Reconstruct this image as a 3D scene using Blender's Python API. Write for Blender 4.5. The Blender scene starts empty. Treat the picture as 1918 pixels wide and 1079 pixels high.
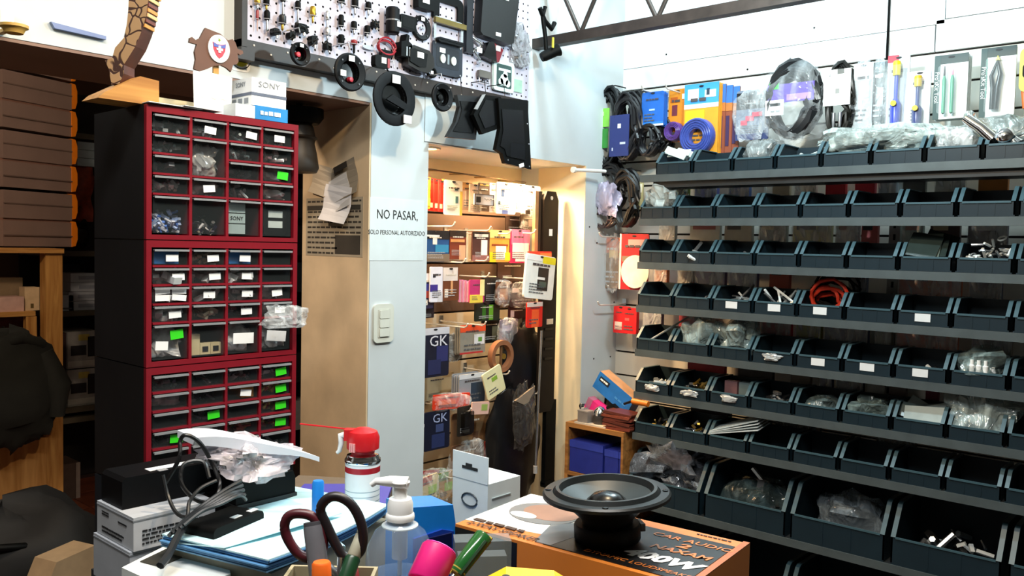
import bpy, math, random
from mathutils import Vector, Matrix

scene = bpy.context.scene
COL = scene.collection
random.seed(7)

# ------------------------------------------------------------------ camera
EYE = Vector((0.0, 0.0, 1.45))
FPX, CX, CY = 1600.0, 959.0, 539.5
AZ, PITCH, ROLL = math.radians(41.5), math.radians(2.773), 0.022
F0 = Vector((math.cos(AZ), math.sin(AZ), 0)); R0 = Vector((math.sin(AZ), -math.cos(AZ), 0)); Z0 = Vector((0, 0, 1))
FWD = F0 * math.cos(PITCH) - Z0 * math.sin(PITCH)
UP_ = F0 * math.sin(PITCH) + Z0 * math.cos(PITCH)
RIGHT = R0 * math.cos(ROLL) + UP_ * math.sin(ROLL)
UP = UP_ * math.cos(ROLL) - R0 * math.sin(ROLL)
cam_data = bpy.data.cameras.new('camera')
cam_data.sensor_width = 36.0
cam_data.lens = 36.0 * FPX / 1918.0
cam_data.clip_start = 0.05
cam = bpy.data.objects.new('camera', cam_data)
m3 = Matrix((RIGHT, UP, -FWD)).transposed()
cam.matrix_world = Matrix.Translation(EYE) @ m3.to_4x4()
COL.objects.link(cam)
scene.camera = cam

# ------------------------------------------------------------------ world, exposure, lights
scene.view_settings.view_transform = 'Standard'
scene.view_settings.look = 'None'
scene.view_settings.gamma = 1.0
scene.view_settings.exposure = 0.35
scene.view_settings.use_curve_mapping = False
world = bpy.data.worlds.new('world'); scene.world = world
world.use_nodes = True
world.node_tree.nodes['Background'].inputs[0].default_value = (0.6, 0.8, 1.0, 1)
world.node_tree.nodes['Background'].inputs[1].default_value = 0.02

def lamp(name, typ, loc, power, color, size=0.1, size_y=None, target=None, spot=None):
    d = bpy.data.lights.new(name, typ)
    d.energy = power; d.color = color
    if typ == 'AREA':
        d.size = size
        if size_y: d.shape = 'RECTANGLE'; d.size_y = size_y
        else: d.shape = 'DISK'
    else:
        d.shadow_soft_size = size
    if spot: d.spot_size = math.radians(spot); d.spot_blend = 0.6
    o = bpy.data.objects.new(name, d); COL.objects.link(o)
    o.location = loc
    if target is not None:
        o.rotation_euler = (Vector(target) - Vector(loc)).to_track_quat('-Z', 'Y').to_euler()
    return o
COOL = (0.72, 0.93, 1.0); WARM = (1.0, 0.76, 0.48)
lamp('cool_bulb_light', 'POINT', (2.06, 0.97, 2.235), 33, COOL, 0.035)
lamp('right_wall_fill_light', 'AREA', (2.35, 1.40, 2.90), 20, COOL, 0.12, 1.0, target=(2.35, 1.40, 0))  # added unseen area lamp, brightens the upper right walls
lamp('warm_bulb_light', 'POINT', (1.22, 0.80, 2.50), 44, WARM, 0.035)
lamp('ceiling_tube_light', 'AREA', (0.30, 0.55, 2.85), 42, (1.0, 0.97, 0.92), 1.2, 0.12, target=(0.45, 0.75, 0))
lamp('niche_downlight_light', 'SPOT', (2.10, 2.27, 1.775), 26, (1.0, 0.62, 0.30), 0.03, target=(2.12, 2.30, 0), spot=150)
lamp('niche_downlight_light', 'SPOT', (2.58, 2.25, 1.775), 52, (1.0, 0.64, 0.32), 0.03, target=(2.58, 2.30, 0), spot=150)
lamp('back_room_fill_light', 'POINT', (0.45, 2.75, 2.30), 36, (1.0, 0.76, 0.54), 0.05)  # added unseen lamp, placed so the stacked cases' faces get light

# ------------------------------------------------------------------ pixel rays onto real planes
def ray(px, py): return FWD + RIGHT * ((px - CX) / FPX) + UP * ((CY - py) / FPX)
def at_y(px, py, Y): d = ray(px, py); return EYE + d * ((Y - EYE.y) / d.y)
def at_x(px, py, X): d = ray(px, py); return EYE + d * ((X - EYE.x) / d.x)
def at_z(px, py, Z): d = ray(px, py); return EYE + d * ((Z - EYE.z) / d.z)
def at_d(px, py, D): return EYE + ray(px, py) * D

# ------------------------------------------------------------------ materials
def lin(c):
    if isinstance(c, str):
        c = c.lstrip('#'); c = tuple(int(c[i:i + 2], 16) / 255 for i in (0, 2, 4))
    return tuple((x / 12.92 if x <= 0.04045 else ((x + 0.055) / 1.055) ** 2.4) for x in c[:3])
_M = {}
def mat(col, rough=0.55, metal=0.0, var=0.12, scale=25.0, bump=0.0, alpha=1.0, trans=0.0, spec=0.5, emit=0.0, key=None):
    k = (col, rough, metal, var, scale, bump, alpha, trans, spec, emit)
    if k in _M: return _M[k]
    m = bpy.data.materials.new('surface_' + str(len(_M)))
    m.use_nodes = True
    nt = m.node_tree; b = nt.nodes['Principled BSDF']
    c = lin(col)
    tc = nt.nodes.new('ShaderNodeTexCoord')
    nz = nt.nodes.new('ShaderNodeTexNoise'); nz.inputs['Scale'].default_value = scale; nz.inputs['Detail'].default_value = 4
    nt.links.new(tc.outputs['Object'], nz.inputs['Vector'])
    rp = nt.nodes.new('ShaderNodeValToRGB')
    rp.color_ramp.elements[0].position = 0.3; rp.color_ramp.elements[1].position = 0.7
    rp.color_ramp.elements[0].color = tuple(x * (1 - var) for x in c) + (1,)
    rp.color_ramp.elements[1].color = tuple(min(1, x * (1 + var)) for x in c) + (1,)
    nt.links.new(nz.outputs['Fac'], rp.inputs['Fac'])
    nt.links.new(rp.outputs['Color'], b.inputs['Base Color'])
    b.inputs['Roughness'].default_value = rough
    b.inputs['Metallic'].default_value = metal
    b.inputs['Alpha'].default_value = alpha
    b.inputs['Transmission Weight'].default_value = trans
    b.inputs['Specular IOR Level'].default_value = spec
    if emit:
        b.inputs['Emission Color'].default_value = c + (1,); b.inputs['Emission Strength'].default_value = emit
    if bump:
        bp = nt.nodes.new('ShaderNodeBump'); bp.inputs['Strength'].default_value = bump; bp.inputs['Distance'].default_value = 0.004
        nt.links.new(nz.outputs['Fac'], bp.inputs['Height']); nt.links.new(bp.outputs['Normal'], b.inputs['Normal'])
    _M[k] = m
    return m
def wood(col, dark, scale=6.0, axis=2, rough=0.55):
    k = ('wood', col, dark, scale, axis, rough)
    if k in _M: return _M[k]
    m = bpy.data.materials.new('wood_grain_' + str(len(_M))); m.use_nodes = True
    nt = m.node_tree; b = nt.nodes['Principled BSDF']
    tc = nt.nodes.new('ShaderNodeTexCoord'); mp = nt.nodes.new('ShaderNodeMapping')
    s = [scale * 6] * 3; s[axis] = scale * 0.5; mp.inputs['Scale'].default_value = s
    nz = nt.nodes.new('ShaderNodeTexNoise'); nz.inputs['Scale'].default_value = 1.0; nz.inputs['Detail'].default_value = 6; nz.inputs['Distortion'].default_value = 1.2
    rp = nt.nodes.new('ShaderNodeValToRGB')
    rp.color_ramp.elements[0].position = 0.35; rp.color_ramp.elements[1].position = 0.65
    rp.color_ramp.elements[0].color = lin(dark) + (1,); rp.color_ramp.elements[1].color = lin(col) + (1,)
    nt.links.new(tc.outputs['Object'], mp.inputs['Vector']); nt.links.new(mp.outputs['Vector'], nz.inputs['Vector'])
    nt.links.new(nz.outputs['Fac'], rp.inputs['Fac']); nt.links.new(rp.outputs['Color'], b.inputs['Base Color'])
    b.inputs['Roughness'].default_value = rough
    bp = nt.nodes.new('ShaderNodeBump'); bp.inputs['Strength'].default_value = 0.2; bp.inputs['Distance'].default_value = 0.002
    nt.links.new(nz.outputs['Fac'], bp.inputs['Height']); nt.links.new(bp.outputs['Normal'], b.inputs['Normal'])
    _M[k] = m
    return m
def crinkle(col='#dfe8ea', alpha=0.38, rough=0.12, scale=30):
    k = ('crinkle', col, alpha, rough, scale)
    if k in _M: return _M[k]
    m = bpy.data.materials.new('clear_film_' + str(len(_M))); m.use_nodes = True
    nt = m.node_tree; b = nt.nodes['Principled BSDF']
    tc = nt.nodes.new('ShaderNodeTexCoord')
    vz = nt.nodes.new('ShaderNodeTexVoronoi'); vz.inputs['Scale'].default_value = scale
    nz = nt.nodes.new('ShaderNodeTexNoise'); nz.inputs['Scale'].default_value = scale * 0.4; nz.inputs['Distortion'].default_value = 1.0
    nt.links.new(tc.outputs['Object'], nz.inputs['Vector']); nt.links.new(nz.outputs['Color'], vz.inputs['Vector'])
    bp = nt.nodes.new('ShaderNodeBump'); bp.inputs['Strength'].default_value = 0.7; bp.inputs['Distance'].default_value = 0.010
    vz.inputs['Scale'].default_value = 4
    nt.links.new(vz.outputs['Distance'], bp.inputs['Height']); nt.links.new(bp.outputs['Normal'], b.inputs['Normal'])
    b.inputs['Base Color'].default_value = lin(col) + (1,)
    mp = nt.nodes.new('ShaderNodeMapping'); mp.inputs['Scale'].default_value = (1.0, 1.0, 0.35); mp.inputs['Rotation'].default_value = (0.3, 0.5, 0.2)
    n2 = nt.nodes.new('ShaderNodeTexNoise'); n2.inputs['Scale'].default_value = scale * 0.55; n2.inputs['Detail'].default_value = 2; n2.inputs['Distortion'].default_value = 1.5
    nt.links.new(tc.outputs['Object'], mp.inputs['Vector']); nt.links.new(mp.outputs['Vector'], n2.inputs['Vector'])
    mr = nt.nodes.new('ShaderNodeMapRange'); mr.inputs['From Min'].default_value = 0.42; mr.inputs['From Max'].default_value = 0.68
    mr.inputs['To Min'].default_value = alpha * 0.55; mr.inputs['To Max'].default_value = min(1.0, alpha * 1.7)
    nt.links.new(n2.outputs['Fac'], mr.inputs['Value']); nt.links.new(mr.outputs['Result'], b.inputs['Alpha'])  # streaky white highlights of the film painted through its opacity
    b.inputs['Roughness'].default_value = rough
    b.inputs['Specular IOR Level'].default_value = 0.9
    _M[k] = m
    return m

WHITE = mat('#e6e8e6', 0.6, var=0.05, scale=8)
PAPER = mat('#f0f2f2', 0.7, var=0.03, scale=20)
BLACK = mat('#070808', 0.55, var=0.3, scale=40, spec=0.12)
BLACKG = mat('#060708', 0.25, var=0.2, scale=30, spec=0.3)
RUBBER = mat('#0b0c0f', 0.55, var=0.25, scale=60, spec=0.16)
STEEL = mat('#c9ccd0', 0.25, 0.9, var=0.1, scale=40)
CHROME = mat('#e8eaec', 0.08, 1.0, var=0.04, scale=20)
BRASS = mat('#c9a347', 0.3, 0.9, var=0.15, scale=50)
DARKM = mat('#2c2b2a', 0.4, 0.7, var=0.2, scale=30)
INK = mat('#15171b', 0.6, var=0.1)
CLEARP = mat('#e6eef0', 0.06, var=0.02, alpha=0.12, spec=0.8)
FILM = crinkle('#eef4f6', 0.26, 0.10, 34)
FILMW = crinkle('#eef2f4', 0.5, 0.15, 40)
PINE = wood('#c8944f', '#a26b30', 6, 2)
PINEX = wood('#c8944f', '#a26b30', 6, 0)

# ------------------------------------------------------------------ mesh builder
class MB:
    def __init__(s): s.v = []; s.f = []; s.m = []
    def add(s, vs, fs, m=0, M=None):
        o = len(s.v)
        for v in vs:
            v = Vector(v)
            s.v.append(tuple(M @ v) if M is not None else tuple(v))
        for f in fs: s.f.append([i + o for i in f]); s.m.append(m)
        return s
    def box(s, x0, x1, y0, y1, z0, z1, m=0, M=None):
        vs = [(x0,y0,z0),(x1,y0,z0),(x1,y1,z0),(x0,y1,z0),(x0,y0,z1),(x1,y0,z1),(x1,y1,z1),(x0,y1,z1)]
        return s.add(vs, [(3,2,1,0),(4,5,6,7),(0,1,5,4),(1,2,6,5),(2,3,7,6),(3,0,4,7)], m, M)
    def prism(s, pts, y0, y1, m=0, M=None, mside=None):          # outline in x,z; front at y0
        n = len(pts)
        vs = [(p[0], y0, p[1]) for p in pts] + [(p[0], y1, p[1]) for p in pts]
        a = sum(pts[i][0] * pts[(i + 1) % n][1] - pts[(i + 1) % n][0] * pts[i][1] for i in range(n))
        if a < 0: vs = [(p[0], y0, p[1]) for p in pts[::-1]] + [(p[0], y1, p[1]) for p in pts[::-1]]
        s.add(vs, [tuple(range(n)), tuple(range(2 * n - 1, n - 1, -1))], m, M)
        o = len(s.v) - 2 * n
        for i in range(n):
            j = (i + 1) % n
            s.f.append([o + i, o + n + i, o + n + j, o + j]); s.m.append(m if mside is None else mside)
        return s
    def prism_z(s, pts, z0, z1, m=0, M=None):
        n = len(pts)
        a = sum(pts[i][0] * pts[(i + 1) % n][1] - pts[(i + 1) % n][0] * pts[i][1] for i in range(n))
        if a < 0: pts = pts[::-1]
        vs = [(p[0], p[1], z0) for p in pts] + [(p[0], p[1], z1) for p in pts]
        fs = [tuple(range(n - 1, -1, -1)), tuple(range(n, 2 * n))]
        fs += [(i, (i + 1) % n, n + (i + 1) % n, n + i) for i in range(n)]
        return s.add(vs, fs, m, M)
    def tube(s, path, r, n=8, m=0, closed=False, M=None):
        P = [Vector(p) for p in path]; k = len(P); vs = []; fs = []
        rr = r if isinstance(r, (list, tuple)) else [r] * k
        ref = Vector((0.13, 0.21, 0.97))
        for i, p in enumerate(P):
            a = P[(i - 1) % k] if (closed or i > 0) else p
            b = P[(i + 1) % k] if (closed or i < k - 1) else p
            t = (b - a).normalized() if (b - a).length > 1e-9 else Vector((0, 0, 1))
            u = t.cross(ref)
            if u.length < 0.05: u = t.cross(Vector((1, 0, 0)))
            u.normalize(); w = t.cross(u)
            for j in range(n):
                q = 2 * math.pi * j / n
                vs.append(p + (u * math.cos(q) + w * math.sin(q)) * rr[i])
        for i in range(k if closed else k - 1):
            for j in range(n):
                a = i * n + j; b = i * n + (j + 1) % n; c = ((i + 1) % k) * n + (j + 1) % n; d = ((i + 1) % k) * n + j
                fs.append((a, b, c, d))
        if not closed:
            fs.append(tuple(range(n - 1, -1, -1))); fs.append(tuple(range((k - 1) * n, k * n)))
        return s.add(vs, fs, m, M)
    def lathe(s, prof, n=24, m=0, M=None, caps=True):             # profile (radius, z)
        vs = []; fs = []; rings = []
        for r, z in prof:
            if r < 1e-6:
                rings.append([len(vs)]); vs.append((0, 0, z)); continue
            rings.append(list(range(len(vs), len(vs) + n)))
            for j in range(n):
                q = 2 * math.pi * j / n
                vs.append((r * math.cos(q), r * math.sin(q), z))
        for a, b in zip(rings, rings[1:]):
            for j in range(n):
                k = (j + 1) % n
                if len(a) == 1 and len(b) == 1: continue
                if len(a) == 1: fs.append((a[0], b[k], b[j]))
                elif len(b) == 1: fs.append((a[j], a[k], b[0]))
                else: fs.append((a[j], a[k], b[k], b[j]))
        if caps:
            if len(rings[0]) > 1: fs.append(tuple(rings[0][::-1]))
            if len(rings[-1]) > 1: fs.append(tuple(rings[-1]))
        return s.add(vs, fs, m, M)
    def blob(s, w, d, h, seed=0, m=0, M=None, nu=18, nv=10, rough=0.16, flat=True):   # crumpled bag, base at z=0
        rnd = random.Random(seed); vs = []; fs = []
        ph = [(rnd.uniform(1, 5), rnd.uniform(1, 5), rnd.uniform(0, 6.3), rnd.uniform(0, 6.3)) for _ in range(5)]
        for i in range(nv + 1):
            t = math.pi * i / nv
            for j in range(nu):
                q = 2 * math.pi * j / nu
                k = 1 + rough * sum(math.sin(a * q * round(a) / a + c) * math.sin(b * t + e) for a, b, c, e in ph) * 0.5 + rnd.uniform(-rough, rough) * 0.5
                cx = math.copysign(abs(math.cos(q)) ** 0.7, math.cos(q)); sy = math.copysign(abs(math.sin(q)) ** 0.7, math.sin(q))
                st = math.sin(t) ** 0.7; ct = math.copysign(abs(math.cos(t)) ** 0.8, math.cos(t))
                z = h * 0.5 * (1 - ct * k) if not flat else max(0.0, h * 0.5 * (1 - ct * k))
                vs.append((w * 0.5 * st * cx * k, d * 0.5 * st * sy * k, min(z, h * 1.15)))
        for i in range(nv):
            for j in range(nu):
                fs.append((i * nu + j, i * nu + (j + 1) % nu, (i + 1) * nu + (j + 1) % nu, (i + 1) * nu + j))
        return s.add(vs, fs, m, M)
    def build(s, name, mats, parent=None, loc=(0, 0, 0), rot=(0, 0, 0), smooth=None):
        me = bpy.data.meshes.new(name)
        me.from_pydata(s.v, [], s.f)
        if not isinstance(mats, (list, tuple)): mats = [mats]
        for mm in mats: me.materials.append(mm)
        if len(mats) > 1: me.polygons.foreach_set('material_index', [min(i, len(mats) - 1) for i in s.m])
        if smooth:
            me.polygons.foreach_set('use_smooth', [True] * len(me.polygons))
            me.set_sharp_from_angle(angle=math.radians(smooth))
        me.update()
        o = bpy.data.objects.new(name, me); COL.objects.link(o)
        o.location = loc; o.rotation_euler = rot
        if parent is not None: o.parent = parent
        return o

def tag(o, label=None, cat=None, group=None, kind=None):
    if label: o['label'] = label
    if cat: o['category'] = cat
    if group: o['group'] = group
    if kind: o['kind'] = kind
    return o
def thing(name, label, cat, loc=(0, 0, 0), rotz=0.0, group=None, rot=None):
    o = bpy.data.objects.new(name, None); COL.objects.link(o)
    o.empty_display_size = 0.05
    o.location = loc; o.rotation_euler = rot if rot else (0, 0, rotz)
    return tag(o, label, cat, group)
def copy_tree(o, parent=None):
    c = o.copy(); COL.objects.link(c); c.parent = parent
    for ch in list(o.children): copy_tree(ch, c)
    return c
def rrect(w, h, r, n=4, cx=0, cz=0):
    pts = []
    for qx, qz, a0 in ((1, 1, 0), (-1, 1, 90), (-1, -1, 180), (1, -1, 270)):
        for i in range(n + 1):
            a = math.radians(a0 + 90 * i / n)
            pts.append((cx + qx * (w / 2 - r) + r * math.cos(a), cz + qz * (h / 2 - r) + r * math.sin(a)))
    return pts
def circle(r, n=24, cx=0, cz=0, sx=1, sz=1):
    return [(cx + r * sx * math.cos(2 * math.pi * i / n), cz + r * sz * math.sin(2 * math.pi * i / n)) for i in range(n)]
def text(body, size, material, parent, loc, rot=(math.pi / 2, 0, 0), name='lettering', align='CENTER', sx=1.0, shear=0.0, extrude=0.0002, bold=0.0):
    cu = bpy.data.curves.new('lettering', 'FONT')
    cu.body = body; cu.size = size; cu.align_x = align; cu.align_y = 'CENTER'; cu.extrude = extrude; cu.shear = shear; cu.resolution_u = 2; cu.offset = bold
    t = bpy.data.objects.new('lettering_tmp', cu); COL.objects.link(t)
    me = bpy.data.meshes.new_from_object(t.evaluated_get(bpy.context.evaluated_depsgraph_get()))
    bpy.data.objects.remove(t); bpy.data.curves.remove(cu)
    me.materials.clear(); me.materials.append(material)
    o = bpy.data.objects.new(name, me); COL.objects.link(o)
    o.location = loc; o.rotation_euler = rot; o.scale = (sx, 1, 1)
    if parent is not None: o.parent = parent
    return o
def scribble(parent, x0, x1, z0, z1, y, rows, m, seed=0, M=None, name='print_marks', fill=0.5):   # rows of unreadable printed marks
    rnd = random.Random(seed); b = MB(); rh = (z1 - z0) / rows
    for r in range(rows):
        x = x0; zc = z1 - (r + 0.5) * rh
        end = x0 + (x1 - x0) * rnd.uniform(0.7, 1.0)
        while x < end:
            l = rnd.uniform(0.5, 1.6) * rh
            b.box(x, min(x + l, x1), y - 0.0004, y + 0.0002, zc - rh * fill * 0.5, zc + rh * fill * 0.5 * rnd.uniform(0.6, 1.0), 0, M); x += l + rh * 0.25
    return b.build(name, m, parent)
ORD = ['first', 'second', 'third', 'fourth', 'fifth', 'sixth', 'seventh', 'eighth', 'ninth', 'tenth', 'eleventh']
WALLY, WALLX = 2.10, 3.06
RX = -math.pi / 2        # rotation of anything that faces the room from the right wall
def rect_y(px0, py0, px1, py1, Y):     # centre x, z, width, height on plane y = Y
    a = at_y(px0, (py0 + py1) / 2, Y); b = at_y(px1, (py0 + py1) / 2, Y); xm = (px0 + px1) / 2
    t = at_y(xm, py0, Y).z; u = at_y(xm, py1, Y).z
    return (a.x + b.x) / 2, (t + u) / 2, b.x - a.x, t - u
def rect_x(px0, py0, px1, py1, X):     # centre y, z, width, height on plane x = X
    a = at_x(px0, (py0 + py1) / 2, X); b = at_x(px1, (py0 + py1) / 2, X); xm = (px0 + px1) / 2
    t = at_x(xm, py0, X).z; u = at_x(xm, py1, X).z
    return (a.y + b.y) / 2, (t + u) / 2, a.y - b.y, t - u
# ================================================================== the setting
def struct(name, mb, m, parent=None, **k):
    o = mb.build(name, m, parent, **k)
    if parent is None: o['kind'] = 'structure'
    return o
wall_white = mat('#c8d0d3', 0.62, var=0.05, scale=5, bump=0.12)
wall_tan = mat('#d6bd9a', 0.7, var=0.14, scale=7, bump=0.15)
soffit_brown = mat('#8a6c5e', 0.6, var=0.1, scale=6)
LINTEL_Z, BEAM_Z, BACK_Y = 1.785, 1.885, 2.45
JX, NX0, NX1 = 1.70, 1.942, 2.815       # jamb of the passage, niche from..to

# floor with terracotta tiles in view in the back room
fl = struct('floor', MB().box(-2.4, 3.6, -2.2, 6.2, -0.08, -0.004), mat('#3d2a22', 0.7, var=0.2, scale=9))
tile_mats = [mat(c, 0.5, var=0.2, scale=12) for c in ('#7c3f26', '#6f3721', '#86472b')]
tmesh = {}
for i in range(7):
    for j in range(9):
        x = 0.55 + i * 0.302; y = 2.72 + j * 0.302
        if (i, j) == (0, 0) or True:
            key = (i * 7 + j * 5) % 3
            if key not in tmesh:
                o = MB().box(-0.148, 0.148, -0.148, 0.148, -0.004, 0.0).build('floor_tile', tile_mats[key], fl)
                tmesh[key] = o.data
            else:
                o = bpy.data.objects.new('floor_tile', tmesh[key]); COL.objects.link(o); o.parent = fl
            o.location = (x, y, 0)
struct('ceiling', MB().box(-2.4, 3.6, -2.2, 6.2, 3.0, 3.08), mat('#a0a3a3', 0.8, var=0.05))
struct('wall_rear', MB().box(-2.4, 3.6, -2.28, -2.2, 0, 3.0), mat('#6c6c6a', 0.8, var=0.08))
struct('wall_left', MB().box(-2.48, -2.4, -2.2, 6.2, 0, 3.0), mat('#6e6a64', 0.8, var=0.08))
struct('wall_far', MB().box(-2.4, 3.6, 6.0, 6.1, 0, 3.0), mat('#5a3a2a', 0.8, var=0.2, scale=3))
struct('wall_outer', MB().box(3.5, 3.6, 2.5, 6.0, 0, 3.0), mat('#4a3328', 0.8, var=0.2))
struct('wall_front_right', MB().box(3.2, 3.6, -2.2, 0.0, 0, 3.0), mat('#7c807f', 0.8, var=0.05))

# back wall: header beam over the passage, pillar, lintel over the niche, column
wb = MB()
wb.box(-2.4, JX, WALLY, BACK_Y, BEAM_Z, 3.0)
wb.box(JX, NX0, WALLY, BACK_Y, 0, 3.0)
wb.box(NX0, NX1, WALLY, BACK_Y, LINTEL_Z, 3.0)
wb.box(NX1, 3.5, WALLY, BACK_Y, 0, 3.0)
wall_back = struct('wall_back', wb, wall_white)
wb2 = MB().box(-2.4, -0.9, WALLY, BACK_Y, 0, BEAM_Z)
struct('wall_back_side', wb2, wall_white)
# tan face of the pillar towards the passage, brown soffit board under the beam
MB().box(JX - 0.006, JX + 0.001, WALLY + 0.0, BACK_Y, 0, BEAM_Z - 0.001).build('jamb_facing', wall_tan, wall_back)
MB().box(-0.9, JX - 0.007, WALLY + 0.002, BACK_Y, BEAM_Z - 0.008, BEAM_Z + 0.001).build('soffit_board', soffit_brown, wall_back)
cream = mat('#e6d8b6', 0.65, var=0.08, scale=6, bump=0.1)
MB().box(NX1 - 0.004, NX1 + 0.001, WALLY + 0.001, BACK_Y - 0.1, 0, LINTEL_Z).build('niche_reveal', cream, wall_back)
# thin grey sheet screwed to the lintel under the pegboard
r = rect_y(790, 180, 945, 262, WALLY)
gp = MB().prism([(-0.001, 0), (0.36, 0), (0.36, 0.22), (-0.001, 0.22)], -0.004, 0.0)
gp.build('lintel_panel', mat('#cdd6d8', 0.6, var=0.05), wall_back, loc=(NX0 - 0.02, WALLY, LINTEL_Z + 0.005))
# screws on the column
scr = MB().lathe([(0.004, 0), (0.003, 0.002), (0, 0.0025)], 8).build('screw', DARKM, wall_back, rot=(math.pi / 2, 0, 0))
scr.location = at_y(1112, 672, WALLY)
for px, py in ((1143, 668), (1122, 570), (1150, 566), (1118, 455), (1148, 450), (1104, 425)):
    c = scr.copy(); COL.objects.link(c); c.location = at_y(px, py, WALLY)

# niche: slatwall back
wn = struct('wall_niche', MB().box(NX0, NX1, BACK_Y + 0.015, BACK_Y + 0.05, 0, LINTEL_Z), mat('#3a2a22', 0.7))
slat_m = mat('#c9bda6', 0.5, var=0.06, scale=6)
slm = None
SLAT = 0.0985
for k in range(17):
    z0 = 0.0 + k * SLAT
    if k == 12: slm = None; slat_m = mat('#4f3c32', 0.5, var=0.08, scale=6)  # upper slats darker: shade behind the hung packs put into their colour
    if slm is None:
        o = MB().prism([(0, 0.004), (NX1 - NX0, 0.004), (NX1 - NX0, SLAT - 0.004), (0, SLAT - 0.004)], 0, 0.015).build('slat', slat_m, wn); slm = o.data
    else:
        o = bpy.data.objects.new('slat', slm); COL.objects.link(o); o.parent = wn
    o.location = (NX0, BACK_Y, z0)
MB().box(NX0, NX1, BACK_Y - 0.0, BACK_Y + 0.015, 17 * SLAT + 0.004, LINTEL_Z).build('top_board', cream, wn)
# niche downlights
for k, (px, py) in enumerate(((866, 272), (985, 300))):
    p = at_z(px, py, LINTEL_Z - 0.001); p.y = WALLY + 0.10
    t = thing('recessed_downlight', ['round recessed downlight in the niche ceiling, left one', 'round recessed downlight in the niche ceiling, right one'][k], 'downlight', p, group='niche downlights')
    MB().lathe([(0.032, -0.004), (0.045, -0.004), (0.045, 0.0), (0.032, 0.0)], 24, caps=False).build('ring', WHITE, t, smooth=40)
    MB().lathe([(0.0, -0.002), (0.032, -0.002)], 24).build('lens', mat('#ffe2b0', 0.4, emit=6.0), t)

# right wall: slatwall to 2.12, flat boards above
wr = struct('wall_right', MB().box(WALLX + 0.015, WALLX + 0.06, 0.0, WALLY, 0, 3.0), mat('#241d1a', 0.8))
bigslat = None
for k in range(21):
    if bigslat is None:
        o = MB().box(0.0, 0.015, 0.0, WALLY, 0.004, SLAT + 0.0025 - 0.004).build('slat', mat('#d5d3c9', 0.5, var=0.05, scale=5), wr); bigslat = o.data
    else:
        o = bpy.data.objects.new('slat', bigslat); COL.objects.link(o); o.parent = wr
    o.location = (WALLX, 0, k * (SLAT + 0.0025))
board = mat('#e8eef0', 0.6, var=0.04, scale=4)
y1662 = at_x(1662, 60, WALLX).y; y1752 = at_x(1751, 60, WALLX).y; y1770 = at_x(1770, 20, WALLX).y
for (ya, yb, za, zb) in ((y1752, WALLY, 2.125, 2.212), (0.0, y1752 - 0.004, 2.125, 2.226), (y1662, WALLY, 2.2145, 3.0), (y1770, y1662 - 0.002, 2.2145, 3.0), (0.0, y1770 - 0.003, 2.229, 3.0)):
    MB().box(WALLX, WALLX + 0.015, ya, yb, za, zb).build('panel', board, wr)
ts = None
for px, py in ((1525, 52), (1248, 102), (1480, 110), (1157, 95), (1157, 30), (1400, 130)):
    if ts is None:
        ts = MB().lathe([(0.004, 0), (0.003, 0.002), (0, 0.0025)], 8).build('screw', DARKM, wr, rot=(0, -math.pi / 2, 0)); o = ts
    else: o = ts.copy(); COL.objects.link(o)
    o.location = at_x(px, py, WALLX)
# black hanging cable down the boards
p = at_x(1661, 112, WALLX - 0.008)
tag(MB().tube([(p.x, p.y, p.z), (p.x, p.y, 2.5), (p.x, p.y + 0.002, 3.0)], 0.004, 8).build('hanging_cable', BLACK), 'thin black cable hanging straight down the white wall boards', 'cable')

# light switch on the pillar
x, z, w, h = rect_y(697, 569, 734, 641, WALLY)
sw = thing('light_switch', 'white wall switch plate with three rockers on the pillar', 'switch', (x, WALLY, z))
swm = mat('#cfd2c8', 0.4, var=0.04)
MB().prism(rrect(w, h, 0.015), -0.009, 0).build('plate', swm, sw, smooth=30)
MB().prism(rrect(w * 0.6, h * 0.74, 0.004), -0.0105, -0.008).build('module_frame', mat('#c3c5bb', 0.4), sw)
for k in range(3):
    MB().prism(rrect(w * 0.48, h * 0.215, 0.003, cz=(k - 1) * h * 0.235), -0.014, -0.0105).build('rocker', swm, sw, smooth=30)

# paper sign on the pillar
x, z, w, h = rect_y(692, 373, 793, 488, WALLY)
sg = thing('paper_sign', 'pale blue paper sign reading NO PASAR on the pillar', 'sign', (x, WALLY, z))
MB().box(-w / 2, w / 2, -0.0012, 0, -h / 2, h / 2).build('sheet', mat('#cfd9dc', 0.75, var=0.03), sg)
text('NO PASAR,', 0.042, INK, sg, (0.0, -0.0016, h / 2 - 0.052), sx=0.83)
text('SOLO PERSONAL AUTORIZADO', 0.0205, INK, sg, (0.0, -0.0016, h / 2 - 0.108), sx=0.80)

# notice and notes on the tan jamb (faces the passage)
def on_jamb(px0, py0, px1, py1): return rect_x(px0, py0, px1, py1, JX - 0.006)
y, z, w, h = on_jamb(574, 370, 680, 480)
nt_ = thing('wall_notice', 'grey printed notice sheet with dense text lines on the tan jamb', 'notice', (JX - 0.006, y, z), RX)
MB().box(-w / 2, w / 2, -0.001, 0, -h / 2, h / 2).build('sheet', mat('#a79b86', 0.75, var=0.06), nt_)
lm = MB(); rnd = random.Random(3)
for k in range(11):
    zz = h / 2 - 0.012 - k * h / 11.3
    if k == 1: lm.box(-w * 0.48, w * 0.46, -0.0014, -0.0009, zz - 0.012, zz + 0.004); continue
    xx = -w * 0.47
    while xx < w * (0.0 if k > 6 else 0.44):
        l = rnd.uniform(0.012, 0.03); lm.box(xx, min(xx + l, w * 0.47), -0.0014, -0.0009, zz - 0.003, zz + 0.003); xx += l + 0.005
lm.box(w * 0.03, w * 0.46, -0.0014, -0.0009, -h * 0.46, -h * 0.14)
lm.build('printed_text', mat('#3a352e', 0.7), nt_)
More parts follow.
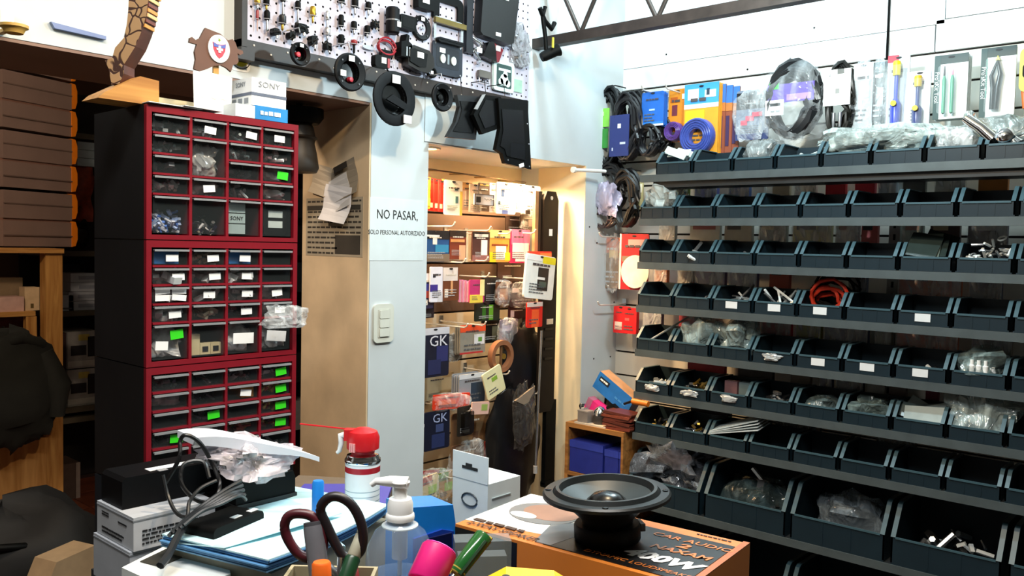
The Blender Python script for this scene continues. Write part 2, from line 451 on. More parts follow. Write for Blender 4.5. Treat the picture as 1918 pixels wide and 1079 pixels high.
def note(px0, py0, px1, py1, label, col, tilt, off, curl=0.012, dark=False):
    y, z, w, h = on_jamb(px0, py0, px1, py1)
    t = MB(); n = 6; vs = []; fs = []
    for i in range(n + 1):
        for j in range(2):
            vs.append((-w / 2 + w * j, -off - curl * (i / n) ** 2 - 0.004 * math.sin(i * 1.1 + j), h / 2 - h * i / n))
    for i in range(n): fs.append((2 * i, 2 * i + 2, 2 * i + 3, 2 * i + 1))
    t.add(vs, fs)
    o = t.build('paper_note', mat(col, 0.75, var=0.05), loc=(JX - 0.006, y, z), rot=(0, tilt, RX))
    o.rotation_mode = 'XYZ'
    o.rotation_euler = (0, 0, RX); o.rotation_euler.rotate_axis('Y', tilt)
    md = o.modifiers.new('thickness', 'SOLIDIFY'); md.thickness = 0.0006
    tag(o, label, 'paper')
    return o
note(588, 310, 622, 365, 'faded grey paper slip taped high on the tan jamb', '#b9ac98', 0.22, 0.004)
nd = note(627, 304, 672, 372, 'small notice with a dark header strip on the jamb', '#8c8170', -0.28, 0.003)
note(624, 330, 660, 395, 'crumpled white note behind the largest white note', '#c9c6c4', -0.3, 0.008)
note(614, 348, 664, 416, 'largest white note pinned over the printed notice', '#e2e0e2', 0.12, 0.013, 0.02)
MB().box(-0.035, 0.035, -0.0175, -0.0165, 0.033, 0.052).build('header_strip', mat('#2c2824', 0.6), nd)

# lattice girder running from the back wall towards the camera side, parallel to the right wall
tx = at_y(1003, 84, WALLY).x
tz = at_y(1003, 84, WALLY).z
gr = thing('lattice_girder', 'dark steel lattice girder with zigzag web under the ceiling', 'girder', (tx, WALLY, tz))
gm = mat('#3a322e', 0.5, 0.4, var=0.3, scale=20)
MB().box(-0.02, 0.02, -2.6, 0, -0.018, 0.018).build('bottom_chord', gm, gr)
MB().box(-0.02, 0.02, -2.6, 0, 0.30, 0.336).build('top_chord', gm, gr)
for k in range(16):
    ya = -0.05 - k * 0.16
    MB().tube([(0, ya, 0.01 if k % 2 else 0.31), (0, ya - 0.08, 0.16), (0, ya - 0.16, 0.31 if k % 2 else 0.01)], 0.008, 8).build('web_bar', gm, gr, smooth=50)
# clamp spotlight at its end
p = at_y(1012, 60, WALLY - 0.10)
sl = thing('clamp_spotlight', 'small black clamp spotlight hung from the end of the girder', 'spotlight', (p.x, WALLY - 0.12, tz))
MB().tube([(0.0, 0, 0.10), (-0.012, 0.0, 0.06), (0.004, 0, 0.0), (0.01, 0, -0.05)], 0.008, 8).build('bracket', BLACK, sl, smooth=50)
MB().tube([(-0.03, 0, 0.09), (0.0, 0, 0.05), (0.04, 0.0, 0.03), (0.055, 0, 0.055)], 0.009, 8).build('clamp', BLACK, sl, smooth=50)
MB().lathe([(0.0, -0.05), (0.022, -0.05), (0.026, -0.03), (0.027, 0.03), (0.033, 0.045), (0.033, 0.05), (0.028, 0.05), (0.024, 0.03), (0, 0.028)], 20).build('lamp_head', BLACK, sl, loc=(0.022, -0.01, -0.062), rot=(math.radians(62), 0, math.radians(55)), smooth=40).scale = (0.72, 0.72, 0.72)
MB().box(-0.004, 0.004, -0.002, 0.002, -0.018, 0.018).build('warning_sticker', mat('#c9c040', 0.5), sl, loc=(0.012, -0.03, -0.028))
# white rail stub at the column
p = at_y(1074, 318, 2.06); q = at_y(1134, 321, 2.02)
rs = thing('wall_rod', 'short white horizontal rod sticking out beside the niche top', 'rod', p)
d = q - p
MB().tube([(0, 0, 0), tuple(d)], 0.007, 10).build('rod', WHITE, rs, smooth=50)
MB().lathe([(0.012, 0), (0.012, 0.012), (0.0, 0.012)], 12).build('end_cap', WHITE, rs, loc=(-0.004, 0.0, 0), rot=(0, math.radians(90), 0), smooth=40)
# ================================================================== bin rack on the right wall
RSX = 2.72                                  # front of the shelves
LIP = [1.715, 1.553, 1.391, 1.228, 1.062, 0.900, 0.744, 0.487, 0.20]
ROWN = ['top shelf', 'second shelf', 'third shelf', 'fourth shelf', 'fifth shelf', 'sixth shelf', 'seventh shelf', 'eighth shelf', 'lowest shelf']
RY0 = at_x(1196, 415, RSX).y; RY1 = 0.12
lip_m = mat('#4b5558', 0.45, 0.2, var=0.12, scale=18)
shelf_m = mat('#2b2d2e', 0.5, 0.3, var=0.15, scale=12)
rack = thing('bin_rack', 'tall dark steel shelf rack holding rows of plastic bins', 'rack', (RSX, 0, 0))
for k, z in enumerate(LIP):
    y0 = RY0 + (0.0 if k not in (7, 8) else 0.03) - 0.004 * 0
    sh = MB().box(0.004, 0.135, RY1, y0, z + 0.007, z + 0.012).build('shelf', shelf_m, rack)
    MB().box(0, 0.004, RY1, y0, z - 0.014, z + 0.012).box(0.004, 0.015, RY1, y0, z - 0.014, z - 0.011).build('lip', lip_m, sh)
    for yy in (RY0 - 0.10, (RY0 + RY1) / 2, RY1 + 0.05): MB().box(0.1355, 0.2915, yy - 0.0035, yy + 0.0035, z + 0.0005, z + 0.0115).build('bracket', shelf_m, sh)
    if k == 0: MB().box(0.015, 0.13, RY1, y0 - 0.05, z - 0.035, z + 0.007).build('brace', shelf_m, sh)
for y in (RY0 - 0.10, (RY0 + RY1) / 2, RY1 + 0.05):
    up = MB().box(0.292, 0.296, y - 0.018, y + 0.018, 0, 1.76).box(0.296, 0.326, y - 0.018, y - 0.014, 0, 1.76)
    u = up.build('upright', mat('#8b9290', 0.45, 0.4, var=0.1), rack)
    sl_ = MB()
    for k in range(44): sl_.box(0.2912, 0.2919, y - 0.004, y + 0.004, 0.02 + k * 0.04, 0.04 + k * 0.04)
    o = sl_.build('slot_row', BLACK, u); o['kind'] = 'stuff'

bin_m = mat('#14252e', 0.42, var=0.10, scale=14, spec=0.4)
rim_m = mat('#3a545e', 0.4, var=0.08, scale=14, spec=0.4)
def bin_mesh(w, d, h, fr, t=0.004, rimw=0.009):
    b = MB()
    b.box(-w/2, w/2, 0, d, 0, t)
    b.box(-w/2, w/2, d - t, d, t, h)
    b.box(-w/2, w/2, 0, t, t, fr)
    b.box(-w * 0.16, -w * 0.14, -0.001, 0, t, fr - 0.003); b.box(w * 0.14, w * 0.16, -0.001, 0, t, fr - 0.003)
    for s in (-1, 1):
        x0, x1 = (-w/2, -w/2 + t) if s < 0 else (w/2 - t, w/2)
        pr = [(0.0, t), (d, t), (d, h), (d * 0.26, h), (d * 0.22, h - 0.006), (0.0, fr)]
        n = len(pr)
        vs = [(x0, y, z) for y, z in pr] + [(x1, y, z) for y, z in pr]
        fs = [tuple(range(n - 1, -1, -1)), tuple(range(n, 2 * n))] + [(i, (i + 1) % n, n + (i + 1) % n, n + i) for i in range(n)]
        b.add(vs, fs)
    return b
def rim_mesh(w, d, h, fr, t=0.004, rw=0.010):
    b = MB()
    for s in (-1, 1):
        x0, x1 = (-w/2 - 0.001, -w/2 + rw) if s < 0 else (w/2 - rw, w/2 + 0.001)
        pr = [(0.0, fr), (d * 0.22, h - 0.006), (d * 0.26, h), (d, h), (d, h + 0.003), (d * 0.25, h + 0.003), (d * 0.20, h - 0.004), (-0.003, fr + 0.001)]
        n = len(pr)
        vs = [(x0, y, z) for y, z in pr] + [(x1, y, z) for y, z in pr]
        b.add(vs, [tuple(range(n - 1, -1, -1)), tuple(range(n, 2 * n))] + [(i, (i + 1) % n, n + (i + 1) % n, n + i) for i in range(n)])
    b.box(-w/2 + rw, w/2 - rw, -0.003, 0.001, fr - 0.004, fr + 0.002)
    return b
PITCH_B = (RY0 - at_x(1905, 380, RSX).y) / 8.0
BW = PITCH_B - 0.010
bin0 = thing('storage_bin', 'x', 'bin', (0, 0, 0), RX)
bin_mesh(BW, 0.155, 0.084, 0.042).build('body', bin_m, bin0)
rim_mesh(BW, 0.155, 0.084, 0.042).build('rim', rim_m, bin0)
big0 = thing('storage_bin', 'x', 'bin', (0, 0, 0), RX)
bin_mesh(0.30, 0.28, 0.18, 0.085, 0.005).build('body', bin_m, big0)
rim_mesh(0.30, 0.28, 0.18, 0.085, 0.005, 0.013).build('rim', rim_m, big0)
used = {}
BIN = {}
def put_bin(proto, key, y, z, label):
    if proto not in used: o = proto; used[proto] = 1
    else: o = copy_tree(proto)
    o.location = (RSX + 0.004, y, z); o['label'] = label; o['group'] = 'plastic bins on the rack'
    BIN[key] = o
card_m = mat('#d8dde0', 0.6, var=0.05)
cards = {(3, 2), (3, 3), (3, 4), (3, 6), (4, 4), (4, 5), (4, 6)}
silver_cards = {(4, 3), (5, 0), (5, 1), (5, 2)}
CONT = {}     # what lies in a bin, filled below, for the label
CONT_TXT = {(0,0):'white packets',(0,2):'a grey bag',(0,3):'white bits',(0,6):'a filled clear bag',(1,0):'a silvery crumpled bag',(2,1):'shiny metal jacks',(2,2):'a few dark bits',(2,6):'dark foil packs',(2,7):'a heap of silver connectors',
 (3,0):'two silver bits',(3,1):'thin silver pieces',(3,2):'silver tubes',(3,3):'long silver tubes',(3,4):'a red coiled lead',(4,0):'a thin pale stick',(4,1):'a clear silvery bag',(4,2):'a clear wrinkled bag',(4,6):'grey scraps',(4,7):'a clear bag of white plugs',
 (5,0):'small silver bits',(5,1):'small brass bits',(5,2):'two boxed parts',(5,3):'dull metal parts',(5,4):'a small grey bag',(5,5):'a flat grey bag',(5,6):'grey strips in film',(5,7):'a large bulging clear bag',(6,0):'dull yellow bits',(6,1):'brass bits',(6,2):'white paper envelopes'}
for r in range(7):
    off = 0.0
    if r == 0: off = RY0 - at_x(1226, 300, RSX).y
    n = 8 if r == 0 else 9
    for c in range(n):
        y = RY0 - off - PITCH_B * (c + 0.5)
        if y < RY1 + BW * 0.45: continue
        what = CONT_TXT.get((r, c), 'nothing showing inside')
        put_bin(bin0, (r, c), y, LIP[r] + 0.0125, 'dark blue-grey bin, %s from left on %s, %s' % (ORD[c], ROWN[r], ('with ' + what) if (r, c) in CONT_TXT else 'empty and dark'))
        if (r, c) in cards:
            MB().box(-0.022, 0.022, -0.0016, -0.0008, 0.012, 0.036).build('label_card', card_m, BIN[(r, c)])['label'] = 'small white label card'
        if (r, c) in silver_cards:
            MB().blob(0.06, 0.012, 0.022, r * 9 + c, rough=0.3).build('label_card', mat('#c6cccf', 0.25, 0.5), BIN[(r, c)], loc=(0.0, -0.004, 0.012))['label'] = 'shiny tape label'
for k, wpx in enumerate((0, 1, 2, 3, 4)):
    y = RY0 + 0.02 - 0.32 * (k + 0.5)
    if y - 0.15 < RY1: continue
    put_bin(big0, (7, k), y, LIP[7] + 0.0125, 'large deep bin, %s from left on the wide-spaced eighth shelf' % ORD[k])
for k in range(5):
    y = RY0 + 0.02 - 0.32 * (k + 0.5)
    if y - 0.15 < RY1: continue
    put_bin(big0, (8, k), y, LIP[8] + 0.0125, 'large deep bin, %s from left on the lowest shelf' % ORD[k])

def pile(seed, w, d, h, n, mats, smin=0.006, smax=0.02, kinds='bc'):
    rnd = random.Random(seed); b = MB()
    for i in range(n):
        s = rnd.uniform(smin, smax)
        rr = math.sqrt(rnd.random())
        a = rnd.uniform(0, 6.28)
        x = rr * math.cos(a) * w / 2; y = rr * math.sin(a) * d / 2
        z = rnd.random() * h * (1 - rr * 0.6) + s * 0.3
        M = Matrix.Translation((x, y, z)) @ Matrix.Rotation(rnd.uniform(0, 6.28), 4, 'Z') @ Matrix.Rotation(rnd.uniform(-0.9, 0.9), 4, 'Y')
        k = rnd.choice(kinds); mi = rnd.randrange(len(mats))
        if k == 'b': b.box(-s, s, -s * 0.5, s * 0.5, -s * 0.35, s * 0.35, mi, M)
        elif k == 'c': b.tube([(-s * 1.3, 0, 0), (s * 1.3, 0, 0)], s * 0.35, 6, mi, M=M)
        elif k == 'r': b.tube([(s * math.cos(q), s * math.sin(q), 0) for q in [i2 * 0.785 for i2 in range(8)]], s * 0.25, 5, mi, closed=True, M=M)
        else: b.tube([(-s * 3, 0, 0), (s * 3, 0, 0)], s * 0.28, 6, mi, M=M)
    return b
def in_bin(key, mb, name, mats, cat, what, dz=0.006, dy=0.075, dx=0.0, kind=None, rotz=0.0, smooth=40):
    b = BIN[key]
    loc = Vector(b.location) + Vector((dy, -dx, dz))
    o = mb.build(name, mats, loc=loc, rot=(0, 0, RX + rotz), smooth=smooth)
    r, c = key
    tag(o, '%s in the %s bin of the %s' % (what, ORD[c], ROWN[r]), cat, kind=kind)
    return o
S3 = [STEEL, mat('#aeb6b8', 0.3, 0.6), mat('#dfe6e6', 0.4)]
K3 = [mat('#1a1b1c', 0.4), DARKM, STEEL]
B3 = [BRASS, mat('#8c7640', 0.45, 0.5), STEEL]
W3 = [mat('#d9dedd', 0.5), mat('#b9c2c2', 0.4)]
# top shelf
def packets(seed, n, w, h, cols, tall=0.0):
    rnd = random.Random(seed); b = MB()
    for i in range(n):
        M = Matrix.Translation((rnd.uniform(-0.03, 0.03), i * 0.012 - n * 0.006, 0.04 + tall)) @ Matrix.Rotation(rnd.uniform(-0.5, 0.5), 4, 'Y') @ Matrix.Rotation(rnd.uniform(-0.9, -0.3), 4, 'X')
        b.box(-w / 2, w / 2, -0.002, 0.002, -h / 2, h / 2, i % len(cols), M)
    return b
def sheet_bundle(key, seed, n, w, h, cols, name, cat, what, tall=0.03):
    in_bin(key, packets(seed, n, w, h, cols, tall), name, cols, cat, what, smooth=None)
sheet_bundle((0, 0), 1, 4, 0.09, 0.03, [mat('#c9dcd6', 0.5), mat('#e3eeea', 0.5)], 'paper_packets', 'packet', 'white paper packets poking out', 0.035)
in_bin((0, 2), MB().blob(0.12, 0.12, 0.10, 11), 'plastic_bag', crinkle('#8d9698', 0.8, 0.3), 'bag', 'limp grey plastic bag')
in_bin((0, 3), pile(12, 0.10, 0.12, 0.06, 16, W3, 0.008, 0.02), 'white_bits', W3, 'parts', 'jumbled white plastic bits', kind='stuff')
in_bin((0, 6), MB().blob(0.14, 0.12, 0.095, 13), 'plastic_bag', FILMW, 'bag', 'filled clear bag with a white card')
in_bin((0, 6), pile(14, 0.09, 0.1, 0.06, 12, [mat('#c8d23c', 0.5), W3[0], K3[0]], 0.01, 0.02), 'bagged_parts', [mat('#c8d23c', 0.5), W3[0], K3[0]], 'parts', 'mixed yellow and white parts inside the bag', kind='stuff')
in_bin((1, 0), MB().blob(0.13, 0.14, 0.13, 15, rough=0.3), 'plastic_bag', crinkle('#b9c6c6', 0.75, 0.15), 'bag', 'silvery crumpled bag spilling up')
in_bin((2, 1), pile(16, 0.10, 0.12, 0.06, 18, S3, 0.010, 0.02, 'cc'), 'metal_jacks', S3, 'parts', 'shiny metal jacks', kind='stuff', dy=0.06)
in_bin((2, 2), pile(17, 0.08, 0.1, 0.03, 7, K3, 0.008, 0.016), 'dark_bits', K3, 'parts', 'few dark bits', kind='stuff')
sheet_bundle((2, 6), 18, 5, 0.09, 0.09, [mat('#2a3432', 0.15), mat('#8c9c94', 0.15, 0.6)], 'foil_packs', 'packet', 'dark shiny foil packs', 0.03)
in_bin((2, 7), pile(19, 0.13, 0.13, 0.13, 46, [S3[0], S3[2], S3[2]], 0.007, 0.014, 'ccr'), 'silver_connectors', [S3[0], S3[2], S3[2]], 'parts', 'heap of silver ring connectors', kind='stuff')
in_bin((3, 0), pile(20, 0.06, 0.06, 0.03, 5, S3, 0.008, 0.013), 'silver_bits', S3, 'parts', 'pair of bright silver bits', kind='stuff', dy=0.05)
in_bin((3, 1), pile(21, 0.10, 0.12, 0.05, 7, S3, 0.007, 0.012, 'l'), 'silver_pieces', S3, 'parts', 'thin silver pieces', kind='stuff')
in_bin((3, 2), pile(22, 0.07, 0.12, 0.07, 9, S3, 0.010, 0.015, 'l'), 'silver_tubes', S3, 'parts', 'crossed silver tubes', kind='stuff')
in_bin((3, 3), pile(23, 0.07, 0.12, 0.09, 10, S3, 0.013, 0.018, 'l'), 'silver_tubes', S3, 'parts', 'long shiny silver tubes', kind='stuff')
def coil_path(rx, rz, turns, seed, jit=0.006, depth=0.03, n=18):
    rnd = random.Random(seed); pts = []
    for i in range(int(turns * n)):
        q = 2 * math.pi * i / n; t = i // n
        j = rnd.uniform(-jit, jit) * 0.25
        ox = math.sin(t * 2.1 + seed) * jit; oz = math.cos(t * 1.7 + seed) * jit
        pts.append(((rx + j + ox) * math.cos(q) + ox, math.sin(t * 1.3 + seed * 0.7) * depth / 2 + 0.1 * depth * math.sin(q * 2), (rz + j + oz) * math.sin(q) + oz))
    return pts
in_bin((3, 4), MB().tube(coil_path(0.052, 0.045, 5, 3, 0.012, 0.05), 0.006, 6), 'coiled_lead', mat('#b0301c', 0.35), 'lead', 'red coiled lead', dz=0.055, smooth=50)
in_bin((3, 4), MB().tube(coil_path(0.065, 0.05, 6, 8, 0.012, 0.05), 0.005, 6), 'coiled_lead', BLACK, 'lead', 'black coiled lead behind the red one', dz=0.085, dy=0.11, smooth=50)
in_bin((4, 0), MB().tube([(-0.05, -0.04, 0.02), (0.09, 0.05, 0.13)], 0.004, 6), 'thin_stick', mat('#9aa3a3', 0.4), 'stick', 'thin pale stick leaning out')
in_bin((4, 1), MB().blob(0.14, 0.12, 0.12, 25, rough=0.3), 'plastic_bag', crinkle('#a9c0c2', 0.6, 0.12), 'bag', 'clear silvery bag')
in_bin((4, 2), MB().blob(0.14, 0.12, 0.125, 26, rough=0.3), 'plastic_bag', crinkle('#93a6a6', 0.55, 0.12), 'bag', 'clear wrinkled bag')
in_bin((4, 6), pile(27, 0.10, 0.1, 0.03, 8, W3 + K3[:1], 0.01, 0.02), 'grey_scraps', W3 + K3[:1], 'parts', 'grey scraps', kind='stuff')
in_bin((4, 7), MB().blob(0.15, 0.15, 0.10, 28, rough=0.25), 'plastic_bag', crinkle('#7f9291', 0.5, 0.15), 'bag', 'clear bag holding three white plugs')
for k in range(3):
    in_bin((4, 7), MB().lathe([(0, 0), (0.007, 0.0), (0.008, 0.018), (0.005, 0.02), (0.005, 0.034), (0, 0.034)], 10), 'white_plug', mat('#f2f4f2', 0.4), 'plug', 'small white plug, %s of three,' % ['left', 'middle', 'right'][k], dx=-0.02 + k * 0.018, dy=0.012, dz=0.043, smooth=40)
for c, sd, ms in ((0, 31, S3), (1, 32, B3), (3, 34, K3 + [STEEL])):
    in_bin((5, c), pile(sd, 0.10, 0.13, 0.06, 20, ms, 0.007, 0.015), 'small_metal_bits', ms, 'parts', ['small silver bits', 'small brass-coloured bits', '', 'dull dark metal parts'][c], kind='stuff', dy=0.07)
for k, (dx, col) in enumerate(((-0.025, '#7a5a60'), (0.03, '#66787c'))):
    in_bin((5, 2), MB().box(-0.024, 0.024, -0.015, 0.015, 0, 0.07), 'small_box', mat(col, 0.5), 'box', ['pinkish upright box', 'grey upright box'][k], dx=dx, dy=0.08, smooth=None)
in_bin((5, 4), MB().blob(0.10, 0.12, 0.06, 36), 'plastic_bag', crinkle('#566465', 0.8, 0.3), 'bag', 'small grey bag')
in_bin((5, 5), MB().blob(0.13, 0.13, 0.07, 37, rough=0.3), 'plastic_bag', crinkle('#6f8180', 0.75, 0.2), 'bag', 'flat grey bag')
sheet_bundle((5, 6), 38, 6, 0.12, 0.05, [mat('#9aa8a8', 0.3), mat('#3f4d4d', 0.3)], 'film_strips', 'packet', 'grey strips wrapped in film', 0.01)
in_bin((5, 7), MB().blob(0.18, 0.13, 0.13, 39, rough=0.3), 'plastic_bag', crinkle('#b4c6c6', 0.55, 0.12), 'bag', 'large bulging clear bag')
for c, sd, ms in ((0, 41, [mat('#8c7a3c', 0.5), K3[0]]), (1, 42, B3)):
    in_bin((6, c), pile(sd, 0.10, 0.12, 0.06, 18, ms, 0.007, 0.015), 'small_metal_bits', ms, 'parts', ['dull yellow bits', 'loose brass bits'][c], kind='stuff', dy=0.07)
env = [mat('#cfd9dc', 0.6), mat('#a9b6ba', 0.6)]
for k in range(4):
    M = Matrix.Translation((0.02, 0.0, 0.065 + k * 0.007)) @ Matrix.Rotation(-0.22 - 0.04 * k, 4, 'Y') @ Matrix.Rotation(0.12, 4, 'X')
    in_bin((6, 2), MB().box(-0.095, 0.095, -0.05, 0.05, -0.0015, 0.0015, 0, M), 'paper_envelope', env[k % 2], 'envelope', 'white paper envelope, %s from the top,' % ['fourth', 'third', 'second', 'first'][k], smooth=None, dy=0.05)
in_bin((7, 0), MB().blob(0.25, 0.16, 0.22, 51, rough=0.5, nu=34, nv=22), 'foil_bag', mat('#b4bcc8', 0.14, 0.85, var=0.5, scale=34, bump=1.0), 'bag', 'crumpled silver foil bag overflowing', dy=0.11, dz=0.03)
in_bin((7, 0), MB().tube([(-0.02, 0, 0.16), (0.03, 0.01, 0.2), (0.11, 0.0, 0.19), (0.14, 0.01, 0.15)], 0.012, 8), 'brown_strap', mat('#6b5a3a', 0.5), 'strap', 'brown strap behind the foil', dy=0.17)
in_bin((7, 1), MB().blob(0.24, 0.20, 0.13, 52, rough=0.2), 'plastic_bag', crinkle('#4a5c60', 0.55, 0.15), 'bag', 'dark clear bag', dy=0.14)
in_bin((7, 1), pile(53, 0.2, 0.2, 0.16, 30, K3, 0.012, 0.03), 'mixed_parts', K3, 'parts', 'mixed dark parts', kind='stuff', dy=0.14)
in_bin((7, 2), MB().blob(0.22, 0.18, 0.14, 54, rough=0.2), 'plastic_bag', crinkle('#8c9aa4', 0.6, 0.12), 'bag', 'shiny pale bag', dy=0.14)
in_bin((7, 3), pile(55, 0.2, 0.2, 0.15, 30, S3 + K3, 0.012, 0.03), 'mixed_parts', S3 + K3, 'parts', 'mixed silver and dark parts', kind='stuff', dy=0.14)
if (7, 4) in BIN: in_bin((7, 4), MB().blob(0.22, 0.18, 0.14, 56, rough=0.2), 'plastic_bag', crinkle('#6f807e', 0.6, 0.12), 'bag', 'greenish clear bag', dy=0.14)
# clear bags and a chrome tap lying across the top shelf bins
p = at_x(1640, 300, RSX + 0.06); z0 = LIP[0] + 0.0125 + 0.05
tag(MB().blob(0.40, 0.13, 0.075, 61, rough=0.25, nu=26, nv=14).build('plastic_bag', crinkle('#c3d2cf', 0.62, 0.12), loc=(RSX + 0.09, p.y, z0), rot=(0, 0, RX), smooth=50), 'large clear plastic bag draped across two bins of the top shelf', 'bag')
p = at_x(1885, 240, RSX + 0.12)
tag(MB().blob(0.22, 0.10, 0.075, 62, rough=0.2).build('plastic_bag', crinkle('#8f9c9b', 0.7, 0.2), loc=(RSX + 0.13, p.y, z0 + 0.01), rot=(0, 0, RX), smooth=50), 'grey plastic bag behind the chrome fitting on the top shelf', 'bag')
p = at_x(1812, 222, RSX + 0.03); q = at_x(1860, 262, RSX + 0.03); e = at_x(1905, 270, RSX + 0.03)
cf = thing('chrome_fitting', 'shiny chrome bent tube with a ball joint on the top shelf', 'fitting', q)
def rel(a): return (a.x - q.x, a.y - q.y, a.z - q.z)
MB().tube([rel(p + Vector((0.06, 0, 0.0))), rel(p + Vector((0.02, 0, 0.012))), rel(p), rel((p + q) / 2), (0, 0, 0)], [0.013, 0.015, 0.016, 0.018, 0.019], 12).build('tube', CHROME, cf, smooth=60)
MB().lathe([(0.0, -0.03), (0.02, -0.024), (0.03, 0), (0.02, 0.024), (0, 0.03)], 16).build('ball_joint', CHROME, cf, loc=(0.0, -0.03, 0.004), smooth=60)
MB().tube([(0, -0.05, 0.0), rel(e)], [0.012, 0.02], 12).build('end_piece', CHROME, cf, smooth=60)
# ================================================================== red drawer cabinets
red_m = mat('#7a1220', 0.36, var=0.08, scale=12)
side_m = mat('#131314', 0.45, var=0.35, scale=5)
front_m = mat('#4a5254', 0.12, var=0.05, alpha=0.12)
lipd_m = mat('#9a9ea2', 0.25, var=0.06, alpha=0.75)
wht = mat('#eef1f1', 0.6, var=0.03); grn = mat('#35d81e', 0.5, var=0.05)
KX, KY = 0.743, 1.576
KW = at_y(557, 243, KY).x - KX
KD = 0.225
KZ = [0.965, 1.207, 1.449, 1.702]
# black plinth below
pl = MB().box(0, KW, 0.004, KD, 0, 0.962)
tag(pl.build('cabinet_plinth', mat('#0d1720', 0.5, var=0.2), loc=(KX, KY, 0)), 'dark plinth under the stack of red drawer cabinets', 'plinth')
bag_in = crinkle('#dfe4e4', 0.75, 0.15)
def contents(kind, w, h, seed, d=0.035):
    rnd = random.Random(seed)
    if kind == 'grey': return pile(seed, w * 0.85, d, h * 0.75, 26, 0, 0.005, 0.011), [mat('#7a888a', 0.5), mat('#a9b5b6', 0.4), mat('#4c5a5e', 0.5)]
    if kind == 'dark': return pile(seed, w * 0.8, d, h * 0.65, 18, 0, 0.006, 0.012), [mat('#1b1c20', 0.4), mat('#6c6e74', 0.4), mat('#3a2c34', 0.5)]
    if kind == 'silver': return pile(seed, w * 0.85, d, h * 0.8, 26, 0, 0.006, 0.012), S3
    if kind == 'brass': return pile(seed, w * 0.85, d, h * 0.8, 26, 0, 0.006, 0.011), [mat('#b9a24a', 0.4, 0.4), mat('#d8cf7a', 0.5), mat('#a04a38', 0.5)]
    if kind == 'blue': return pile(seed, w * 0.85, d, h * 0.85, 60, 0, 0.005, 0.009), [mat('#4a78cc', 0.4), mat('#9fb4d8', 0.4), mat('#c9ced8', 0.4)]
    if kind == 'purple': return pile(seed, w * 0.8, d, h * 0.65, 26, 0, 0.005, 0.011), [mat('#241c3a', 0.4), mat('#141318', 0.4), mat('#c9c9c9', 0.4)]
    if kind == 'red': return pile(seed, w * 0.85, d, h * 0.8, 26, 0, 0.005, 0.010), [mat('#6a1c26', 0.4), mat('#c9c4c4', 0.4), mat('#3a1c20', 0.4)]
    if kind == 'beige': return pile(seed, w * 0.85, d, h * 0.85, 24, 0, 0.006, 0.012, 'b'), [mat('#b9b49a', 0.5), mat('#d6d1bb', 0.5), mat('#77715c', 0.5)]
    if kind == 'white': return pile(seed, w * 0.85, d, h * 0.75, 14, 0, 0.010, 0.020, 'b'), [mat('#d8dad8', 0.5), mat('#b9bfc0', 0.5)]
    return None
_pile = pile
def pile(seed, w, d, h, n, mats, smin, smax, kinds='bc'):
    return _pile(seed, w, d, h, n, [0, 1, 2] if mats == 0 else mats, smin, smax, kinds)
CT = [
 [['grey','grey','grey','grey'], ['grey','bag','grey','silver'], ['dark','bag','dark','bag'], ['silver','bag','grey','bag'], ['blue','purple','carton','blackbox']],
 [['bluebox','beige','bluebox',None], ['white','white','white',None], ['white','white','white','white'], ['white','beige','red','bag'], ['bag','sockets','bag','bag']],
 [['dark','dark','red','red'], ['bag','dark','yellowbox','brass'], [None,'dark',None,'brass'], ['dark','grey','brass','brass'], [None,'dark','dark','grey']]]
CD = [
 {(0,1):'w',(0,2):'w',(0,3):'w',(2,3):'g',(3,1):'w'},
 {(0,0):'w',(0,1):'w',(0,2):'w',(1,0):'w',(1,1):'w',(1,2):'w',(2,0):'4',(2,1):'w',(2,2):'w',(2,3):'w',(3,0):'w',(3,2):'w',(3,3):'w',(4,0):'gw',(4,2):'W',(4,3):'W'},
 {(0,3):'g',(1,2):'w',(1,3):'g',(2,1):'g',(2,3):'g',(3,0):'g',(3,3):'g'}]
UN = ['top', 'middle', 'bottom']
TXT = {'grey':'small grey components','dark':'dark small components','silver':'silvery small parts','brass':'yellowish small parts','blue':'small blue components','purple':'dark purple knobs','red':'dark red parts','beige':'beige plastic parts','white':'white plastic strips'}
